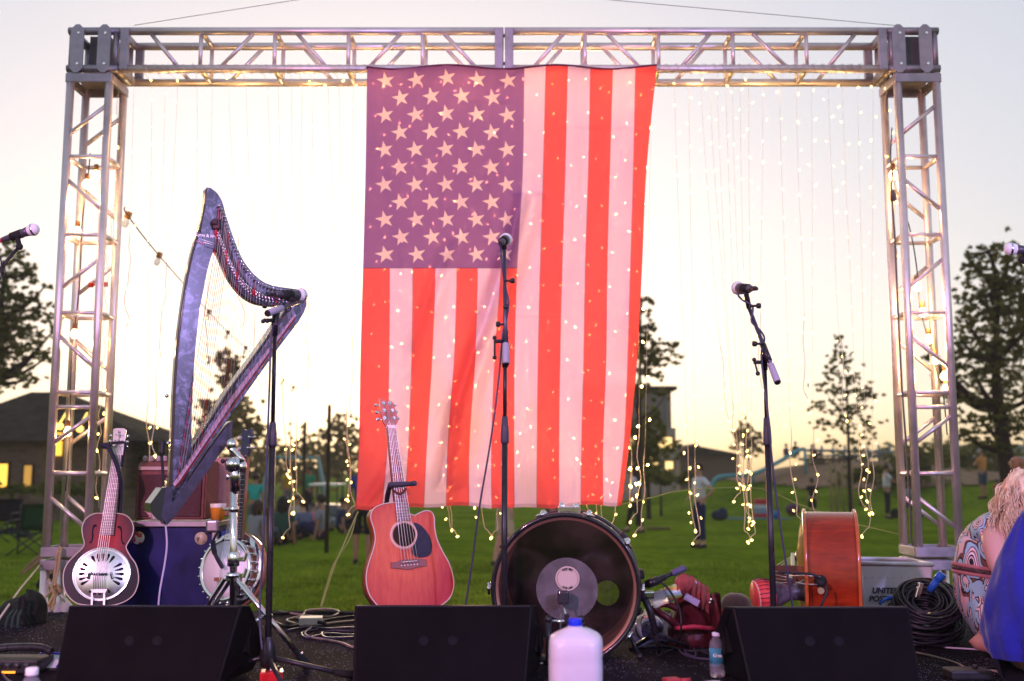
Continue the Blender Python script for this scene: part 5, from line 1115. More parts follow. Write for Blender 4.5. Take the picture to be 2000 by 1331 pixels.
b = MB(); b.ball(p0+V((-.125, .0, .085)), .018, 1.3, .7, .7); b.build('green_light', mat('led_green', (.1, .6, .4), .4, emit=(.1, 1, .6), es=.25), pu)
pe = thing('pedal', onz(90, 1312, STG), 'small blue edged wedge pedal beside the black effects unit', 'effects pedal'); q0 = onz(88, 1308, STG)
b = MB(); b.prism([q0+V(v) for v in ((-.055, -.03, .012), (.06, -.03, .012), (.055, .07, .045), (-.045, .07, .05))], (0, 0, -.011)); b.build('treadle', mat('pedal_white', (.55, .52, .62), .4), pe)
b = MB(); b.path([q0+V(v) for v in ((-.055, -.03, .014), (-.045, .07, .053), (.055, .07, .048), (.06, -.03, .014))], .006, 8); b.build('rim', mat('pedal_blue', (.05, .05, .45), .35), pe)
b = MB(); b.box(q0+V((0, .02, .006)), (.12, .12, .012), bev=.003); b.build('base', BLK, pe)
dbx = thing('direct_box', onz(607, 1222, STG), 'white direct box among the cables on the stage floor', 'direct box'); q0 = onz(607, 1221, STG)
b = MB(); b.box(q0+V((0, 0, .022)), (.115, .10, .038), rotz(.1), bev=.004); b.build('case', mat('box_cream', (.62, .56, .52), .5), dbx)
b = MB(); b.cyl(q0+V((.045, -.045, .02)), q0+V((.085, -.06, .018)), .009, n=10); b.cyl(q0+V((-.045, .045, .02)), q0+V((-.085, .06, .02)), .009, n=10); b.build('cable_plug', BLKM, dbx)
PAP = mat('paper_white', (.72, .68, .74), .7)
def sheet(px_, py_, w_, d_, rz, label, m=PAP):
    q0 = onz(px_, py_, STG+.006); b = MB(); R_ = rotz(rz)
    b.grid(lambda u, v: q0+R_ @ V(((u-.5)*w_, (v-.5)*d_, .004*sin(u*5+v*3)+.004)), 8, 8); bmesh.ops.solidify(b.bm, geom=b.bm.faces[:], thickness=.0008)
    return tag(b.build('set_list', m, None, base=q0), label, 'paper', 'papers on the stage floor')
sheet(645, 1345, .23, .16, .05, 'white set list sheet on the floor left of the middle monitor')
sheet(1365, 1338, .16, .10, -.08, 'white paper sheet on the floor left of the right monitor')
rb = thing('red_pedal', onz(528, 1330, STG), 'red metal pedal box between the left monitor and white paper', 'effects pedal'); q0 = onz(530, 1330, STG)
b = MB(); b.box(q0+V((0, 0, .02)), (.085, .08, .035), rotz(.2), bev=.005); b.build('case', mat('red_enamel', (.55, .015, .02), .3, coat=.4), rb)
b = MB(); b.cyl(q0+V((0, -.01, .036)), q0+V((0, -.01, .048)), .008, n=12); b.build('foot_switch', CHR, rb)
for k in (-.02, .02):
    b = MB(); b.cyl(q0+V((k, .02, .036)), q0+V((k, .02, .05)), .007, n=12); b.build('control_knob', BLK, rb)
q0 = onz(1312, 1336, STG); rc = MB(); rc.box(q0+V((0, 0, .012)), (.06, .045, .02), rotz(.3), bev=.005); rc.cyl(q0+V((.03, .0, .012)), q0+V((.07, .01, .012)), .008, n=10)
tag(rc.build('red_plug', mat('red_dull', (.35, .03, .04), .5), None, base=q0), 'small dark red plug lying on the floor beside white paper', 'plug')
# ================================================================ red bag, jacket, hat, crate, cable coil, backpack
LEA = mat('leather_burgundy', (.11, .012, .018), .35, var=.4, vscale=14, bump=.5, bscale=35, coat=.2)
bg_ = thing('leather_bag', flz(1362, 1232, 0), 'open burgundy leather bag slumped on the stage beside the bass drum', 'bag')
def blob(pts_fn, nu, nv, nz=.006, sc_=18, seed=0):
    def f(u, v):
        p = pts_fn(u, v); n = mnoise.noise_vector(p*sc_+V((seed, 0, 0))); return p+V(n)*nz
    return f
BY = 4.85
o_ = at(1362, 1238, BY)
def bagf(u, v):
    a = 2*pi*u; w_ = (.115+.02*cos(3*a))*(1-.10*v); x = cos(a)*w_*1.0; y = sin(a)*.075; z = v*.20 + .03*v*cos(a) ; lean = .015*v
    return V((o_.x+x-.02+lean, BY+.05+y, STG+.004+z))
b = MB(); b.grid(blob(bagf, 0, 0, .014, 14), 44, 16, closed_u=True); bmesh.ops.solidify(b.bm, geom=b.bm.faces[:], thickness=.005); b.build('bag_body', LEA, bg_)
b = MB(); b.path(spl([at(1325, 1225, BY-.03), at(1300, 1205, BY-.06), at(1278, 1188, BY-.02), at(1300, 1180, BY-.03), at(1325, 1190, BY-.05)]), .016, 8); b.build('bag_flap', LEA, bg_)
b = MB(); b.path(spl([at(1391, 1160, BY-.05), at(1398, 1185, BY-.06), at(1403, 1215, BY-.05), at(1398, 1236, BY-.03)]), .009, 8); b.build('strap', LEA, bg_)
b = MB(); b.path([at(1317, 1228, BY-.10), at(1355, 1224, BY-.09), at(1395, 1229, BY-.07)], .010, 8); b.build('bottom_trim', mat('trim_red', (.32, .02, .04), .4), bg_)
for q in ((1388, 1172), (1386, 1178)):
    b = MB(); b.ball(at(*q, BY-.09), .008); b.build('buckle', CHR, bg_)
def scarff(u, v):
    px_ = 1318+u*68; top = 1120+26*abs(u-.28)**1.2*1.6; py_ = top+v*52; r_ = .016*sin(u*34+2*sin(u*9)+v*1.5)*(0.3 if u < .35 else 1)
    return at(px_, py_, BY-.02-.06*sin(pi*v)-.03*sin(pi*u)+r_*.9)
b = MB(); b.grid(blob(scarff, 0, 0, .006, 22, 4), 90, 18); bmesh.ops.solidify(b.bm, geom=b.bm.faces[:], thickness=.003)
tag(b.build('scarf', mat('scarf_rose', (.50, .09, .09), .6, var=.3, vscale=16, sheen=.3), None, base=at(1350, 1150, BY)), 'gathered rose red scarf spilling out of the leather bag', 'scarf')
b = MB(); b.box(at(1351, 1172, BY-.10), (.07, .012, .03), roty(.5), bev=.003)
tag(b.build('notebook', mat('notebook_lilac', (.30, .25, .36), .4), None, base=at(1351, 1172, BY-.1)), 'small lilac notebook tucked in the open burgundy bag', 'notebook')
def jackf(u, v):
    x = 1232+u*112; h = (1-abs(u-.42)*1.5); base = onz(x, 1262-v*46, STG)
    return base+V((0, 0, .008+max(0, .11*sin(pi*v)**.7*max(0, h)*(1+.25*sin(u*14+v*4)))))
b = MB(); b.grid(blob(jackf, 0, 0, .022, 13, 2), 60, 26)
tag(b.build('jacket', mat('jacket_violet', (.055, .045, .115), .7, var=.4, vscale=10, bump=.4, bscale=50, sheen=.3), None, base=onz(1280, 1240, STG)), 'crumpled dark violet jacket on the floor between bass drum and bag', 'jacket')
hq = flz(1437, 1198, 0); ht_ = thing('hat', hq, 'dark brown domed hat lying behind the right monitor next to red drum', 'hat')
b = MB(); b.lathe([(.092, .012), (.088, .045), (.070, .085), (.04, .105), (0, .110)], hq, (0.06, 0, 1), 32); b.build('crown', mat('felt_brown', (.045, .028, .028), .8, sheen=.3, var=.2, vscale=20), ht_)
b = MB(); b.lathe([(.092, .014), (.118, .008), (.124, .004), (.118, .0), (.0, .001)], hq, (0.0, 0, 1), 32); b.build('brim', mat('straw_tan', (.40, .26, .15), .7), ht_)
rr = MB(); q0 = flz(1413, 1228, 0)
rr.lathe([(.034, .0), (.040, .012), (.034, .024), (.028, .012), (.034, 0)], q0+V((0, 0, .03)), (.3, -1, .2), 24)
tag(rr.build('tape_roll', mat('tape_brown', (.18, .10, .06), .4), None, base=q0), 'brown roll of tape leaning beside the right monitor', 'tape')
rr = MB(); q0 = flz(1408, 1214, 0); rr.grid(blob(lambda u, v: q0+V(((u-.5)*.09, (v-.5)*.05, .02+.05*sin(pi*u)*sin(pi*v))), 0, 0, .012, 30, 9), 14, 10)
tag(rr.build('cloth', mat('cloth_crimson', (.42, .01, .04), .7), None, base=q0), 'small crimson cloth lump behind the right monitor', 'cloth')
# mail crate
MY = 5.30; cr = thing('mail_crate', at(1740, 1195, MY+.15), 'white corrugated plastic mail crate with black lettering behind the right monitor', 'crate')
CRW = mat('crate_plastic', (.62, .58, .66), .5, var=.06, vscale=6); cw = []
fl0 = [at(1666, 1192, MY), at(1812, 1192, MY)]; tp0 = [at(1661, 1101, MY-.02), at(1822, 1103, MY-.02)]; zb_ = STG+.006
for p in fl0: p.z = zb_
D_ = .30
b = MB(); F = [fl0[0], fl0[1], tp0[1], tp0[0]]; Bk = [V((p.x+(.01 if i in (0, 3) else -.01), p.y+D_, p.z)) for i, p in enumerate(F)]
T = .006
def panel(b, P, n): b.prism(P, n)
panel(b, F, V((0, T, 0))); panel(b, Bk, V((0, -T, 0))); panel(b, [F[0], F[3], Bk[3], Bk[0]], V((T, 0, 0))); panel(b, [F[1], F[2], Bk[2], Bk[1]], V((-T, 0, 0))); panel(b, [F[0], F[1], Bk[1], Bk[0]], V((0, 0, T)))
b.build('walls', CRW, cr)
b = MB(); b.path([tp0[0], tp0[1], Bk[2], Bk[3]], .011, 8, closed=True); b.build('rim', CRW, cr)
for i in range(9):
    b = MB(); p = at(1690+i*14, 1128, MY-.012); b.ball(p, .008, 1, .6, 1); b.build('rivet', mat('rivet_grey', (.42, .38, .46), .4), cr)
b = MB(); b.path([at(1684, 1131, MY-.012), at(1815, 1132, MY-.012)], .004, 6); b.path([at(1683, 1120, MY-.014), at(1685, 1190, MY+.0)], .007, 6); b.build('moulding', CRW, cr)
INK = mat('ink_navy', (.02, .018, .035), .6)
for body_, x_, y_ in (('UNITED STATES', 1703, 1154), ('POSTAL SERVICE', 1697, 1170)):
    text_part('lettering', body_, .037, frame_mat(at(x_, y_, MY-.022), (1, .0, -.012), (0, .12, 1)), INK, cr, align='LEFT', shear=.18, bold=.0012)
b = MB()
for i in range(7): b.box(at(1669+(i % 2)*5, 1166+i*2.6, MY-.012), (.012, .002, .004), roty(.5))
b.build('side_print', mat('print_blue', (.05, .05, .25), .6), cr)
# cable coil
cc = at(1806, 1190, 4.98); cc.z = STG+.125; ct = thing('cable_coil', (cc.x, cc.y, STG), 'large coil of thick black cable heaped against the white mail crate', 'cable')
b = MB(); Rr = random.Random(3); axn = V((-.12, -.52, .85)).normalized(); u_ = axn.orthogonal().normalized(); w_ = axn.cross(u_)
for k in range(84):
    r0 = .055+.105*Rr.random()**.8; off = -.10+.19*Rr.random(); ph = Rr.random()*6.28; sq = 1+Rr.uniform(-.08, .14); cx_, cz_ = Rr.uniform(-.02, .02), Rr.uniform(-.02, .02); pts = []
    tl_ = V((Rr.uniform(-.15, .15), 0, Rr.uniform(-.12, .12)))
    for j in range(36):
        a = 2*pi*j/36; rr_ = r0*(1+.05*sin(2*a+ph)+.03*sin(3*a+ph*2)); q = u_*cos(a)*rr_*sq+w_*sin(a)*rr_; p = cc+V((cx_, 0, cz_))+q+axn*(off+q.dot(tl_)*.5)
        p.z = max(p.z, STG+.008+.02*Rr.random()*.3); pts.append(p)
    b.path(pts, .0058, 5, closed=True)
b.build('loops', mat('coil_black', (.016, .014, .022), .4, coat=.15), ct)
b = MB(); q = at(1831, 1133, 4.88); b.cyl(q, q+V((-.03, .02, -.05)), .016, n=12); b.cyl(q+V((.0, 0, .0)), q+V((.02, -.01, .03)), .02, n=12); b.build('plug_blue', mat('plug_blue', (.02, .12, .55), .4), ct)
for q in ((1796, 1150), (1793, 1158)):
    b = MB(); b.box(at(q[0], q[1], 4.86), (.022, .02, .05), roty(.3), bev=.004); b.build('plug_silver', CHR, ct)
ct2 = MB(); q0 = flz(1738, 1206, 0)
for k in range(16):
    pts = []; r0 = Rr.uniform(.05, .12); ph = Rr.random()*6
    for j in range(24):
        a = 2*pi*j/24; pts.append(q0+V((Rr.uniform(-.002, .002)+cos(a)*r0*1.2, sin(a)*r0*.7, .012+.035*abs(sin(a+ph))+.006*k*.5)))
    ct2.path(pts, .0045, 5, closed=True)
tag(ct2.build('cable_coil', mat('coil_black', (.016, .014, .022), .4, coat=.15), None, base=q0), 'smaller tangle of black cable in front of the white mail crate', 'cable')
b = MB(); q = at(1737, 1168, 5.0); b.ball(q, .016, 1, 1, .7); b.path([q, at(1727, 1172, 4.98), at(1718, 1180, 4.97)], .007, 8)
tag(b.build('blue_plug', mat('plug_blue', (.02, .12, .55), .4), None, base=q), 'bright blue cable plug resting in front of the mail crate', 'plug')
# backpack left
bpk = thing('backpack', flz(42, 1222, 0), 'dark green and black backpack slumped at the left stage edge by the truss', 'backpack')
o2 = flz(40, 1218, 0)
def bpf(u, v):
    a = 2*pi*u; th = v*pi/2; x = cos(a)*.135*cos(th)**.6; y = sin(a)*.09*cos(th)**.6; z = .14*sin(th)*(1+.3*cos(a-.6)*.5)
    return o2+V((x+.02*sin(th), y, z+.004))
b = MB(); b.grid(blob(bpf, 0, 0, .018, 12, 7), 40, 14, closed_u=True); b.build('pack_body', mat('pack_green_black', (.010, .016, .014), .8, var=.7, vscale=10, bump=.5, bscale=40), bpk)
b = MB(); q = at(40, 1185, 5.45); b.path(spl([at(37, 1190, 5.5), at(38, 1172, 5.5), at(44, 1166, 5.5), at(48, 1174, 5.5), at(46, 1190, 5.5)]), .009, 6); b.build('carry_loop', RUB, bpk)
for k in range(3):
    b = MB(); b.path([at(10+k*12, 1228, 5.3), at(16+k*10, 1205, 5.36), at(26+k*8, 1192, 5.48)], .007, 6); b.build('webbing', mat('webbing_green', (.02, .04, .035), .8), bpk)
b = MB(); c0 = at(94, 1201, 6.1)
b.grid(blob(lambda u, v: at(82+u*52, 1212-v*34*(1-.5*abs(u-.6)*2), 6.05)+V((0, .05*v, .02*sin(u*18))), 0, 0, .012, 20, 5), 24, 10); bmesh.ops.solidify(b.bm, geom=b.bm.faces[:], thickness=.004)
tag(b.build('white_cloth', mat('cloth_white', (.62, .58, .64), .8, var=.1, vscale=12), None, base=c0), 'bundled white cloth tied at the foot of the left truss leg', 'cloth')
rp = thing('rope', at(112, 1140, 6.62), 'tan rope knotted round the lower joint of the left truss leg', 'rope'); ROP = mat('rope_tan', (.46, .32, .20), .8, var=.3, vscale=60)
b = MB(); r_ = .0085
b.path(spl([at(118, 1068, 6.66), at(112, 1082, 6.64), at(109, 1105, 6.63), at(106, 1128, 6.62), at(104, 1142, 6.62)]), r_, 6)
b.path(spl([at(120, 1070, 6.66), at(117, 1086, 6.64), at(114, 1110, 6.63), at(110, 1130, 6.62), at(106, 1146, 6.60)]), r_, 6)
b.path(spl([at(104, 1142, 6.6), at(98, 1158, 6.6), at(90, 1166, 6.6)]), r_, 6); b.path(spl([at(108, 1150, 6.6), at(102, 1168, 6.58), at(92, 1182, 6.56), at(84, 1190, 6.55)]), r_, 6)
b.path(spl([at(108, 1150, 6.6), at(104, 1180, 6.58), at(98, 1198, 6.56)]), r_, 6); b.path(spl([at(118, 1150, 6.62), at(108, 1166, 6.6), at(94, 1190, 6.57)]), r_, 6)
b.build('strand', ROP, rp)
b = MB()
for k in range(5): b.path([at(107+8*cos(a/10*2*pi)+k, 1146+k*2.4+5*sin(a/10*2*pi), 6.6+.02*sin(a)) for a in range(10)], r_, 6, closed=True)
b.build('knot', ROP, rp)
b = MB(); b.path([at(78, 1104, 6.70), at(40, 1150, 5.9), at(-30, 1250, 5.0)], .006, 6); tag(b.build('guy_rope', mat('rope_pale', (.55, .48, .36), .8), None, base=at(78, 1104, 6.7)), 'pale taut guy rope from the left truss leg down past the backpack', 'rope', 'guy ropes')
# ================================================================ loose cables on the deck
def floor_cable(pts, r=.0055, m=CAB, label='black cable lying on stage floor', h=.0):
    P = [onz(x, y, STG+r*.9+h) for x, y in pts]; b = MB(); b.path(spl(P, 7), r, 6)
    return tag(b.build('floor_cable', m, None, base=P[0]), label, 'cable', 'loose cables on the stage floor')
CT = mat('cable_tan', (.26, .20, .17), .5); CV = mat('cable_violet', (.055, .045, .085), .35); CW = mat('cable_white', (.55, .50, .62), .5)
floor_cable([(545, 1194), (580, 1200), (640, 1205), (662, 1196), (640, 1190), (600, 1193), (590, 1203), (560, 1212), (600, 1222), (660, 1216), (700, 1212)], .006, CT, 'tan cable looping behind the white direct box')
floor_cable([(700, 1236), (660, 1232), (630, 1236), (640, 1246), (700, 1244)], .005, CV, 'violet black cable bundle left of the middle monitor, upper loop')
floor_cable([(560, 1232), (600, 1225), (640, 1228), (690, 1226), (715, 1230), (690, 1240), (640, 1238), (600, 1246), (590, 1236), (620, 1230)], .005, CV, 'violet black cable coil in front of the white direct box')
floor_cable([(608, 1226), (596, 1236), (604, 1244), (640, 1250), (668, 1256), (684, 1263), (700, 1266)], .0055, CT, 'tan cable running from the white direct box to the middle monitor')
floor_cable([(520, 1200), (560, 1198), (620, 1196), (700, 1199)], .007, CAB, 'black cable along the rear stage edge behind the harp stand')
floor_cable([(540, 1216), (565, 1224), (620, 1214), (690, 1204), (720, 1208)], .006, CAB, 'black cable crossing between harp stand and red guitar')
floor_cable([(1230, 1268), (1290, 1262), (1350, 1272), (1400, 1268), (1430, 1262)], .006, CAB, 'black cable running from the bass drum to the right monitor')
floor_cable([(1290, 1250), (1330, 1260), (1340, 1276), (1358, 1282), (1352, 1262), (1330, 1256), (1326, 1270), (1350, 1284), (1400, 1290), (1430, 1296)], .005, CV, 'violet black cable loop in front of the burgundy bag')
floor_cable([(1360, 1278), (1375, 1266), (1392, 1264), (1384, 1274), (1368, 1274), (1400, 1282), (1425, 1284)], .005, CAB, 'black cable loop beside the small teal labelled bottle')
floor_cable([(1790, 1248), (1815, 1258), (1850, 1265), (1880, 1267), (1920, 1270), (1945, 1276)], .004, CW, 'thin white cable running along the floor below the seated woman')
floor_cable([(1790, 1275), (1830, 1284), (1870, 1296), (1895, 1311), (1915, 1314)], .0045, CT, 'tan cable curling on the floor at lower right')
floor_cable([(1915, 1308), (1945, 1304), (2000, 1306), (2020, 1310)], .005, CAB, 'black cable at the right edge of the floor, upper one')
floor_cable([(1920, 1318), (1930, 1310), (1960, 1314), (2010, 1322)], .005, CT, 'tan cable loop at the lower right corner')
floor_cable([(100, 1270), (80, 1276), (84, 1290), (110, 1286), (135, 1280)], .004, CW, 'thin white cable between the effects unit and the left monitor')
floor_cable([(0, 1300), (8, 1322), (26, 1336), (40, 1345)], .005, CV, 'violet cable at the lower left corner')
floor_cable([(322, 1190), (318, 1200), (310, 1206)], .004, CW, 'thin pale cable below the harp on the floor')
b = MB(); b.path(spl([at(322, 1012, 4.40), at(326, 1060, 4.42), at(322, 1100, 4.44), at(313, 1150, 4.46), at(309, 1188, 4.48), at(306, 1240, 4.5)]), .0042, 6); tag(b.build('harp_cable', CW, None, base=at(322, 1012, 4.4)), 'thin pale cable hanging from the harp foot past the blue case', 'cable')
bx = thing('floor_box', onz(1885, 1322, STG), 'low black box on the floor at lower right', 'box'); q0 = onz(1890, 1326, STG)
b = MB(); b.box(q0+V((0, 0, .02)), (.16, .10, .035), bev=.008); b.build('case', BLK, bx); b = MB(); b.cyl(q0+V((.03, 0, .038)), q0+V((.03, 0, .05)), .01, n=10); b.build('control_knob', BLKM, bx)
xl = thing('cable_connector', onz(1802, 1255, STG), 'black and silver cable connector on the floor by the cable coil', 'plug'); q0 = flz(1800, 1258, .016)
b = MB(); b.cyl(q0, q0+V((-.06, .03, .0)), .016, .013, n=12); b.build('housing', BLKM, xl); b = MB(); b.cyl(q0, q0+V((.025, -.012, 0)), .014, n=12); b.build('barrel', CHR, xl)
# ================================================================ curtain of light strands on the beam
BULB = mat('bulb_warm', (.9, .7, .35), .4, emit=(1.0, .64, .15), es=1.5)
BULBF = mat('bulb_bright', (.9, .7, .35), .4, emit=(1.0, .62, .16), es=15.0)
def wire_mat(nm_, c):
    m = bpy.data.materials.new(nm_); m.use_nodes = True; nt = m.node_tree; nt.nodes.clear(); d = N(nt, 'ShaderNodeBsdfDiffuse'); t = N(nt, 'ShaderNodeBsdfTranslucent'); x = N(nt, 'ShaderNodeMixShader'); o = N(nt, 'ShaderNodeOutputMaterial')
    x.inputs[0].default_value = .6; d.inputs['Color'].default_value = (*c, 1); t.inputs['Color'].default_value = (*c, 1); nt.links.new(d.outputs[0], x.inputs[1]); nt.links.new(t.outputs[0], x.inputs[2]); nt.links.new(x.outputs[0], o.inputs['Surface']); return m
WIRE = wire_mat('strand_wire', (.80, .78, .74)); WIREW = wire_mat('strand_wire_warm', (.85, .74, .58))
for q_ in (BULB, BULBF): q_.cycles.emission_sampling = 'NONE'
bmb = MB(); bmb.lathe([(0, -.008), (.0045, -.006), (.0062, 0), (.0055, .006), (.003, .012), (0, .013)], (0, 0, 0), (0, 0, 1), 8)
bulb0 = bmb.build('bulb', BULB, None); BULB_ME = bulb0.data; BULB_MF = BULB_ME.copy(); BULB_MF.materials[0] = BULBF; bpy.data.objects.remove(bulb0)
bms = MB(); bms.lathe([(0, .012), (.004, .013), (.004, .024), (0, .025)], (0, 0, 0), (0, 0, 1), 6)
def add_bulb(parent, p, rr, sc_=1.0, bright=False):
    o = bpy.data.objects.new('bulb', BULB_MF if bright else BULB_ME); COL.objects.link(o); o.parent = parent; o.location = V(p)-org(parent); o.rotation_euler = (rr.uniform(-1.2, 1.2), rr.uniform(-1.2, 1.2), 0); o.scale = (sc_,)*3; return o
RL = random.Random(11)
# (top px x, bottom px x, bottom px y, y where the wire starts to crinkle)
STR = [(262, 247, 640), (297, 285, 930), (323, 300, 890), (348, 312, 700), (385, 385, 600), (415, 404, 700), (445, 478, 640), (480, 505, 760), (522, 560, 930), (543, 572, 1030), (570, 568, 1000), (590, 576, 960), (612, 600, 760), (640, 688, 985), (662, 682, 975), (690, 684, 820),
       (728, 735, 860), (752, 760, 900), (778, 790, 880), (803, 812, 950), (828, 872, 1028), (856, 879, 1033), (884, 890, 900), (912, 941, 1030), (940, 965, 940), (968, 977, 1032), (996, 1010, 930), (1024, 1040, 890), (1052, 1085, 960), (1082, 1120, 920), (1112, 1150, 1008), (1140, 1168, 1016), (1168, 1176, 1012), (1196, 1198, 1018), (1224, 1232, 985), (1250, 1246, 1000),
       (1272, 1255, 1026), (1317, 1352, 1035), (1345, 1362, 1042), (1368, 1420, 820), (1385, 1448, 960), (1400, 1440, 930), (1417, 1454, 1035), (1430, 1458, 1000), (1445, 1464, 1030), (1462, 1470, 1040), (1490, 1485, 760), (1522, 1552, 1006), (1554, 1578, 780), (1585, 1590, 1004), (1617, 1648, 820), (1645, 1684, 985), (1675, 1697, 1028), (1705, 1702, 1000)]
def q_px(q): return 1000+F_PX*q.x/(q.y*cos(PITCH)+(q.z-CAM_Z)*sin(PITCH))
def x_of(y, xt, xb, yb): return xt+(xb-xt)*((y-140)/(yb-140))**1.25
LABG = 'curtain of light strands hanging from the truss beam'
def strand_label(xb, yb, i):
    if 700 <= xb <= 1215 and yb < 990: return 'strand of small warm lights glowing through the flag'
    if 700 <= xb <= 1225: return 'strand of small warm lights behind the flag with its tip showing below the hem'
    if xb < 700: return 'thin strand of small warm lights hanging between the left truss leg and the flag'
    return 'thin strand of small warm lights hanging between the flag and the right truss leg'
for i, (xt, xb, yb) in enumerate(STR):
    Y0 = TY0+.05+.14*RL.random() if not (717 < xt < 1290) else TY0+.10+.10*RL.random()
    p0 = at(xt, 140, Y0); p0.z = ZB+.02+.03*RL.random()
    t_ = thing('light_strand', p0, strand_label(xb, yb, i), 'string lights', LABG)
    n = 64; pts = []; crk = yb-RL.uniform(120, 190); a1, a2 = RL.random()*6, RL.random()*6
    for k in range(n+1):
        u = k/n; y = 140+(yb-140)*u; x = xt+(xb-xt)*u**1.25+1.6*sin(u*9+a1)*u
        if y > crk:
            w_ = min(1, (y-crk)/60); x += w_*(4.2*sin(y*.21+a1)+2.6*sin(y*.37+a2))
        q = at(x, y, Y0+.012*sin(u*11+a2)); 
        if k == 0: q = p0
        pts.append(q)
    if yb > 900 and RL.random() < .75:      # curled tip
        e = pts[-1]; sg = RL.choice((-1, 1))
        pts += [e+V((sg*.02, 0, -.02)), e+V((sg*.045, .01, -.055))]
    b = MB(); PP = spl(pts[2:n:3]+pts[n:], 3); yk = at(1000, crk, Y0).z
    b.path([V((p0.x, TY0-.024, ZB+.06)), V((p0.x, TY0-.027, ZB+.012)), p0+V((0, -.02, -.04))]+PP, [.0011]*3+[.0010 if q.z > yk else .0026 for q in PP], 4); b.build('wire', WIREW if yb > 900 else WIRE, t_)
    y = 150+RL.random()*40
    while y < yb-4:
        u = (y-140)/(yb-140); k = min(n-1, int(u*n)); f = u*n-k; q = pts[k]*(1-f)+pts[k+1]*f
        side = V((RL.uniform(-.028, .028), RL.uniform(-.02, .02), RL.uniform(-.018, .004)))
        add_bulb(t_, q+side, RL, RL.uniform(.8, 1.15), 714 < q_px(q) < 1284 and y < 975)
        y += RL.uniform(36, 58)*(1.55 if 700 < x_of(y, xt, xb, yb) < 1290 else 1) if y < crk else RL.uniform(22, 44)
    add_bulb(t_, pts[-1]+V((0, 0, -.012)), RL, 1.2)
for i in range(10):      # the glow of the bulbs packed along the lower chord
    l = bpy.data.lights.new('strand_glow', 'POINT'); l.energy = .38; l.color = (1, .58, .18); l.shadow_soft_size = .05
    o = bpy.data.objects.new('strand_glow', l); COL.objects.link(o); o.location = (XL+.5+(XR-XL-1.0)*i/9, 6.88, ZB-.10)
# strands inside the left leg and beside the amplifier
for (pts_, lb_) in (([(228, 150), (232, 260), (226, 380), (212, 470), (208, 560), (204, 640), (200, 740), (195, 830), (192, 900), (190, 990)], 'strand of warm lights running down inside the left truss leg'),
                    ([(1728, 160), (1733, 240), (1738, 330), (1744, 420), (1750, 520)], 'strand of warm lights running down inside the right truss leg')):
    P = spl([at(x, y, 6.90) for x, y in pts_], 8); t_ = thing('light_strand', P[0], lb_, 'string lights')
    b = MB(); b.path([p+V((.012*sin(i*.9), 0, .01*cos(i*1.7))) for i, p in enumerate(P)], .0022, 5); b.build('wire', WIREW, t_)
    for k in range(2, len(P), 4): add_bulb(t_, P[k]+V((RL.uniform(-.03, .03), -.01, 0)), RL, 1.2)
# wire bunch wound round the lower front chord
b = MB(); pts = []
for k in range(900):
    x = XL+.5+(XR-XL-1.0)*k/900
    if (x > -0.95 and x < 0.95): continue
    a = k*.55+.8*sin(k*.07)
    pts.append(V((x, TY0+cos(a)*.031, ZB+CR+sin(a)*.031)))
    if len(pts) > 1 and (pts[-1]-pts[-2]).length > .5:
        b.path(pts[:-1], .0022, 4); tag(b.build('feeder_wire', WIRE, None, base=(-2, TY0, ZB)), 'thin pale feeder wire wound along the lower beam chord left of the flag', 'wire'); b = MB(); pts = pts[-1:]
b.path(pts, .0022, 4)
tag(b.build('feeder_wire', WIRE, None, base=(2, TY0, ZB)), 'thin pale feeder wire wound along the lower beam chord right of the flag', 'wire')
# ================================================================ festoon lamps in the truss legs and the line to the lawn pole
GLOBE = mat('globe_glow', (1, .8, .5), .3, emit=(1.0, .62, .24), es=3.0); SOCK = mat('socket_brown', (.20, .09, .03), .5)
def festoon_bulb(parent, p, lit=True, power=0.0, s=1.0):
    b = MB(); b.lathe([(0, .03), (.014, .028), (.015, -.006), (.011, -.012)], p, (0, 0, 1), 12); so_ = b.build('socket', SOCK, parent)
    b = MB(); b.lathe([(.010, -.010), (.022*s, -.035), (.024*s, -.05), (.016*s, -.068), (0, -.074)], p, (0, 0, 1), 14); b.build('globe', GLOBE if lit else mat('globe_clear', (.6, .4, .2), .2, alpha=.6), parent)
    if power:
        l = bpy.data.lights.new('festoon_lamp', 'POINT'); l.energy = power; l.color = (1, .60, .24); l.shadow_soft_size = .03
        o = bpy.data.objects.new('festoon_lamp', l); COL.objects.link(o); o.location = V(p)+V((0, -.04, -.12))
def leg_line(pts_, bulbs, label, Y=6.86):
    P = spl([at(x, y, Y) for x, y in pts_], 8); t_ = thing('festoon_line', P[0], label, 'string lights', 'festoon lines in the truss legs')
    b = MB(); b.path(P, .004, 6); b.build('cable', CAB, t_)
    for (x, y, pw) in bulbs: festoon_bulb(t_, at(x, y, Y-.01), True, pw, 1.0 if pw < 1.1 else 1.25)
leg_line([(176, 300), (172, 345), (160, 440), (155, 560), (140, 700), (136, 850), (128, 960)], [(170, 348, 1.6), (188, 330, 0), (152, 440, .5), (146, 640, .4), (133, 830, .5)], 'festoon line with warm globe bulbs hanging down inside the left truss leg')
leg_line([(1742, 250), (1742, 340), (1775, 440), (1790, 520), (1797, 600), (1812, 660), (1828, 720), (1842, 770), (1850, 850)], [(1744, 330, 1.3), (1790, 548, 1.2), (1802, 598, .6), (1814, 650, .4), (1845, 722, 1.2), (1846, 748, 0), (1826, 690, .2)], 'festoon line with warm globe bulbs hanging inside the right truss leg')
b = MB(); q = at(205, 556, 6.95); b.box(q, (.035, .03, .03), bev=.005); b.box(q+V((-.10, .02, -.0)), (.03, .03, .03), bev=.005); b.path([q, q+V((-.10, .02, 0))], .006, 6)
tag(b.build('red_tag', mat('tag_red', (.55, .03, .02), .5), None, base=q), 'small red clip hanging on the left truss leg', 'clip')
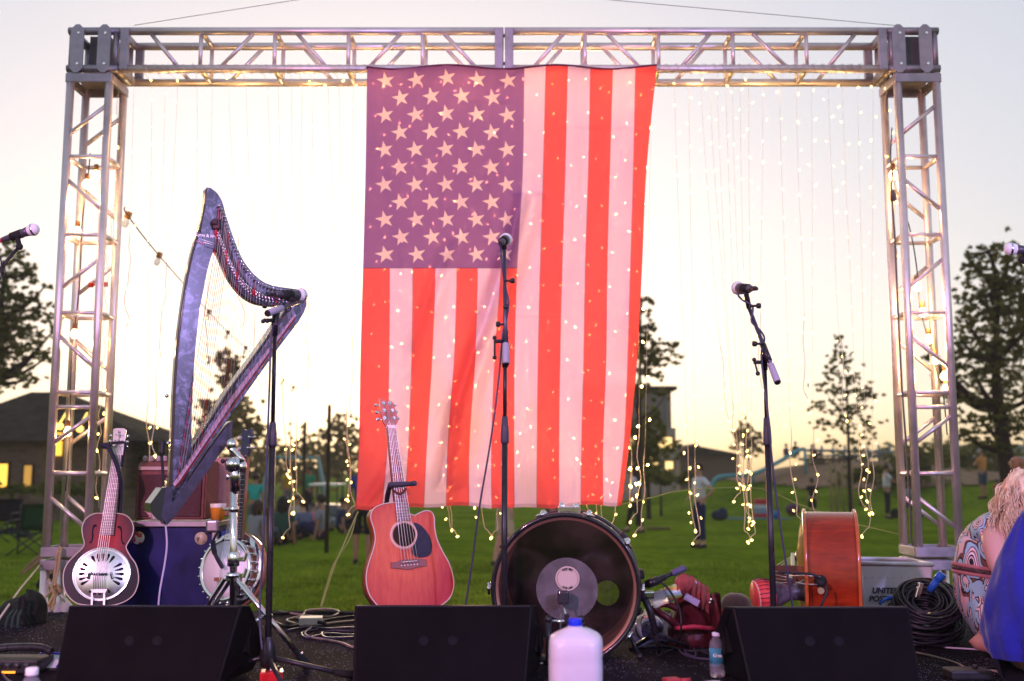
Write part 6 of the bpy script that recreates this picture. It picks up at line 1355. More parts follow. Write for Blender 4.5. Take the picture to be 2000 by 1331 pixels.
b = MB(); b.path(spl([at(1744, 330, 6.80), at(1742, 380, 6.80), at(1748, 470, 6.80), at(1752, 560, 6.80), at(1762, 760, 6.8), at(1772, 900, 6.80), at(1778, 1000, 6.80), at(1780, 1055, 6.80), at(1790, 1075, 6.78)]), .0065, 6)
b.path([at(1745, 372, 6.78), at(1745, 392, 6.78)], .02, 8)
tag(b.build('power_cable', mat('cable_grey', (.10, .085, .09), .5), None, base=at(1752, 560, 6.8)), 'grey power cable taped down the inner right truss leg', 'cable')
FL = [((244, 405), 6.95), ((250, 422), 7.1), ((311, 500), 8.4), ((408, 610), 11.0), ((445, 650), 12.4), ((480, 680), 13.6), ((552, 743), 16.4), ((573, 757), 17.2), ((643, 792), 20.0)]
P = spl([at(x, y, Y) for (x, y), Y in FL], 6); t_ = thing('festoon_line', P[0], 'sagging festoon line running from left truss leg to a wooden pole on the lawn', 'string lights')
b = MB(); b.path(P, .005, 5); b.build('cable', mat('cable_khaki', (.20, .17, .08), .6), t_)
for (x, y), Y in FL[1:-1]:
    b = MB(); p = at(x, y, Y); b.lathe([(0, .03), (.022, .028), (.024, -.012), (.016, -.02), (0, -.02)], p, (.3, 0, 1), 10); so_ = b.build('socket', mat('socket_amber', (.36, .16, .03), .5), t_)
    b = MB(); b.lathe([(.014, -.02), (.026, -.05), (.018, -.08), (0, -.085)], p, (.3, 0, 1), 10); b.build('globe', mat('globe_pale', (.85, .80, .66), .2, alpha=.5), t_)
# guy wires above
GW_ = mat('steel_wire', (.20, .19, .24), .4, .6)
for a, c_, lb_ in ((at(262, 50, 6.85), at(900, -50, 6.0), 'thin guy wire rising from the upper left corner of the truss'), (at(1757, 51, 6.85), at(900, -26, 6.0), 'thin guy wire rising from the upper right corner of the truss')):
    b = MB(); b.path([a, c_], .0022, 5); tag(b.build('guy_wire', GW_, None, base=a), lb_, 'wire')
b = MB(); b.path(spl([at(699, 1000, 6.60), at(690, 1020, 6.55), at(662, 1085, 6.4), at(648, 1112, 6.35), at(626, 1186, 6.1)]), .0045, 5); b.path(spl([at(697, 1003, 6.60), at(684, 1050, 6.5), at(656, 1100, 6.38), at(628, 1186, 6.1)]), .0035, 5)
tag(b.build('guy_line', mat('line_yellow_green', (.30, .32, .10), .8), None, base=at(660, 1090, 6.4)), 'yellow green cord from the lower left flag corner to the stage', 'cord')
b = MB(); b.path(spl([at(1216, 985, 6.62), at(1275, 972, 6.9), at(1340, 958, 7.2), at(1480, 954, 8.0), at(1560, 985, 8.0), at(1660, 1020, 7.4), at(1765, 1046, 7.0)]), .003, 5)
tag(b.build('guy_line', mat('line_yellow_green', (.30, .32, .10), .8), None, base=at(1340, 958, 7.2)), 'thin cord from the lower right flag corner to the right truss leg', 'cord')
# ================================================================ trees
def leaf_mat(name, c, c2):
    m = bpy.data.materials.new(name); m.use_nodes = True; nt = m.node_tree; nt.nodes.clear(); L = nt.links.new
    tc = N(nt, 'ShaderNodeTexCoord'); n = N(nt, 'ShaderNodeTexNoise'); n.inputs['Scale'].default_value = 1.3; n.inputs['Detail'].default_value = 5; L(tc.outputs['Object'], n.inputs['Vector'])
    r = N(nt, 'ShaderNodeValToRGB'); e = r.color_ramp.elements; e[0].position = .35; e[1].position = .65; e[0].color = (*c, 1); e[1].color = (*c2, 1); L(n.outputs['Fac'], r.inputs['Fac'])
    d = N(nt, 'ShaderNodeBsdfDiffuse'); t = N(nt, 'ShaderNodeBsdfTranslucent'); L(r.outputs[0], d.inputs['Color']); L(r.outputs[0], t.inputs['Color'])
    x = N(nt, 'ShaderNodeMixShader'); x.inputs[0].default_value = .5; L(d.outputs[0], x.inputs[1]); L(t.outputs[0], x.inputs[2]); o = N(nt, 'ShaderNodeOutputMaterial'); L(x.outputs[0], o.inputs['Surface']); return m
LF_D = leaf_mat('leaf_dark', (.095, .105, .026), (.24, .22, .06)); LF_M = leaf_mat('leaf_mid', (.12, .135, .028), (.26, .26, .06)); LF_O = leaf_mat('leaf_olive', (.20, .15, .04), (.36, .27, .075))
BARK = mat('bark', (.035, .022, .016), .9, var=.4, vscale=9, bump=.4, bscale=20)
def leaves(b, c, rad, n, size, rr, flat=1.0, shell=.4):
    for _ in range(n):
        d = V((rr.gauss(0, 1), rr.gauss(0, 1), rr.gauss(0, 1))).normalized(); q = V(c)+V((d.x*rad[0], d.y*rad[1], d.z*rad[2]))*(shell+(1-shell)*rr.random())
        a = V((rr.gauss(0, 1), rr.gauss(0, 1), rr.gauss(0, flat))).normalized(); u = a.orthogonal().normalized(); u.rotate(Matrix.Rotation(rr.random()*6.28, 3, a)); w_ = a.cross(u); s = size*rr.uniform(.6, 1.4)
        v = [b.bm.verts.new(q+u*s), b.bm.verts.new(q+w_*s*.42), b.bm.verts.new(q-u*s), b.bm.verts.new(q-w_*s*.42)]
        b.bm.faces.new(v)
def tree(name, label, base_px, Y, trunk, clumps, leafn, size, m, seed, group=None, tr_r=.12, zb=None, limbs=True, cat='tree', flat=1.0):
    "clumps: (px, py, rx px, ry px, dY); trunk: list of px points from the ground up"
    rr = random.Random(seed); k = Y/F_PX; z0 = ground_z(at(base_px, 920, Y).x, Y) if zb is None else zb
    bs = V((at(base_px, 920, Y).x, Y, z0)); t = thing(name, bs, label, cat, group)
    b = MB(); tp = [bs-V((0, 0, .1))]+[at(x, y, Y) for x, y in trunk]; b.path(spl(tp, 4), [tr_r*(1-.8*i/(4*(len(tp)-1))) for i in range(4*(len(tp)-1)+1)], 8)
    if limbs:
        for (x, y, rx, ry, d) in clumps:
            c_ = at(x, y, Y+d); j = min(tp[1:] , key=lambda q: abs(q.z-(c_.z-.5*abs(c_.x-q.x)))); mid = (j+c_)/2+V((rr.uniform(-.1, .1), 0, -.12*abs(c_.x-j.x)))
            b.path(spl([j, mid, c_], 4), [tr_r*.38*(1-.8*i/8) for i in range(9)], 6)
    b.build('trunk', BARK, t)
    b = MB(); tot = sum(c_[2]*c_[3] for c_ in clumps)
    for (x, y, rx, ry, d) in clumps:
        c_ = at(x, y, Y+d); n = int(max(20, leafn*rx*ry/tot)*2.6)
        for _ in range(max(3, n//13)):          # thin twig sprays scattered through the clump
            o = V((rr.gauss(0, .62)*rx*k, rr.gauss(0, .6)*max(rx, ry)*k*.9, rr.gauss(0, .66)*ry*k)); q = rr.uniform(.10, .30)
            leaves(b, c_+o, (rx*k*q, rx*k*q, ry*k*q*.8), 13, size*.72, rr, flat, .1)
    b.build('crown', m, t, fixn=False); return t
# left pine by the frame edge
tree('pine_tree', 'large dark tree at the left edge with gaps of bright sky', -30, 26, [(-22, 860), (-10, 740), (0, 620), (8, 540)],
     [(20, 500, 26, 26, 0), (50, 535, 26, 22, .5), (8, 560, 30, 26, 0), (64, 585, 16, 12, 0), (20, 610, 40, 24, 0), (80, 608, 34, 17, .3), (110, 640, 16, 9, 0), (-10, 650, 40, 30, 0), (40, 645, 40, 20, 0), (12, 690, 44, 26, .3), (70, 690, 26, 12, 0), (90, 700, 18, 8, 0), (20, 730, 36, 14, 0), (56, 742, 22, 9, 0), (-20, 720, 30, 40, 0), (88, 560, 10, 7, 0)], 3700, .085, LF_D, 1, tr_r=.22)
tree('small_tree', 'small olive tree in the distance seen through the harp strings', 452, 44, [(453, 880), (451, 800), (447, 730)],
     [(438, 700, 20, 16, 0), (456, 715, 16, 14, 0), (436, 745, 18, 14, 0), (462, 750, 18, 15, 0), (430, 800, 22, 20, 0), (470, 800, 26, 22, 0), (445, 840, 36, 26, 0), (490, 845, 26, 22, 0), (405, 830, 22, 22, 0), (400, 790, 12, 12, 0)], 2600, .16, LF_O, 2, tr_r=.14)
tree('conifer', 'sparse conifer with level branches rising beside the right flag edge', 1246, 30, [(1248, 820), (1250, 700), (1252, 580)],
     [(1262, 588, 18, 7, 0), (1254, 612, 14, 7, 0), (1266, 640, 18, 9, 0), (1256, 660, 20, 9, 0), (1290, 677, 34, 7, .3), (1262, 690, 26, 10, 0), (1286, 708, 38, 8, 0), (1262, 724, 22, 9, 0), (1285, 735, 14, 6, 0), (1230, 690, 26, 20, 0), (1225, 640, 20, 22, 0), (1235, 760, 30, 14, 0), (1300, 770, 12, 6, 0)], 1700, .10, LF_D, 3, tr_r=.10, flat=.5)
tree('young_tree', 'slender young tree with airy pointed crown right of the lights', 1658, 30, [(1658, 900), (1656, 820), (1652, 740), (1642, 665)],
     [(1640, 655, 8, 14, 0), (1634, 690, 14, 14, 0), (1652, 700, 14, 14, 0), (1625, 725, 18, 13, 0), (1664, 735, 20, 14, 0), (1610, 760, 20, 13, 0), (1648, 768, 20, 12, 0), (1684, 765, 22, 14, 0), (1602, 790, 18, 10, 0), (1636, 800, 22, 11, 0), (1672, 800, 26, 12, 0), (1700, 775, 16, 12, 0), (1612, 825, 18, 10, 0), (1650, 835, 22, 10, 0), (1690, 830, 20, 12, 0), (1666, 868, 24, 10, 0), (1700, 855, 12, 8, 0), (1620, 862, 16, 8, 0)], 1500, .085, LF_M, 4, tr_r=.06)
tree('broad_tree', 'broad dark tree filling the right edge behind the right truss leg', 1985, 24, [(1975, 960), (1962, 880), (1950, 800), (1945, 700), (1950, 560)],
     [(1930, 488, 30, 18, 0), (1970, 500, 34, 20, 0), (1900, 520, 24, 18, 0), (1945, 540, 44, 24, 0), (1990, 560, 36, 30, 0), (1900, 580, 30, 22, 0), (1940, 600, 46, 28, 0), (1885, 625, 26, 18, 0), (1985, 640, 44, 36, 0), (1920, 660, 44, 28, 0), (1880, 690, 24, 16, 0), (1850, 720, 22, 14, 0), (1960, 700, 50, 32, 0), (1905, 730, 40, 20, 0), (1850, 745, 26, 10, 0), (1815, 700, 14, 12, .3), (1830, 735, 14, 8, 0), (1880, 780, 30, 16, 0), (1960, 770, 56, 24, 0), (1915, 820, 40, 16, 0), (1975, 830, 44, 20, 0), (1890, 850, 26, 12, 0), (1950, 870, 40, 12, 0), (1875, 665, 14, 12, 0), (2030, 600, 40, 60, 0), (2040, 760, 50, 60, 0)], 6800, .085, LF_D, 5, tr_r=.26)
tree('small_tree', 'small distant tree behind the bright cluster of light strands', 1462, 60, [(1462, 900), (1461, 860)], [(1455, 845, 20, 14, 0), (1470, 860, 18, 14, 0), (1448, 870, 20, 14, 0), (1472, 880, 20, 12, 0), (1458, 830, 12, 9, 0)], 700, .18, LF_O, 6, tr_r=.10)
tree('young_tree', 'leafy green tree in front of the grey building beside the flag', 1266, 34, [(1266, 960), (1267, 880), (1268, 830)], [(1270, 815, 22, 18, 0), (1258, 850, 26, 18, 0), (1290, 845, 18, 16, 0), (1275, 880, 34, 16, 0), (1250, 890, 26, 20, 0), (1262, 920, 36, 16, 0), (1310, 880, 14, 8, 0), (1245, 860, 20, 30, 0)], 2200, .11, LF_M, 7, tr_r=.09)
# far tree line and hedges: each clump of growth its own shrub
BUSH = [('hedge', 'tall dark hedge behind the amplifier and the harp', 300, 34, [(250, 880, 26, 26, 0), (285, 890, 28, 30, 0), (320, 895, 30, 26, 0), (240, 910, 24, 30, 0), (290, 930, 46, 22, 0)], 1700, .12, LF_D),
        ('hedge', 'brown dusky row of trees behind the seated crowd left of the pole', 560, 62, [(520, 880, 30, 26, 0), (560, 890, 30, 24, 0), (600, 880, 26, 26, 0), (500, 910, 34, 26, 0), (560, 925, 60, 22, 0), (470, 920, 40, 30, 0), (430, 910, 40, 30, 0)], 2600, .22, LF_O),
        ('hedge', 'brown dusky trees on the horizon beside the flag left edge', 670, 66, [(650, 850, 22, 18, 0), (672, 840, 20, 26, 0), (690, 870, 24, 26, 0), (640, 890, 30, 24, 0), (670, 910, 50, 22, 0), (630, 920, 34, 18, 0)], 2200, .22, LF_O),
        ('shrub', 'round dark shrub behind the right truss leg on the slope', 1790, 40, [(1770, 905, 30, 22, 0), (1805, 900, 28, 24, 0), (1785, 930, 44, 18, 0), (1745, 930, 24, 16, 0)], 1300, .13, LF_D),
        ('shrub', 'dark green shrub behind the man in the orange shirt', 1900, 44, [(1850, 905, 34, 26, 0), (1890, 895, 34, 26, 0), (1935, 900, 34, 24, 0), (1970, 905, 30, 22, 0), (1880, 930, 60, 18, 0), (1950, 930, 50, 16, 0)], 2200, .14, LF_D),
        ('shrub', 'low green shrub right of the young tree at the foot of the mound', 1680, 38, [(1650, 935, 20, 10, 0), (1680, 930, 22, 12, 0), (1710, 925, 20, 14, 0)], 600, .12, LF_M),
        ('shrub', 'low green planting in front of the grey building', 1290, 36, [(1270, 935, 24, 10, 0), (1300, 935, 22, 9, 0), (1325, 940, 16, 7, 0), (1345, 930, 14, 8, 0)], 700, .11, LF_M),
        ('shrub', 'pale grass clump below the stone building at left', 40, 26, [(20, 958, 24, 9, 0), (60, 955, 26, 9, 0), (100, 958, 22, 8, 0), (140, 955, 26, 9, 0), (190, 958, 24, 9, 0)], 900, .09, LF_M),
        ('hedge', 'dark line of far trees on the horizon right of the playground', 1760, 75, [(1650, 900, 30, 10, 0), (1700, 895, 34, 12, 0), (1750, 893, 34, 14, 0), (1800, 888, 40, 18, 0), (1860, 885, 40, 20, 0), (1600, 905, 30, 8, 0)], 1600, .24, LF_D)]
for nm_, lb_, px_, Y_, cl_, n_, sz_, m_ in BUSH: tree(nm_, lb_, px_, Y_, [(px_, cl_[0][1]+8)], cl_, n_, sz_, m_, hash(px_) % 97, tr_r=.06, limbs=False, cat=nm_)
# ================================================================ buildings
def brick_mat(nm, c, c2, mortar, sc_):
    m = bpy.data.materials.new(nm); m.use_nodes = True; nt = m.node_tree; b = nt.nodes['Principled BSDF']; L = nt.links.new; tc = N(nt, 'ShaderNodeTexCoord'); mp = N(nt, 'ShaderNodeMapping'); mp.inputs['Rotation'].default_value = (pi/2, 0, 0); L(tc.outputs['Object'], mp.inputs['Vector'])
    t = N(nt, 'ShaderNodeTexBrick'); t.inputs['Scale'].default_value = sc_; t.inputs['Color1'].default_value = (*c, 1); t.inputs['Color2'].default_value = (*c2, 1); t.inputs['Mortar'].default_value = (*mortar, 1); t.inputs['Mortar Size'].default_value = .03; L(mp.outputs[0], t.inputs['Vector']); L(t.outputs['Color'], b.inputs['Base Color']); b.inputs['Roughness'].default_value = .9; return m
STONE = brick_mat('brown_stone', (.17, .10, .065), (.10, .058, .04), (.14, .09, .07), 1.6); ROOF = mat('roof_dark', (.045, .034, .026), .9, var=.4, vscale=3, spec=.05)
LITW = mat('window_lit', (.8, .5, .15), .5, emit=(1.0, .52, .06), es=.42); LITP = mat('window_warm', (.8, .6, .3), .5, emit=(1.0, .62, .22), es=.42); FRM = mat('frame_brown', (.05, .03, .02), .7)
BYL = 33; Lb = lambda x, y, d=0: at(x, y, BYL+d)
lbx0, lbx1 = Lb(-160, 900).x, Lb(245, 900).x; ez = Lb(0, 862).z
hb_ = thing('stone_building', ((lbx0+lbx1)/2, BYL+3, 0), 'brown stone building with dark hipped roof and lit yellow windows at left', 'building')
b = MB(); b.box(((lbx0+lbx1)/2, BYL+3, ez/2), (lbx1-lbx0, 6, ez)); b.build('wall', STONE, hb_)
b = MB(); rz = Lb(0, 768).z; ov = .5
e4 = [V((lbx0-ov, BYL-ov, ez)), V((lbx1+ov+.4, BYL-ov, ez)), V((lbx1+ov+.4, BYL+6+ov, ez)), V((lbx0-ov, BYL+6+ov, ez))]; r0, r1 = V((lbx0+2, BYL+3, rz+.25)), V((Lb(125, 768, 3).x, BYL+3, rz+.25))
b.poly([e4[0], e4[1], r1, r0]); b.poly([e4[1], e4[2], r1]); b.poly([e4[2], e4[3], r0, r1]); b.poly([e4[3], e4[0], r0]); b.poly(e4[::-1]); b.build('roof', ROOF, hb_)
for (x_, y_, w_, h_, mt) in ((3, 929, 26, 44, LITW), (56, 932, 14, 44, mat('window_dim', (.4, .25, .08), .5, emit=(1.0, .5, .08), es=.12)), (205, 935, 12, 30, FRM)):
    c_ = Lb(x_, y_); k = BYL/F_PX
    b = MB(); b.box((c_.x, BYL-.03, c_.z), (w_*k+.12, .08, h_*k+.12)); f_ = b.build('window', FRM, hb_); b = MB(); b.box((c_.x, BYL-.075, c_.z), (w_*k, .02, h_*k)); b.build('pane', mt, f_)
b = MB(); c_ = Lb(114, 868); k = BYL/F_PX; b.box((c_.x, BYL-.05, c_.z), (15*k, .1, 44*k)); b.build('lit_panel', LITW, hb_)
for (x_, y_) in ((117, 833), (156, 838)):
    b = MB(); p = Lb(x_, y_, -1.0); b.ball(p, .10); b.path([p+V((0, 0, .1)), p+V((0, .5, .5))], .02, 6); lm = thing('wall_lamp', p, 'glowing yellow lamp under the eave of the stone building, ' + ('nearer the left truss leg edge' if x_ < 130 else 'seen between the truss legs'), 'lamp', 'lamps on the stone building'); b.build('globe', mat('lamp_yellow', (1, .8, .3), .4, emit=(1, .58, .10), es=.8), lm)
BYR = 48; k = BYR/F_PX; Rb = lambda x, y, d=0: at(x, y, BYR+d)
GRYB = mat('building_grey_brown', (.20, .17, .16), .9, var=.1, vscale=1.2); GRYL = mat('building_pale', (.34, .28, .24), .9, var=.08, vscale=1.0)
gb = thing('grey_building', (Rb(1265, 900).x, BYR+4, 0), 'grey building with dark flat roof behind the right edge of the flag', 'building')
x0, x1, xr = Rb(1150, 800).x, Rb(1311, 800).x, Rb(1320, 880).x
zt_, zm_, zb2 = Rb(0, 762).z, Rb(0, 836).z, 0
b = MB(); b.box(((x0+x1)/2, BYR+4, (zt_+zm_)/2), (x1-x0, 8, zt_-zm_)); b.build('upper_wall', GRYB, gb)
b = MB(); b.box(((x0+xr)/2, BYR+4, zm_/2-.003), (xr-x0, 8.2, zm_-.006)); b.build('lower_wall', GRYL, gb)
b = MB(); b.box(((x0+x1)/2, BYR+4, zt_+.08), (x1-x0+.5, 8.5, .16)); b.build('roof', mat('cornice_dark', (.03, .025, .022), .9), gb)
b = MB(); b.box((Rb(1304, 800).x, BYR-.04, (zt_+zm_)/2), (.06, .08, zt_-zm_-.1)); b.build('pilaster', GRYL, gb)
for (x_, y_, w_, h_) in ((1298, 866, 26, 22), (1275, 905, 16, 22), (1306, 912, 14, 20), (1225, 866, 26, 22)):
    c_ = Rb(x_, y_); b = MB(); b.box((c_.x, BYR-.13, c_.z), (w_*k+.2, .06, h_*k+.2)); f_ = b.build('window', mat('frame_pale', (.2, .16, .13), .8), gb); b = MB(); b.box((c_.x, BYR-.17, c_.z), (w_*k, .03, h_*k)); b.build('pane', LITP, f_)
lo = thing('low_building', (Rb(1390, 905, 20).x, BYR+22, 0), 'low brown building with flat roof on the horizon behind the navy trousered woman', 'building')
b = MB(); c0, c1 = Rb(1325, 890, 20), Rb(1440, 890, 20); b.box(((c0.x+c1.x)/2, BYR+22, c0.z/2), (c1.x-c0.x, 5, c0.z)); b.build('wall', mat('wall_brown', (.14, .09, .07), .9), lo)
b = MB(); b.prism([V((c0.x-.4, BYR+19, c0.z+.003)), V((c1.x+.4, BYR+19, c0.z+.003)), V((c1.x-2.5, BYR+19, c0.z+.55)), V((c0.x+1.0, BYR+19, c0.z+.75))], (0, 6, 0)); b.build('roof', ROOF, lo)
far = thing('white_building', (Rb(1960, 885, 40).x, BYR+44, 0), 'long pale low building on the horizon at the far right', 'building')
b = MB(); c0, c1 = Rb(1905, 876, 40), Rb(2080, 876, 40); b.box(((c0.x+c1.x)/2, BYR+43, c0.z/2), (c1.x-c0.x, 6, c0.z)); b.build('wall', mat('wall_pale_blue', (.42, .42, .48), .8), far)
b = MB(); b.box(((c0.x+c1.x)/2, BYR+43, c0.z+.15), (c1.x-c0.x+1, 7, .3)); b.build('roof', mat('roof_grey', (.25, .25, .28), .8), far)
# ================================================================ poles
WOODP = mat('post_wood', (.050, .028, .016), .9, var=.4, vscale=6)
for (x_, yt, Y_, r_, lb_) in ((643.5, 790, 20, .035, 'dark wooden pole standing on the lawn left of the flag'), (596, 824, 32, .05, 'thinner wooden pole farther back behind the light strand cluster'), (622, 846, 55, .04, 'thin faint pole on the horizon between the two wooden poles')):
    p = at(x_, yt, Y_); b = MB(); b.path([(p.x, Y_, -.1), (p.x, Y_, p.z*.5), (p.x, Y_, p.z-.05), (p.x, Y_, p.z)], [r_*1.15, r_*1.05, r_, r_*.5], 10); o = b.build('wooden_pole', WOODP, None, base=(p.x, Y_, 0)); tag(o, lb_, 'pole', 'poles on the lawn')
# ================================================================ playground mound details
TEAL = mat('play_teal', (.10, .30, .33), .5, .0, var=.1, vscale=4); PSTEEL = mat('play_steel', (.20, .24, .26), .45, .5)
PYG = 41
def G(x, y, Y): return at(x, y, Y)
# tan surfacing sheet over the mound
b = MB(); sx0, sx1, sy0, sy1 = 9.2, 22.0, 39.5, 50.0; nx_, ny_ = 44, 30; gv = {}
for j in range(ny_+1):
    for i in range(nx_+1):
        u, v = i/nx_, j/ny_; x = sx0+(sx1-sx0)*u; y = sy0+(sy1-sy0)*v; gv[i, j] = (x, y)
for j in range(ny_):
    for i in range(nx_):
        cx_, cy_ = gv[i, j]; 
        if ((cx_-15.3)/6.3)**2+((cy_-45)/5.3)**2 < 1+.08*sin(cx_*3): b.poly([V((*gv[a, c_], ground_z(*gv[a, c_])+.05)) for a, c_ in ((i, j), (i+1, j), (i+1, j+1), (i, j+1))])
bmesh.ops.remove_doubles(b.bm, verts=b.bm.verts[:], dist=.001)
tag(b.build('ground_surfacing', mat('surfacing_tan', (.26, .155, .085), .95, var=.2, vscale=2)), kind='structure')
sl_ = thing('slide', G(1420, 960, PYG), 'teal playground tube slide running down the tan mound', 'slide')
for off in (0, .5):
    b = MB(); b.path(spl([G(1385, 958, PYG+off), G(1398, 936, PYG+off), G(1418, 930, PYG+.3+off), G(1470, 926, PYG+1+off), G(1520, 903, PYG+2+off), G(1560, 880, PYG+3+off), G(1572, 878, PYG+3.2+off)]), .085, 8); b.build('side_rail', TEAL, sl_)
b = MB(); pts0 = spl([G(1398, 940, PYG), G(1418, 934, PYG+.3), G(1470, 930, PYG+1), G(1520, 908, PYG+2), G(1560, 884, PYG+3)]); 
for a_, c_ in zip(pts0, pts0[1:]): b.poly([a_, c_, c_+V((0, .5, 0)), a_+V((0, .5, 0))])
b.build('chute', mat('chute_steel', (.32, .36, .40), .35, .6), sl_)
for (x_, y_) in ((1572, 930), (1470, 948)):
    b = MB(); p = G(x_, 880 if x_ > 1500 else 926, PYG+2); b.path([p, V((p.x, p.y, ground_z(p.x, p.y)))], .06, 8); b.build('post', TEAL, sl_)
pl = thing('climbing_frame', G(1620, 900, PYG+4), 'long steel climbing frame with railings on top of the tan mound', 'playground equipment')
for i, x_ in enumerate((1585, 1605, 1627, 1650, 1672, 1695, 1716, 1738)):
    b = MB(); p = G(x_, 876+(i % 3)*2, PYG+4); b.path([p+V((0, 0, .15)), V((p.x, p.y, ground_z(p.x, p.y)))], .05, 8); b.build('post', PSTEEL, pl)
b = MB(); b.path([G(1575, 880, PYG+4), G(1640, 881, PYG+4), G(1745, 884, PYG+4)], .06, 8); b.build('rail', PSTEEL, pl)
b = MB(); b.path([G(1575, 890, PYG+4), G(1745, 893, PYG+4)], .04, 8); b.build('rail', PSTEEL, pl)
b = MB(); q0, q1 = G(1575, 897, PYG+4), G(1660, 897, PYG+4); b.box(((q0.x+q1.x)/2, q0.y+.6, q0.z), (q1.x-q0.x, 1.4, .12)); b.build('deck', mat('deck_brown', (.12, .08, .06), .8), pl)
for i, x_ in enumerate((1623, 1634, 1646, 1664)):
    p = at(x_, 960, 34+i*.3); b = MB(); b.path([(p.x, p.y, -.05), (p.x, p.y, at(x_, 900, 34).z)], .045, 8); tag(b.build('post', mat('post_tan', (.30, .20, .10), .8), None, base=(p.x, p.y, 0)), 'pale tan stake at the foot of the mound below the young tree', 'post', 'tan stakes below the young tree')
sw = thing('swing_frame', G(575, 960, 34), 'teal swing set frame behind the seated crowd', 'swing'); SYW = 34
b = MB(); b.path([G(528, 894, SYW), G(622, 895, SYW)], .055, 8); b.build('top_bar', mat('swing_teal_grey', (.20, .30, .28), .5), sw)
for (xa, ya, xb, d) in ((528, 894, 500, -1), (528, 894, 522, 1), (622, 895, 648, -1), (622, 895, 634, 1)):
    e = G(xb, 985, SYW+d); e.z = 0; b = MB(); b.path([G(xa, ya, SYW), e], .05, 8); b.build('leg', mat('swing_teal_grey', (.20, .30, .28), .5), sw)
for x_ in (550, 600):
    p = G(x_, 895, SYW); b = MB()
    for o in (-.2, .2): b.path([p+V((o, 0, 0)), V((p.x+o, p.y, .55))], .012, 5)
    b.box((p.x, p.y, .54), (.46, .18, .03)); b.build('swing_seat', BLK, sw)
# golf cart with white roof
gc = thing('golf_cart', (at(635, 945, 30).x, 30, 0), 'small utility cart with flat white roof behind the seated crowd', 'cart'); gx = at(635, 945, 30).x; zc = at(635, 947, 30).z
b = MB(); b.box((gx, 30.4, zc), (.84, 1.3, .07), bev=.03); b.build('roof', mat('roof_white', (.72, .68, .62), .5), gc)
for sx in (-.36, .36):
    for sy in (-.1, .9):
        b = MB(); b.path([(gx+sx, 30+sy, .5), (gx+sx, 30+sy, zc-.03)], .02, 6); b.build('post', BLKM, gc)
b = MB(); b.box((gx, 30.4, .42), (.82, 1.4, .32), bev=.06); b.build('body', mat('cart_grey', (.12, .13, .15), .4), gc)
for sx in (-.36, .36):
    for sy in (-.1, .9):
        b = MB(); b.cyl((gx+sx-.05, 30+sy, .2), (gx+sx+.05, 30+sy, .2), .2, n=16); b.build('wheel', RUB, gc)
# cooler, blanket, ball, stroller, chairs, bags on the lawn
cl = thing('cooler', (at(1487, 990, 35).x, 35, 0), 'red white and blue striped cooler box on the lawn below the lights', 'cooler'); cx_ = at(1487, 990, 35).x
for (z0_, z1_, m_) in ((0.02, .13, mat('cooler_red', (.50, .04, .04), .5)), (.133, .30, mat('cooler_blue_grey', (.25, .30, .42), .5)), (.303, .42, mat('cooler_white', (.55, .55, .58), .5)), (.423, .60, mat('cooler_red', (.50, .04, .04), .5))):
    b = MB(); b.box((cx_, 35, (z0_+z1_)/2), (.46, .34, z1_-z0_), bev=.012); b.build('lid' if z1_ > .55 else 'body_band', m_, cl)
b = MB(); b.box((at(1475, 1005, 34.5).x, 34.2, .012), (2.0, 1.2, .016), bev=.004); tag(b.build('blanket', mat('blanket_teal', (.06, .14, .16), .9, var=.2, vscale=4), None, base=(at(1475, 1005, 34.5).x, 34.2, 0)), 'dark teal picnic blanket spread under the striped cooler', 'blanket')
b = MB(); p = at(1516, 1000, 34); b.ball((p.x, 34, .14), .13); tag(b.build('ball', mat('ball_blue', (.03, .15, .40), .4), None, base=(p.x, 34, 0)), 'blue ball lying on the lawn right of the cooler', 'ball')
b = MB(); p = at(1405, 990, 33); b.ball((p.x, 33, .16), .22, 1.2, .8, .75); b.ball((p.x+.1, 33, .26), .14); tag(b.build('duffel_bag', mat('bag_navy', (.02, .025, .06), .8), None, base=(p.x, 33, 0)), 'dark navy bag on the grass right of the navy trousered woman', 'bag')
b = MB(); p = at(1548, 985, 36); b.ball((p.x, 36, .22), .25, 1, .8, .8); tag(b.build('beach_bag', mat('bag_plum', (.10, .03, .08), .8), None, base=(p.x, 36, 0)), 'plum coloured bag on the grass behind the orange bass', 'bag')
b = MB(); q = at(1285, 1032, 28); b.box((q.x, 28, .03), (.6, .3, .04), bev=.01); tag(b.build('blanket', mat('blanket_brown', (.10, .05, .03), .9), None, base=(q.x, 28, 0)), 'folded brown blanket on the grass by the walking woman', 'blanket')
sx_, SYY = at(1772, 985, 34.5).x, 34.5; stt = thing('stroller', (sx_, SYY, 0), 'grey baby stroller with dark hood pushed by the man in white', 'stroller')
b = MB(); b.ball((sx_, SYY, .72), .30, 1, .8, .75); b.build('hood', mat('stroller_grey', (.22, .22, .25), .8), stt)
b = MB(); b.box((sx_+.02, SYY, .45), (.50, .42, .22), roty(.25), bev=.05); b.build('seat', mat('stroller_dark', (.05, .05, .06), .8), stt)
b = MB(); b.path([(sx_-.62, SYY-.2, .98), (sx_-.2, SYY-.2, .6), (sx_+.35, SYY-.2, .16)], .018, 6); b.path([(sx_-.62, SYY+.2, .98), (sx_-.2, SYY+.2, .6), (sx_+.35, SYY+.2, .16)], .018, 6); b.path([(sx_-.62, SYY-.2, .98), (sx_-.62, SYY+.2, .98)], .018, 6); b.build('frame', BLKM, stt)
for (dx, dy) in ((-.32, -.24), (-.32, .24), (.36, 0)):
    b = MB(); b.cyl((sx_+dx, SYY+dy-.025, .15), (sx_+dx, SYY+dy+.025, .15), .15, n=16); b.build('wheel', RUB, stt)
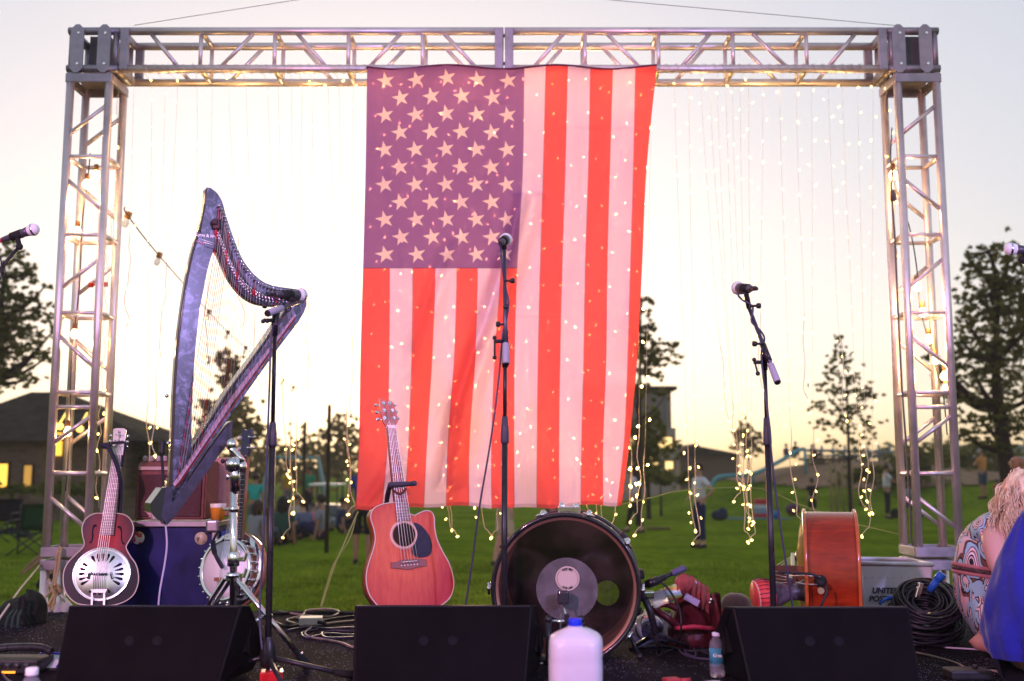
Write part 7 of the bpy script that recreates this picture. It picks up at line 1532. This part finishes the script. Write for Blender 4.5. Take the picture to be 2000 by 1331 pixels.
def camp_chair(x_, Y_, m_, label):
    p = at(x_, 1000, Y_).x; t = thing('camp_chair', (p, Y_, 0), label, 'chair', 'camp chairs on the lawn')
    b = MB(); b.grid(lambda u, v: V((p-.30+.60*u, Y_+.18+.10*v-.05*sin(pi*u)*-1, .42+.48*v)), 6, 4); bmesh.ops.solidify(b.bm, geom=b.bm.faces[:], thickness=.01); b.build('backrest', m_, t)
    b = MB(); b.grid(lambda u, v: V((p-.30+.60*u, Y_-.28+.46*v, .44-.05*sin(pi*u)-.03*v)), 6, 4); bmesh.ops.solidify(b.bm, geom=b.bm.faces[:], thickness=.01); b.build('seat', m_, t)
    for (ax, ay, bx, by_) in ((-.3, -.28, .3, -.28), (.3, -.28, -.3, -.28), (-.3, .18, .3, .18), (.3, .18, -.3, .18)):
        b = MB(); b.path([(p+ax, Y_+ay, .01), (p+bx, Y_+by_, .44)], .013, 6); b.build('leg', BLKM, t)
    for sx in (-.3, .3):
        b = MB(); b.path([(p+sx, Y_+.18, .0), (p+sx, Y_+.20, .9)], .013, 6); b.path([(p+sx, Y_-.28, .44), (p+sx, Y_-.28, .62), (p+sx, Y_+.2, .62)], .014, 6); b.build('arm', BLKM, t)
camp_chair(6, 23, mat('chair_black', (.012, .012, .016), .8), 'black folding camp chair at the left edge of the lawn'); camp_chair(62, 19.5, mat('chair_green', (.015, .07, .02), .8), 'dark green folding camp chair left of the truss leg')
for (x_, y_, w_, lb_) in ((20, 1043, .6, 'dark bag lying on the lawn below the black camp chair'), (48, 1050, .35, 'small dark bundle on the lawn in front of the green camp chair')):
    q = onz(x_, y_, 0); b = MB(); b.grid(blob(lambda u, v: q+V(((u-.5)*w_, (v-.5)*.3, .16*sin(pi*u)**.5*sin(pi*v)**.5)), 0, 0, .03, 6, x_), 14, 10); tag(b.build('lawn_bag', mat('bag_black', (.012, .012, .018), .8), None, base=q), lb_, 'bag')
# ================================================================ people
SK1, SK2, SK3 = mat('skin_light', (.48, .26, .18), .5, var=.06, vscale=9), mat('skin_tan', (.34, .16, .10), .5, var=.06, vscale=9), mat('skin_brown', (.20, .09, .05), .5)
def hair_m(n, c): return mat('hair_'+n, c, .5, var=.35, vscale=30)
HB, HK, HG = hair_m('brown', (.045, .020, .012)), hair_m('black', (.012, .009, .008)), hair_m('grey', (.25, .23, .22))
def cloth(n, c): return mat('cloth_'+n, c, .85, var=.12, vscale=12, bump=.25, bscale=30)
def person(label, pos, h, face, skin, hair, shirt, pants, pose='stand', arms=None, short_pants=False, long_hair=False, sleeves=True, shoe=None, lean=0.0, bald=False, cap=None, group=None, dress=False, step=.0):
    "face: heading angle, 0 looks towards the viewer (-y), pi/2 looks to the right; arms: 2 lists of offsets from the shoulder"
    s = h/1.72; t = thing('person', pos, label, 'person', group); Rz = rotz(face)
    P = lambda x, y, z: V(pos)+Rz @ V((x*s, y*s, z*s))
    sit = pose in ('sit', 'kneel'); ph = .14 if pose == 'sit' else (.32 if pose == 'kneel' else .93)
    ly = lambda z: -lean*(z-ph)    # lean forward (towards local -y)
    zz = lambda d: ph+d*cos(min(1.2, lean*.8))
    pel, wai, che, nec, hd, tp = P(0, ly(ph), ph), P(0, ly(ph+.14), zz(.14)), P(0, ly(ph+.36), zz(.36)), P(0, ly(ph+.53), zz(.53)), P(0, ly(ph+.60)-.02, zz(.62)), P(0, ly(ph+.74)-.01, zz(.75))
    J = [(pel, .118*s), (wai, .102*s), (che, .125*s), (nec, .050*s), (hd, .068*s), ((hd+tp)/2, .082*s), (tp, .060*s)]; E = [(0, 1), (1, 2), (2, 3), (3, 4), (4, 5), (5, 6)]
    A = []; Lg = []
    for sx in (-1, 1):
        sh = P(sx*.17, ly(ph+.44), zz(.45)); a = (arms[0 if sx < 0 else 1] if arms else None) or [(sx*.05, .02, -.28), (sx*.06, -.04, -.52)]
        el = sh+Rz @ (V(a[0])*s); ha = sh+Rz @ (V(a[1])*s); hd2 = ha+(ha-el).normalized()*.07*s
        i = len(J); J += [(sh, .052*s), (el, .038*s), (ha, .026*s), (hd2, .030*s)]; E += [(2, i), (i, i+1), (i+1, i+2), (i+2, i+3)]; A.append((sh, el, ha, hd2))
        if pose == 'stand': hip, kn, an, to = P(sx*.09, ly(ph-.06), ph-.06), P(sx*.10, -.02+sx*step*.5, .50), P(sx*.10, .02+sx*step, .09), P(sx*.12, -.11+sx*step, .035)
        elif pose == 'sit': hip, kn, an, to = P(sx*.10, -.06, .12), P(sx*.20, -.36, .36), P(sx*.10, -.62, .08), P(sx*.12, -.74, .05)
        else: hip, kn, an, to = P(sx*.10, -.08, .28), P(sx*.14, -.30, .07), P(sx*.12, .12, .06), P(sx*.12, .24, .04)
        i = len(J); J += [(hip, .088*s), (kn, .056*s), (an, .040*s), (to, .038*s)]; E += [(0, i), (i, i+1), (i+1, i+2), (i+2, i+3)]; Lg.append((hip, kn, an, to))
    me = skinned(J, E, 2)
    bm = bmesh.new(); bm.from_mesh(me); X = MB(); X.bm.free(); X.bm = bm
    fw = Rz @ V((0, -1, 0)); rt = Rz @ V((1, 0, 0)); hc = (hd+tp)/2
    X.ball(hc+fw*.088*s+V((0, 0, -.012*s)), .016*s, .8, 1, 1.4, 8, 6)      # nose
    for sx in (-1, 1): X.ball(hc+rt*sx*.082*s+V((0, 0, -.01*s)), .020*s, .5, .8, 1.4, 8, 6)
    for (sh, el, ha, h2), sx in zip(A, (-1, 1)):
        d = (ha-el).normalized(); u = d.cross(fw); u = u.normalized() if u.length > .1 else rt
        for f in range(4):
            o = u*(f-1.5)*.016*s; L_ = (.060, .075, .070, .052)[f]*s; cur = d.cross(u)*.02*s; X.path([h2+o, h2+o+d*L_*.55+cur*.3, h2+o*1.05+d*L_+cur], [.0085*s, .008*s, .006*s], 6)
        X.path([h2-u*.022*s-d*.02*s, h2-u*.045*s+d*.015*s, h2-u*.048*s+d*.045*s], [.010*s, .009*s, .007*s], 6)
    bm.to_mesh(me); bm.free(); add_mesh('body', me, skin, t)
    # clothing shells
    J2 = [(pel+(wai-pel)*.1, .142*s), (wai, .128*s), (che, .148*s), (che+(nec-che)*.62, .085*s)]; E2 = [(0, 1), (1, 2), (2, 3)]
    for (sh, el, ha, h2) in A:
        i = len(J2); J2 += [(sh, .068*s), (sh+(el-sh)*(.62 if sleeves else .1), .062*s)]; E2 += [(2, i), (i, i+1)]
    add_mesh('shirt', skinned(J2, E2, 2), shirt, t)
    if not dress or pose != 'stand':
        J3 = [(pel+(wai-pel)*.25, .128*s), (pel, .134*s)]; E3 = [(0, 1)]
        for (hip, kn, an, to) in Lg:
            i = len(J3); J3 += [(hip, .103*s), (kn+(an-kn)*(.1 if short_pants else 0), .076*s)]; E3 += [(1, i), (i, i+1)]
            if not short_pants: J3.append((an+(kn-an)*.12, .060*s)); E3.append((i+1, i+2))
        add_mesh('trousers', skinned(J3, E3, 2), pants, t)
    for (hip, kn, an, to) in Lg:
        b = MB(); f_ = to-an; f_.z = 0; f_.normalize(); b.path([an-f_*.045*s-V((0, 0, .045*s)), an+f_*.02*s-V((0, 0, .035*s)), to, to+f_*.05*s], [.040*s, .046*s, .042*s, .025*s], 10); b.build('shoe', shoe or mat('shoe_dark', (.03, .025, .025), .6), t)
    if cap: 
        b = MB(); b.lathe([(.100*s, .01*s), (.098*s, .05*s), (.06*s, .105*s), (0, .115*s)], hc, (0, 0, 1), 18); b.path([hc+fw*.09*s+V((0, 0, .012*s)), hc+fw*.17*s], [.06*s, .045*s], 10); b.build('cap', cap, t)
    elif not bald:
        b = MB(); rr = random.Random(int(abs(pos[0])*100)); b.ball(hc-fw*.020*s+V((0, 0, .030*s)), .098*s, .98, 1.02, 1.0, 16, 12)
        if long_hair:
            for k in range(16):
                a = pi*(.08+.84*k/15); q = hc+(rt*cos(a)-fw*sin(a))*.085*s; b.path(spl([q+V((0, 0, .05*s)), q+(rt*cos(a)-fw*sin(a))*.02*s-V((0, 0, .08*s)), q-fw*.02*s-V((0, 0, rr.uniform(.22, .30)*s))], 4), [.03*s]*5+[.022*s]*3+[.008*s], 6)
        for v in b.bm.verts: v.co += V(mnoise.noise_vector(v.co*14))*.010*s
        b.build('hair', hair, t)
    # eyes and mouth
    for sx in (-1, 1):
        b = MB(); b.ball(hc+fw*.074*s+rt*sx*.030*s+V((0, 0, .012*s)), .010*s, 1, .8, .7, 8, 6); b.build('eye', mat('eye_dark', (.03, .02, .02), .3), t)
    b = MB(); b.path([hc+fw*.076*s+rt*x*.022*s+V((0, 0, -.052*s)) for x in (-1, 0, 1)], .005*s, 6); b.build('mouth', mat('lip_rose', (.30, .08, .07), .5), t)
    return t
def gp(px_, Y_): x = at(px_, 960, Y_).x; return V((x, Y_, ground_z(x, Y_)))
WT, NV, BKC, TQ = cloth('white', (.62, .57, .56)), cloth('navy', (.020, .020, .075)), cloth('black', (.012, .012, .016)), cloth('turquoise', (.02, .34, .31))
person('woman in white shirt and navy trousers standing hand on hip looking left', gp(1366, 21.3), 1.66, -pi/2+.35, SK1, HB, WT, NV, arms=[[(-.10, .10, -.24), (-.04, -.12, -.36)], [(.20, .10, -.22), (.04, -.02, -.40)]])
person('woman with long brown hair in pale shirt and black trousers striding past the flag edge', gp(1238, 26.5), 1.64, -pi/2-.2, SK1, HB, cloth('lilac_white', (.55, .50, .58)), BKC, arms=[[(-.04, -.12, -.25), (-.02, -.34, -.34)], [(.05, -.10, -.26), (.02, -.30, -.36)]], long_hair=True, step=.20)
person('man in white T-shirt and dark trousers pushing a stroller', gp(1732, 34.2), 1.72, pi/2-.2, SK2, HK, WT, BKC, arms=[[(-.03, -.22, -.22), (.0, -.48, -.26)], [(.03, -.22, -.22), (.0, -.48, -.26)]])
person('man in orange shirt, grey cap and blue shorts seen on the slope at right', gp(1921, 38), 1.76, pi+.5, SK2, HG, cloth('orange', (.52, .22, .06)), cloth('denim_shorts', (.04, .06, .10)), short_pants=True, arms=[[(-.08, -.10, -.24), (.10, -.24, -.18)], [(.08, -.10, -.24), (-.08, -.24, -.18)]], cap=mat('cap_grey_cloth', (.40, .38, .38), .8))
person('small child in red shirt near the man in orange on the slope', gp(1948, 36), 1.02, pi, SK2, HK, cloth('red', (.45, .03, .05)), BKC)
person('bald man in pale top just beyond the blond woman at the right edge', V((at(1990, 900, 11.5).x, 11.5, -.02)), 1.72, -pi/2, SK2, HK, cloth('pale_grey', (.50, .46, .44)), NV, bald=True)
person('person in a pale cap standing beside the bald man', V((at(1966, 900, 13.0).x, 13, 0)), 1.36, -pi/2, SK2, HB, cloth('brown_top', (.16, .07, .05)), NV, cap=mat('cap_pale', (.45, .38, .34), .8))
person('child in dark dress standing on the grass behind the light strand', gp(1586, 33), 1.28, pi, SK2, HK, BKC, BKC, short_pants=True)
person('man in khaki shorts walking behind the lower edge of the flag', gp(985, 17), 1.80, pi/2+.3, SK1, HB, cloth('grey_tee', (.20, .20, .22)), cloth('khaki', (.46, .36, .24)), short_pants=True, step=.10, arms=[None, [(.06, -.05, -.27), (.10, -.25, -.40)]])
person('person in navy shorts standing behind the bass drum, upper body hidden by flag', gp(1078, 18.5), 1.74, pi/2, SK2, HK, cloth('tan_orange', (.34, .16, .08)), NV, short_pants=True, arms=[[(-.10, -.15, -.26), (-.02, -.32, -.40)], None])
person('person in black shorts standing behind the lower left flag corner', gp(709, 17.5), 1.72, pi, SK2, HK, cloth('blue_top', (.03, .06, .22)), BKC, short_pants=True)
gchild = onz(96, 1132, 0)
person('child in green striped shirt crouching and reaching down behind the left truss leg', V((at(106, 1100, 14).x, 14, 0)), 1.05, -pi/2+.3, SK2, HK, stripes('stripes_green', [(.20, .34, .10), (.42, .50, .34)], 2, 14), BKC, pose='kneel', lean=.25, arms=[[(-.04, -.26, -.14), (-.02, -.46, -.34)], [(.04, -.20, -.20), (0, -.40, -.38)]])
# seated crowd left of the flag
GREY, DGRN = cloth('heather_grey', (.26, .24, .28)), cloth('bottle_green', (.025, .07, .055))
CG = 'people sitting on the grass left of the flag'
person('person in turquoise T-shirt standing with back turned among the seated crowd', gp(497, 25), 1.44, pi, SK2, HB, TQ, cloth('grey_dark', (.10, .10, .12)), lean=.18)
for (px_, Y_, h_, f_, sk_, hr_, sh_, pa_, lh, lb_) in ((500, 21.5, 1.70, 2.6, SK1, HB, GREY, cloth('grey_dark', (.10, .10, .12)), True, 'seated person in grey shirt with brown hair nearest the banjo'),
    (552, 22.0, 1.82, pi, SK2, HK, DGRN, BKC, True, 'seated person in bottle green shirt with long black hair, back turned'),
    (596, 24.0, 1.60, -2.4, SK1, HB, cloth('dusty_blue', (.14, .16, .26)), BKC, False, 'seated person in dusty blue shirt under the bright light strand'),
    (634, 23.5, 1.82, -1.9, SK2, HK, GREY, NV, False, 'seated person in grey shirt leaning back beside the wooden pole'),
    (612, 27.0, 1.3, .4, SK1, HB, cloth('pink', (.60, .16, .26)), BKC, False, 'small child in pink seated behind the grey shirted person'),
    (664, 26.0, 1.60, 2.0, SK2, HK, cloth('midnight', (.02, .03, .08)), BKC, False, 'seated person in midnight blue right of the wooden pole'),
    (682, 27.0, 1.55, -2.0, SK1, HB, cloth('taupe', (.24, .16, .13)), cloth('pale_trousers', (.30, .28, .32)), False, 'seated person in taupe next to the flag corner'),
    (526, 27.0, 1.6, 1.2, SK2, HK, cloth('maroon', (.12, .03, .04)), BKC, False, 'seated person in maroon behind the green shirted person'),
    (580, 28.5, 1.6, .2, SK1, HB, cloth('cream', (.46, .40, .34)), NV, False, 'seated person in cream facing the stage behind the light strand')):
    person(lb_, gp(px_, Y_), h_, f_, sk_, hr_, sh_, pa_, pose='sit', lean=.12, long_hair=lh, group=CG)
person('person in yellow and white standing beyond the crowd', gp(560, 33), 1.70, 1.2, SK2, HB, cloth('mustard', (.50, .30, .03)), cloth('grey_dark', (.10, .10, .12)))
person('person in bright green shirt standing by the white roofed cart', gp(604, 34), 1.66, -.6, SK2, HK, cloth('kelly_green', (.03, .24, .12)), BKC)
# children on top of the slide
for (px_, y_, f_, c_, lb_) in ((1536, 884, .6, cloth('dim_violet', (.10, .07, .12)), 'child sitting at the top of the teal slide, leftmost'), (1554, 880, -.4, BKC, 'child in dark top crouched on the deck above the slide'), (1590, 884, .3, cloth('dim_rust', (.14, .05, .03)), 'child sitting on the deck rail right of the slide top')):
    p = at(px_, y_+12, PYG+4); person(lb_, p, 1.15, f_, SK2, HK, c_, BKC, pose='sit', group='children on the playground deck')
# ================================================================ blond woman crouching at the right, and the person in blue
WY = 4.72; W = lambda x, y, d=0: at(x, y, WY+d)
wm = thing('person', onz(1915, 1262, STG), 'woman with curly blond hair in patterned sleeveless dress crouching on the stage at right', 'person')
J = [(W(1930, 1190), .135), (W(1918, 1115, .0), .105), (W(1934, 1066), .118), (W(1958, 1030, -.02), .085), (W(1982, 1002, -.06), .050), (W(2000, 978, -.10), .072), (W(2014, 958, -.12), .085), (W(2022, 940, -.12), .062),
     (W(1942, 1056, -.13), .060), (W(1952, 1108, -.17), .048), (W(1985, 1150, -.22), .036), (W(2020, 1170, -.26), .028),
     (W(1985, 1045, .12), .055), (W(2010, 1110, .10), .042), (W(2040, 1150, .02), .030),
     (W(1936, 1205, -.07), .115), (W(2040, 1165, -.15), .070), (W(1990, 1250, -.05), .048), (W(1925, 1255, -.06), .044),
     (W(1940, 1205, .10), .110), (W(2045, 1160, .12), .070), (W(2000, 1245, .12), .046), (W(1960, 1262, .12), .04)]
E = [(0, 1), (1, 2), (2, 3), (3, 4), (4, 5), (5, 6), (6, 7), (3, 8), (8, 9), (9, 10), (10, 11), (3, 12), (12, 13), (13, 14), (0, 15), (15, 16), (16, 17), (17, 18), (0, 19), (19, 20), (20, 21), (21, 22)]
me = skinned(J, E, 2); bm = bmesh.new(); bm.from_mesh(me); X = MB(); X.bm.free(); X.bm = bm
h0 = W(2020, 1170, -.26); hdv = (h0-W(1985, 1150, -.22)).normalized()
for f in range(4): X.path([h0+V((0, (f-1.5)*.018, 0)), h0+hdv*.05+V((0, (f-1.5)*.019, -.005)), h0+hdv*(.085-.008*abs(f-1.2))+V((0, (f-1.5)*.019, -.022))], [.009, .0085, .007], 8)
X.path([h0+V((0, -.035, 0))-hdv*.03, h0+V((0, -.055, -.01)), h0+hdv*.03+V((0, -.058, -.02))], [.011, .010, .008], 8)
X.ball(W(2040, 985, -.16), .018); bm.to_mesh(me); bm.free(); add_mesh('body', me, mat('skin_rosy', (.58, .32, .26), .5, var=.05, vscale=9), wm)
b = MB(); b.path([W(1902, 1244, -.10), W(1912, 1254, -.11), W(1935, 1262, -.12), W(1956, 1264, -.12)], [.030, .036, .032, .022], 10); b.build('foot', mat('skin_foot', (.50, .25, .19), .5), wm)
def dress_mat():
    m = bpy.data.materials.new('dress_print'); m.use_nodes = True; nt = m.node_tree; b = nt.nodes['Principled BSDF']; L = nt.links.new; tc = N(nt, 'ShaderNodeTexCoord')
    mp = N(nt, 'ShaderNodeMapping'); mp.inputs['Scale'].default_value = (20, 16, 9); mp.inputs['Rotation'].default_value = (0, .6, 0); ns = N(nt, 'ShaderNodeTexNoise'); ns.inputs['Scale'].default_value = 6; L(tc.outputs['Object'], ns.inputs['Vector'])
    ad = N(nt, 'ShaderNodeVectorMath', operation='MULTIPLY_ADD'); ad.inputs[1].default_value = (.06, .06, .06); L(ns.outputs['Color'], ad.inputs[0]); L(tc.outputs['Object'], ad.inputs[2]); L(ad.outputs[0], mp.inputs['Vector'])
    v1 = N(nt, 'ShaderNodeTexVoronoi'); v1.inputs['Scale'].default_value = 1.0; L(mp.outputs[0], v1.inputs['Vector'])
    r1 = N(nt, 'ShaderNodeValToRGB'); r1.color_ramp.interpolation = 'CONSTANT'; e = r1.color_ramp.elements; PK, BK_, LB, BR_ = (.66, .46, .47, 1), (.018, .012, .02, 1), (.30, .48, .58, 1), (.17, .07, .05, 1)
    e[0].color = (.72, .60, .60, 1); e[1].position = .11; e[1].color = BK_
    for p_, c_ in ((.21, PK), (.27, BK_), (.33, (.72, .62, .62, 1)), (.41, BR_), (.46, PK), (.54, BK_), (.575, LB), (.70, BK_), (.74, BR_), (.82, PK)): x = e.new(p_); x.color = c_
    L(v1.outputs['Distance'], r1.inputs['Fac'])
    v2 = N(nt, 'ShaderNodeTexVoronoi'); v2.inputs['Scale'].default_value = 2.2; L(mp.outputs[0], v2.inputs['Vector']); r2 = N(nt, 'ShaderNodeValToRGB'); r2.color_ramp.interpolation = 'CONSTANT'; e = r2.color_ramp.elements
    e[0].color = BR_; e[1].position = .18; e[1].color = (.7, .58, .55, 1); x = e.new(.32); x.color = BK_; x = e.new(.42); x.color = LB; L(v2.outputs['Distance'], r2.inputs['Fac'])
    n2 = N(nt, 'ShaderNodeTexNoise'); n2.inputs['Scale'].default_value = 5.5; L(tc.outputs['Object'], n2.inputs['Vector']); gt = N(nt, 'ShaderNodeMath', operation='GREATER_THAN'); gt.inputs[1].default_value = .53; L(n2.outputs['Fac'], gt.inputs[0])
    mx = N(nt, 'ShaderNodeMix', data_type='RGBA'); L(gt.outputs[0], mx.inputs['Factor']); L(r1.outputs[0], mx.inputs['A']); L(r2.outputs[0], mx.inputs['B']); L(mx.outputs['Result'], b.inputs['Base Color']); b.inputs['Roughness'].default_value = .75; b.inputs['Specular IOR Level'].default_value = .2
    return m
JD = [(W(1924, 1200), .148), (W(1916, 1150), .138), (W(1915, 1112), .122), (W(1930, 1068), .134), (W(1952, 1032, .0), .098), (W(1966, 1010, -.03), .055), (W(1948, 1036, -.10), .062), (W(1985, 1035, .12), .062), (W(1942, 1216, -.06), .128), (W(2040, 1170, -.13), .088), (W(1945, 1212, .10), .126), (W(2045, 1168, .12), .088)]
add_mesh('dress', skinned(JD, [(0, 1), (1, 2), (2, 3), (3, 4), (4, 5), (4, 6), (4, 7), (0, 8), (8, 9), (0, 10), (10, 11)], 3), dress_mat(), wm)
def beltpt(a, dz): c_ = W(1915, 1116); return c_+V((cos(a)*.113+.004, sin(a)*.115, dz - .09*(cos(a))*.18))
for dz, m_ in ((.016, mat('braid_rose', (.42, .16, .17), .8)), (.0, mat('braid_dark', (.08, .05, .05), .8, var=.9, vscale=60)), (-.016, mat('braid_rose', (.42, .16, .17), .8))):
    b = MB(); b.path([beltpt(2*pi*i/40, dz) for i in range(40)], .009, 6, closed=True); b.build('belt_braid', m_, wm)
# curly hair: ringlets falling forward from the crown
HBL = mat('hair_blond', (.85, .58, .38), .45, var=.35, vscale=40, sheen=.3); rr = random.Random(21); b = MB(); hc = W(2010, 962, -.11)
b.ball(hc, .100, 1.05, 1.0, 1.0, 20, 14)
for k in range(95):
    a, e = rr.uniform(0, 2*pi), rr.uniform(-.15, 1.4); d = V((cos(a)*cos(e), sin(a)*cos(e), sin(e)))
    L_ = rr.uniform(.12, .27); drift = V((d.x*.10-.16, d.y*.08, -1)).normalized(); f1, ph, am = rr.uniform(4.0, 7.0), rr.random()*6.28, rr.uniform(.009, .016)
    for _s in range(11):
        o = V((rr.gauss(0, .006), rr.gauss(0, .006), rr.gauss(0, .006))); st_ = hc+d*.094+o; l2 = L_*rr.uniform(.8, 1.1); p2 = ph+rr.gauss(0, .35); fr_ = V((rr.gauss(0, .012), rr.gauss(0, .012), 0)); pts = []
        for i in range(20):
            u = i/19; base = st_+d*.03*sin(min(1, u*1.6)*pi/2)+drift*l2*u**1.3+fr_*u*u; pts.append(base+V((cos(f1*u*2.4+p2), sin(f1*u*2.4+p2), .3*sin(f1*u+p2)))*am*(.3+u*.8))
        b.path(pts, [.0026*(1-.5*i/19) for i in range(20)], 3)
b.build('hair', HBL, wm)
BLY = 4.02; Bq = lambda x, y, d=0: at(x, y, BLY+d)
bm_ = thing('person', onz(2030, 1320, STG), 'person in bright blue shirt crouched at the right edge with back turned', 'person')
J = [(Bq(2030, 1262), .150), (Bq(2032, 1180), .135), (Bq(2034, 1090), .150), (Bq(2040, 1030), .080), (Bq(2052, 985, -.02), .055), (Bq(2058, 955, -.04), .080), (Bq(2062, 925, -.04), .085), (Bq(2064, 905, -.04), .06),
     (Bq(1996, 1068, .05), .062), (Bq(1972, 1165, .12), .046), (Bq(2010, 1215, .28), .034), (Bq(2030, 1225, .36), .028), (Bq(2096, 1066, .05), .062), (Bq(2120, 1165, .12), .046), (Bq(2090, 1215, .28), .034), (Bq(2076, 1225, .36), .028),
     (Bq(2010, 1275, .05), .105), (Bq(1995, 1210, .40), .070), (Bq(2000, 1300, .20), .05), (Bq(2000, 1310, .32), .04), (Bq(2062, 1275, .05), .105), (Bq(2070, 1210, .40), .070), (Bq(2066, 1300, .20), .05), (Bq(2066, 1310, .32), .04)]
E = [(0, 1), (1, 2), (2, 3), (3, 4), (4, 5), (5, 6), (6, 7), (2, 8), (8, 9), (9, 10), (10, 11), (2, 12), (12, 13), (13, 14), (14, 15), (0, 16), (16, 17), (17, 18), (18, 19), (0, 20), (20, 21), (21, 22), (22, 23)]
add_mesh('body', skinned(J, E, 2), SK1, bm_)
BLUS = mat('shirt_blue', (.012, .014, .26), .85, var=.15, vscale=9, bump=.25, bscale=25, sheen=.3)
def blu(u, v):
    # shirt falls in one sweep from the shoulder to the hem; px silhouette given by the left edge
    prof = [(1010, 1996), (1030, 1986), (1060, 1972), (1100, 1957), (1150, 1945), (1200, 1936), (1240, 1931), (1268, 1936), (1285, 1944)]
    y = 1010+275*v; x = prof[-1][1]
    for (ya, xa), (yb, xb) in zip(prof, prof[1:]):
        if ya <= y <= yb: x = xa+(xb-xa)*(y-ya)/(yb-ya); break
    c_ = Bq(2046, y); r_ = c_.x-Bq(x, y).x; a = 2*pi*u; fold = 1+.045*sin(a*6+v*6+2*mnoise.noise(V((cos(a)*2, sin(a)*2, v*3))))*v+.02*sin(a*13-v*9)+.07*mnoise.noise(V((cos(a)*3, sin(a)*3, v*4)))*min(1, v*3)
    return V((c_.x+cos(a)*r_*fold, c_.y+.02+sin(a)*r_*.95*fold*(.55+.45*min(1, v*2+.2)), c_.z))
b = MB(); b.grid(blu, 96, 60, closed_u=True); t0 = [v for v in b.bm.verts]; b.ball(Bq(2046, 1012, .02), .105, 1, .8, .45); b.build('shirt', BLUS, bm_)
J3 = [(Bq(2032, 1262), .155), (Bq(2010, 1278, .05), .118), (Bq(1996, 1215, .38), .082), (Bq(2002, 1300, .20), .062), (Bq(2062, 1278, .05), .118), (Bq(2070, 1215, .38), .082), (Bq(2066, 1300, .20), .062)]
add_mesh('jeans', skinned(J3, [(0, 1), (1, 2), (2, 3), (0, 4), (4, 5), (5, 6)], 2), cloth('dark_jeans', (.012, .012, .022)), bm_)
b = MB(); b.ball(Bq(2062, 925, -.0), .105, 1, 1, 1.05, 18, 12); b.build('hair', HB, bm_)
# ================================================================ dusk haze
hz = MB(); hz.box((0, 45.5, 11), (150, 105, 26)); hzm = bpy.data.materials.new('haze'); hzm.use_nodes = True; nt = hzm.node_tree; nt.nodes.clear()
pv_ = N(nt, 'ShaderNodeVolumePrincipled'); pv_.inputs['Color'].default_value = (1.0, .95, .90, 1); pv_.inputs['Density'].default_value = .0011; pv_.inputs['Anisotropy'].default_value = .3
ho = N(nt, 'ShaderNodeOutputMaterial'); nt.links.new(pv_.outputs[0], ho.inputs['Volume']); tag(hz.build('haze', hzm), kind='stuff')
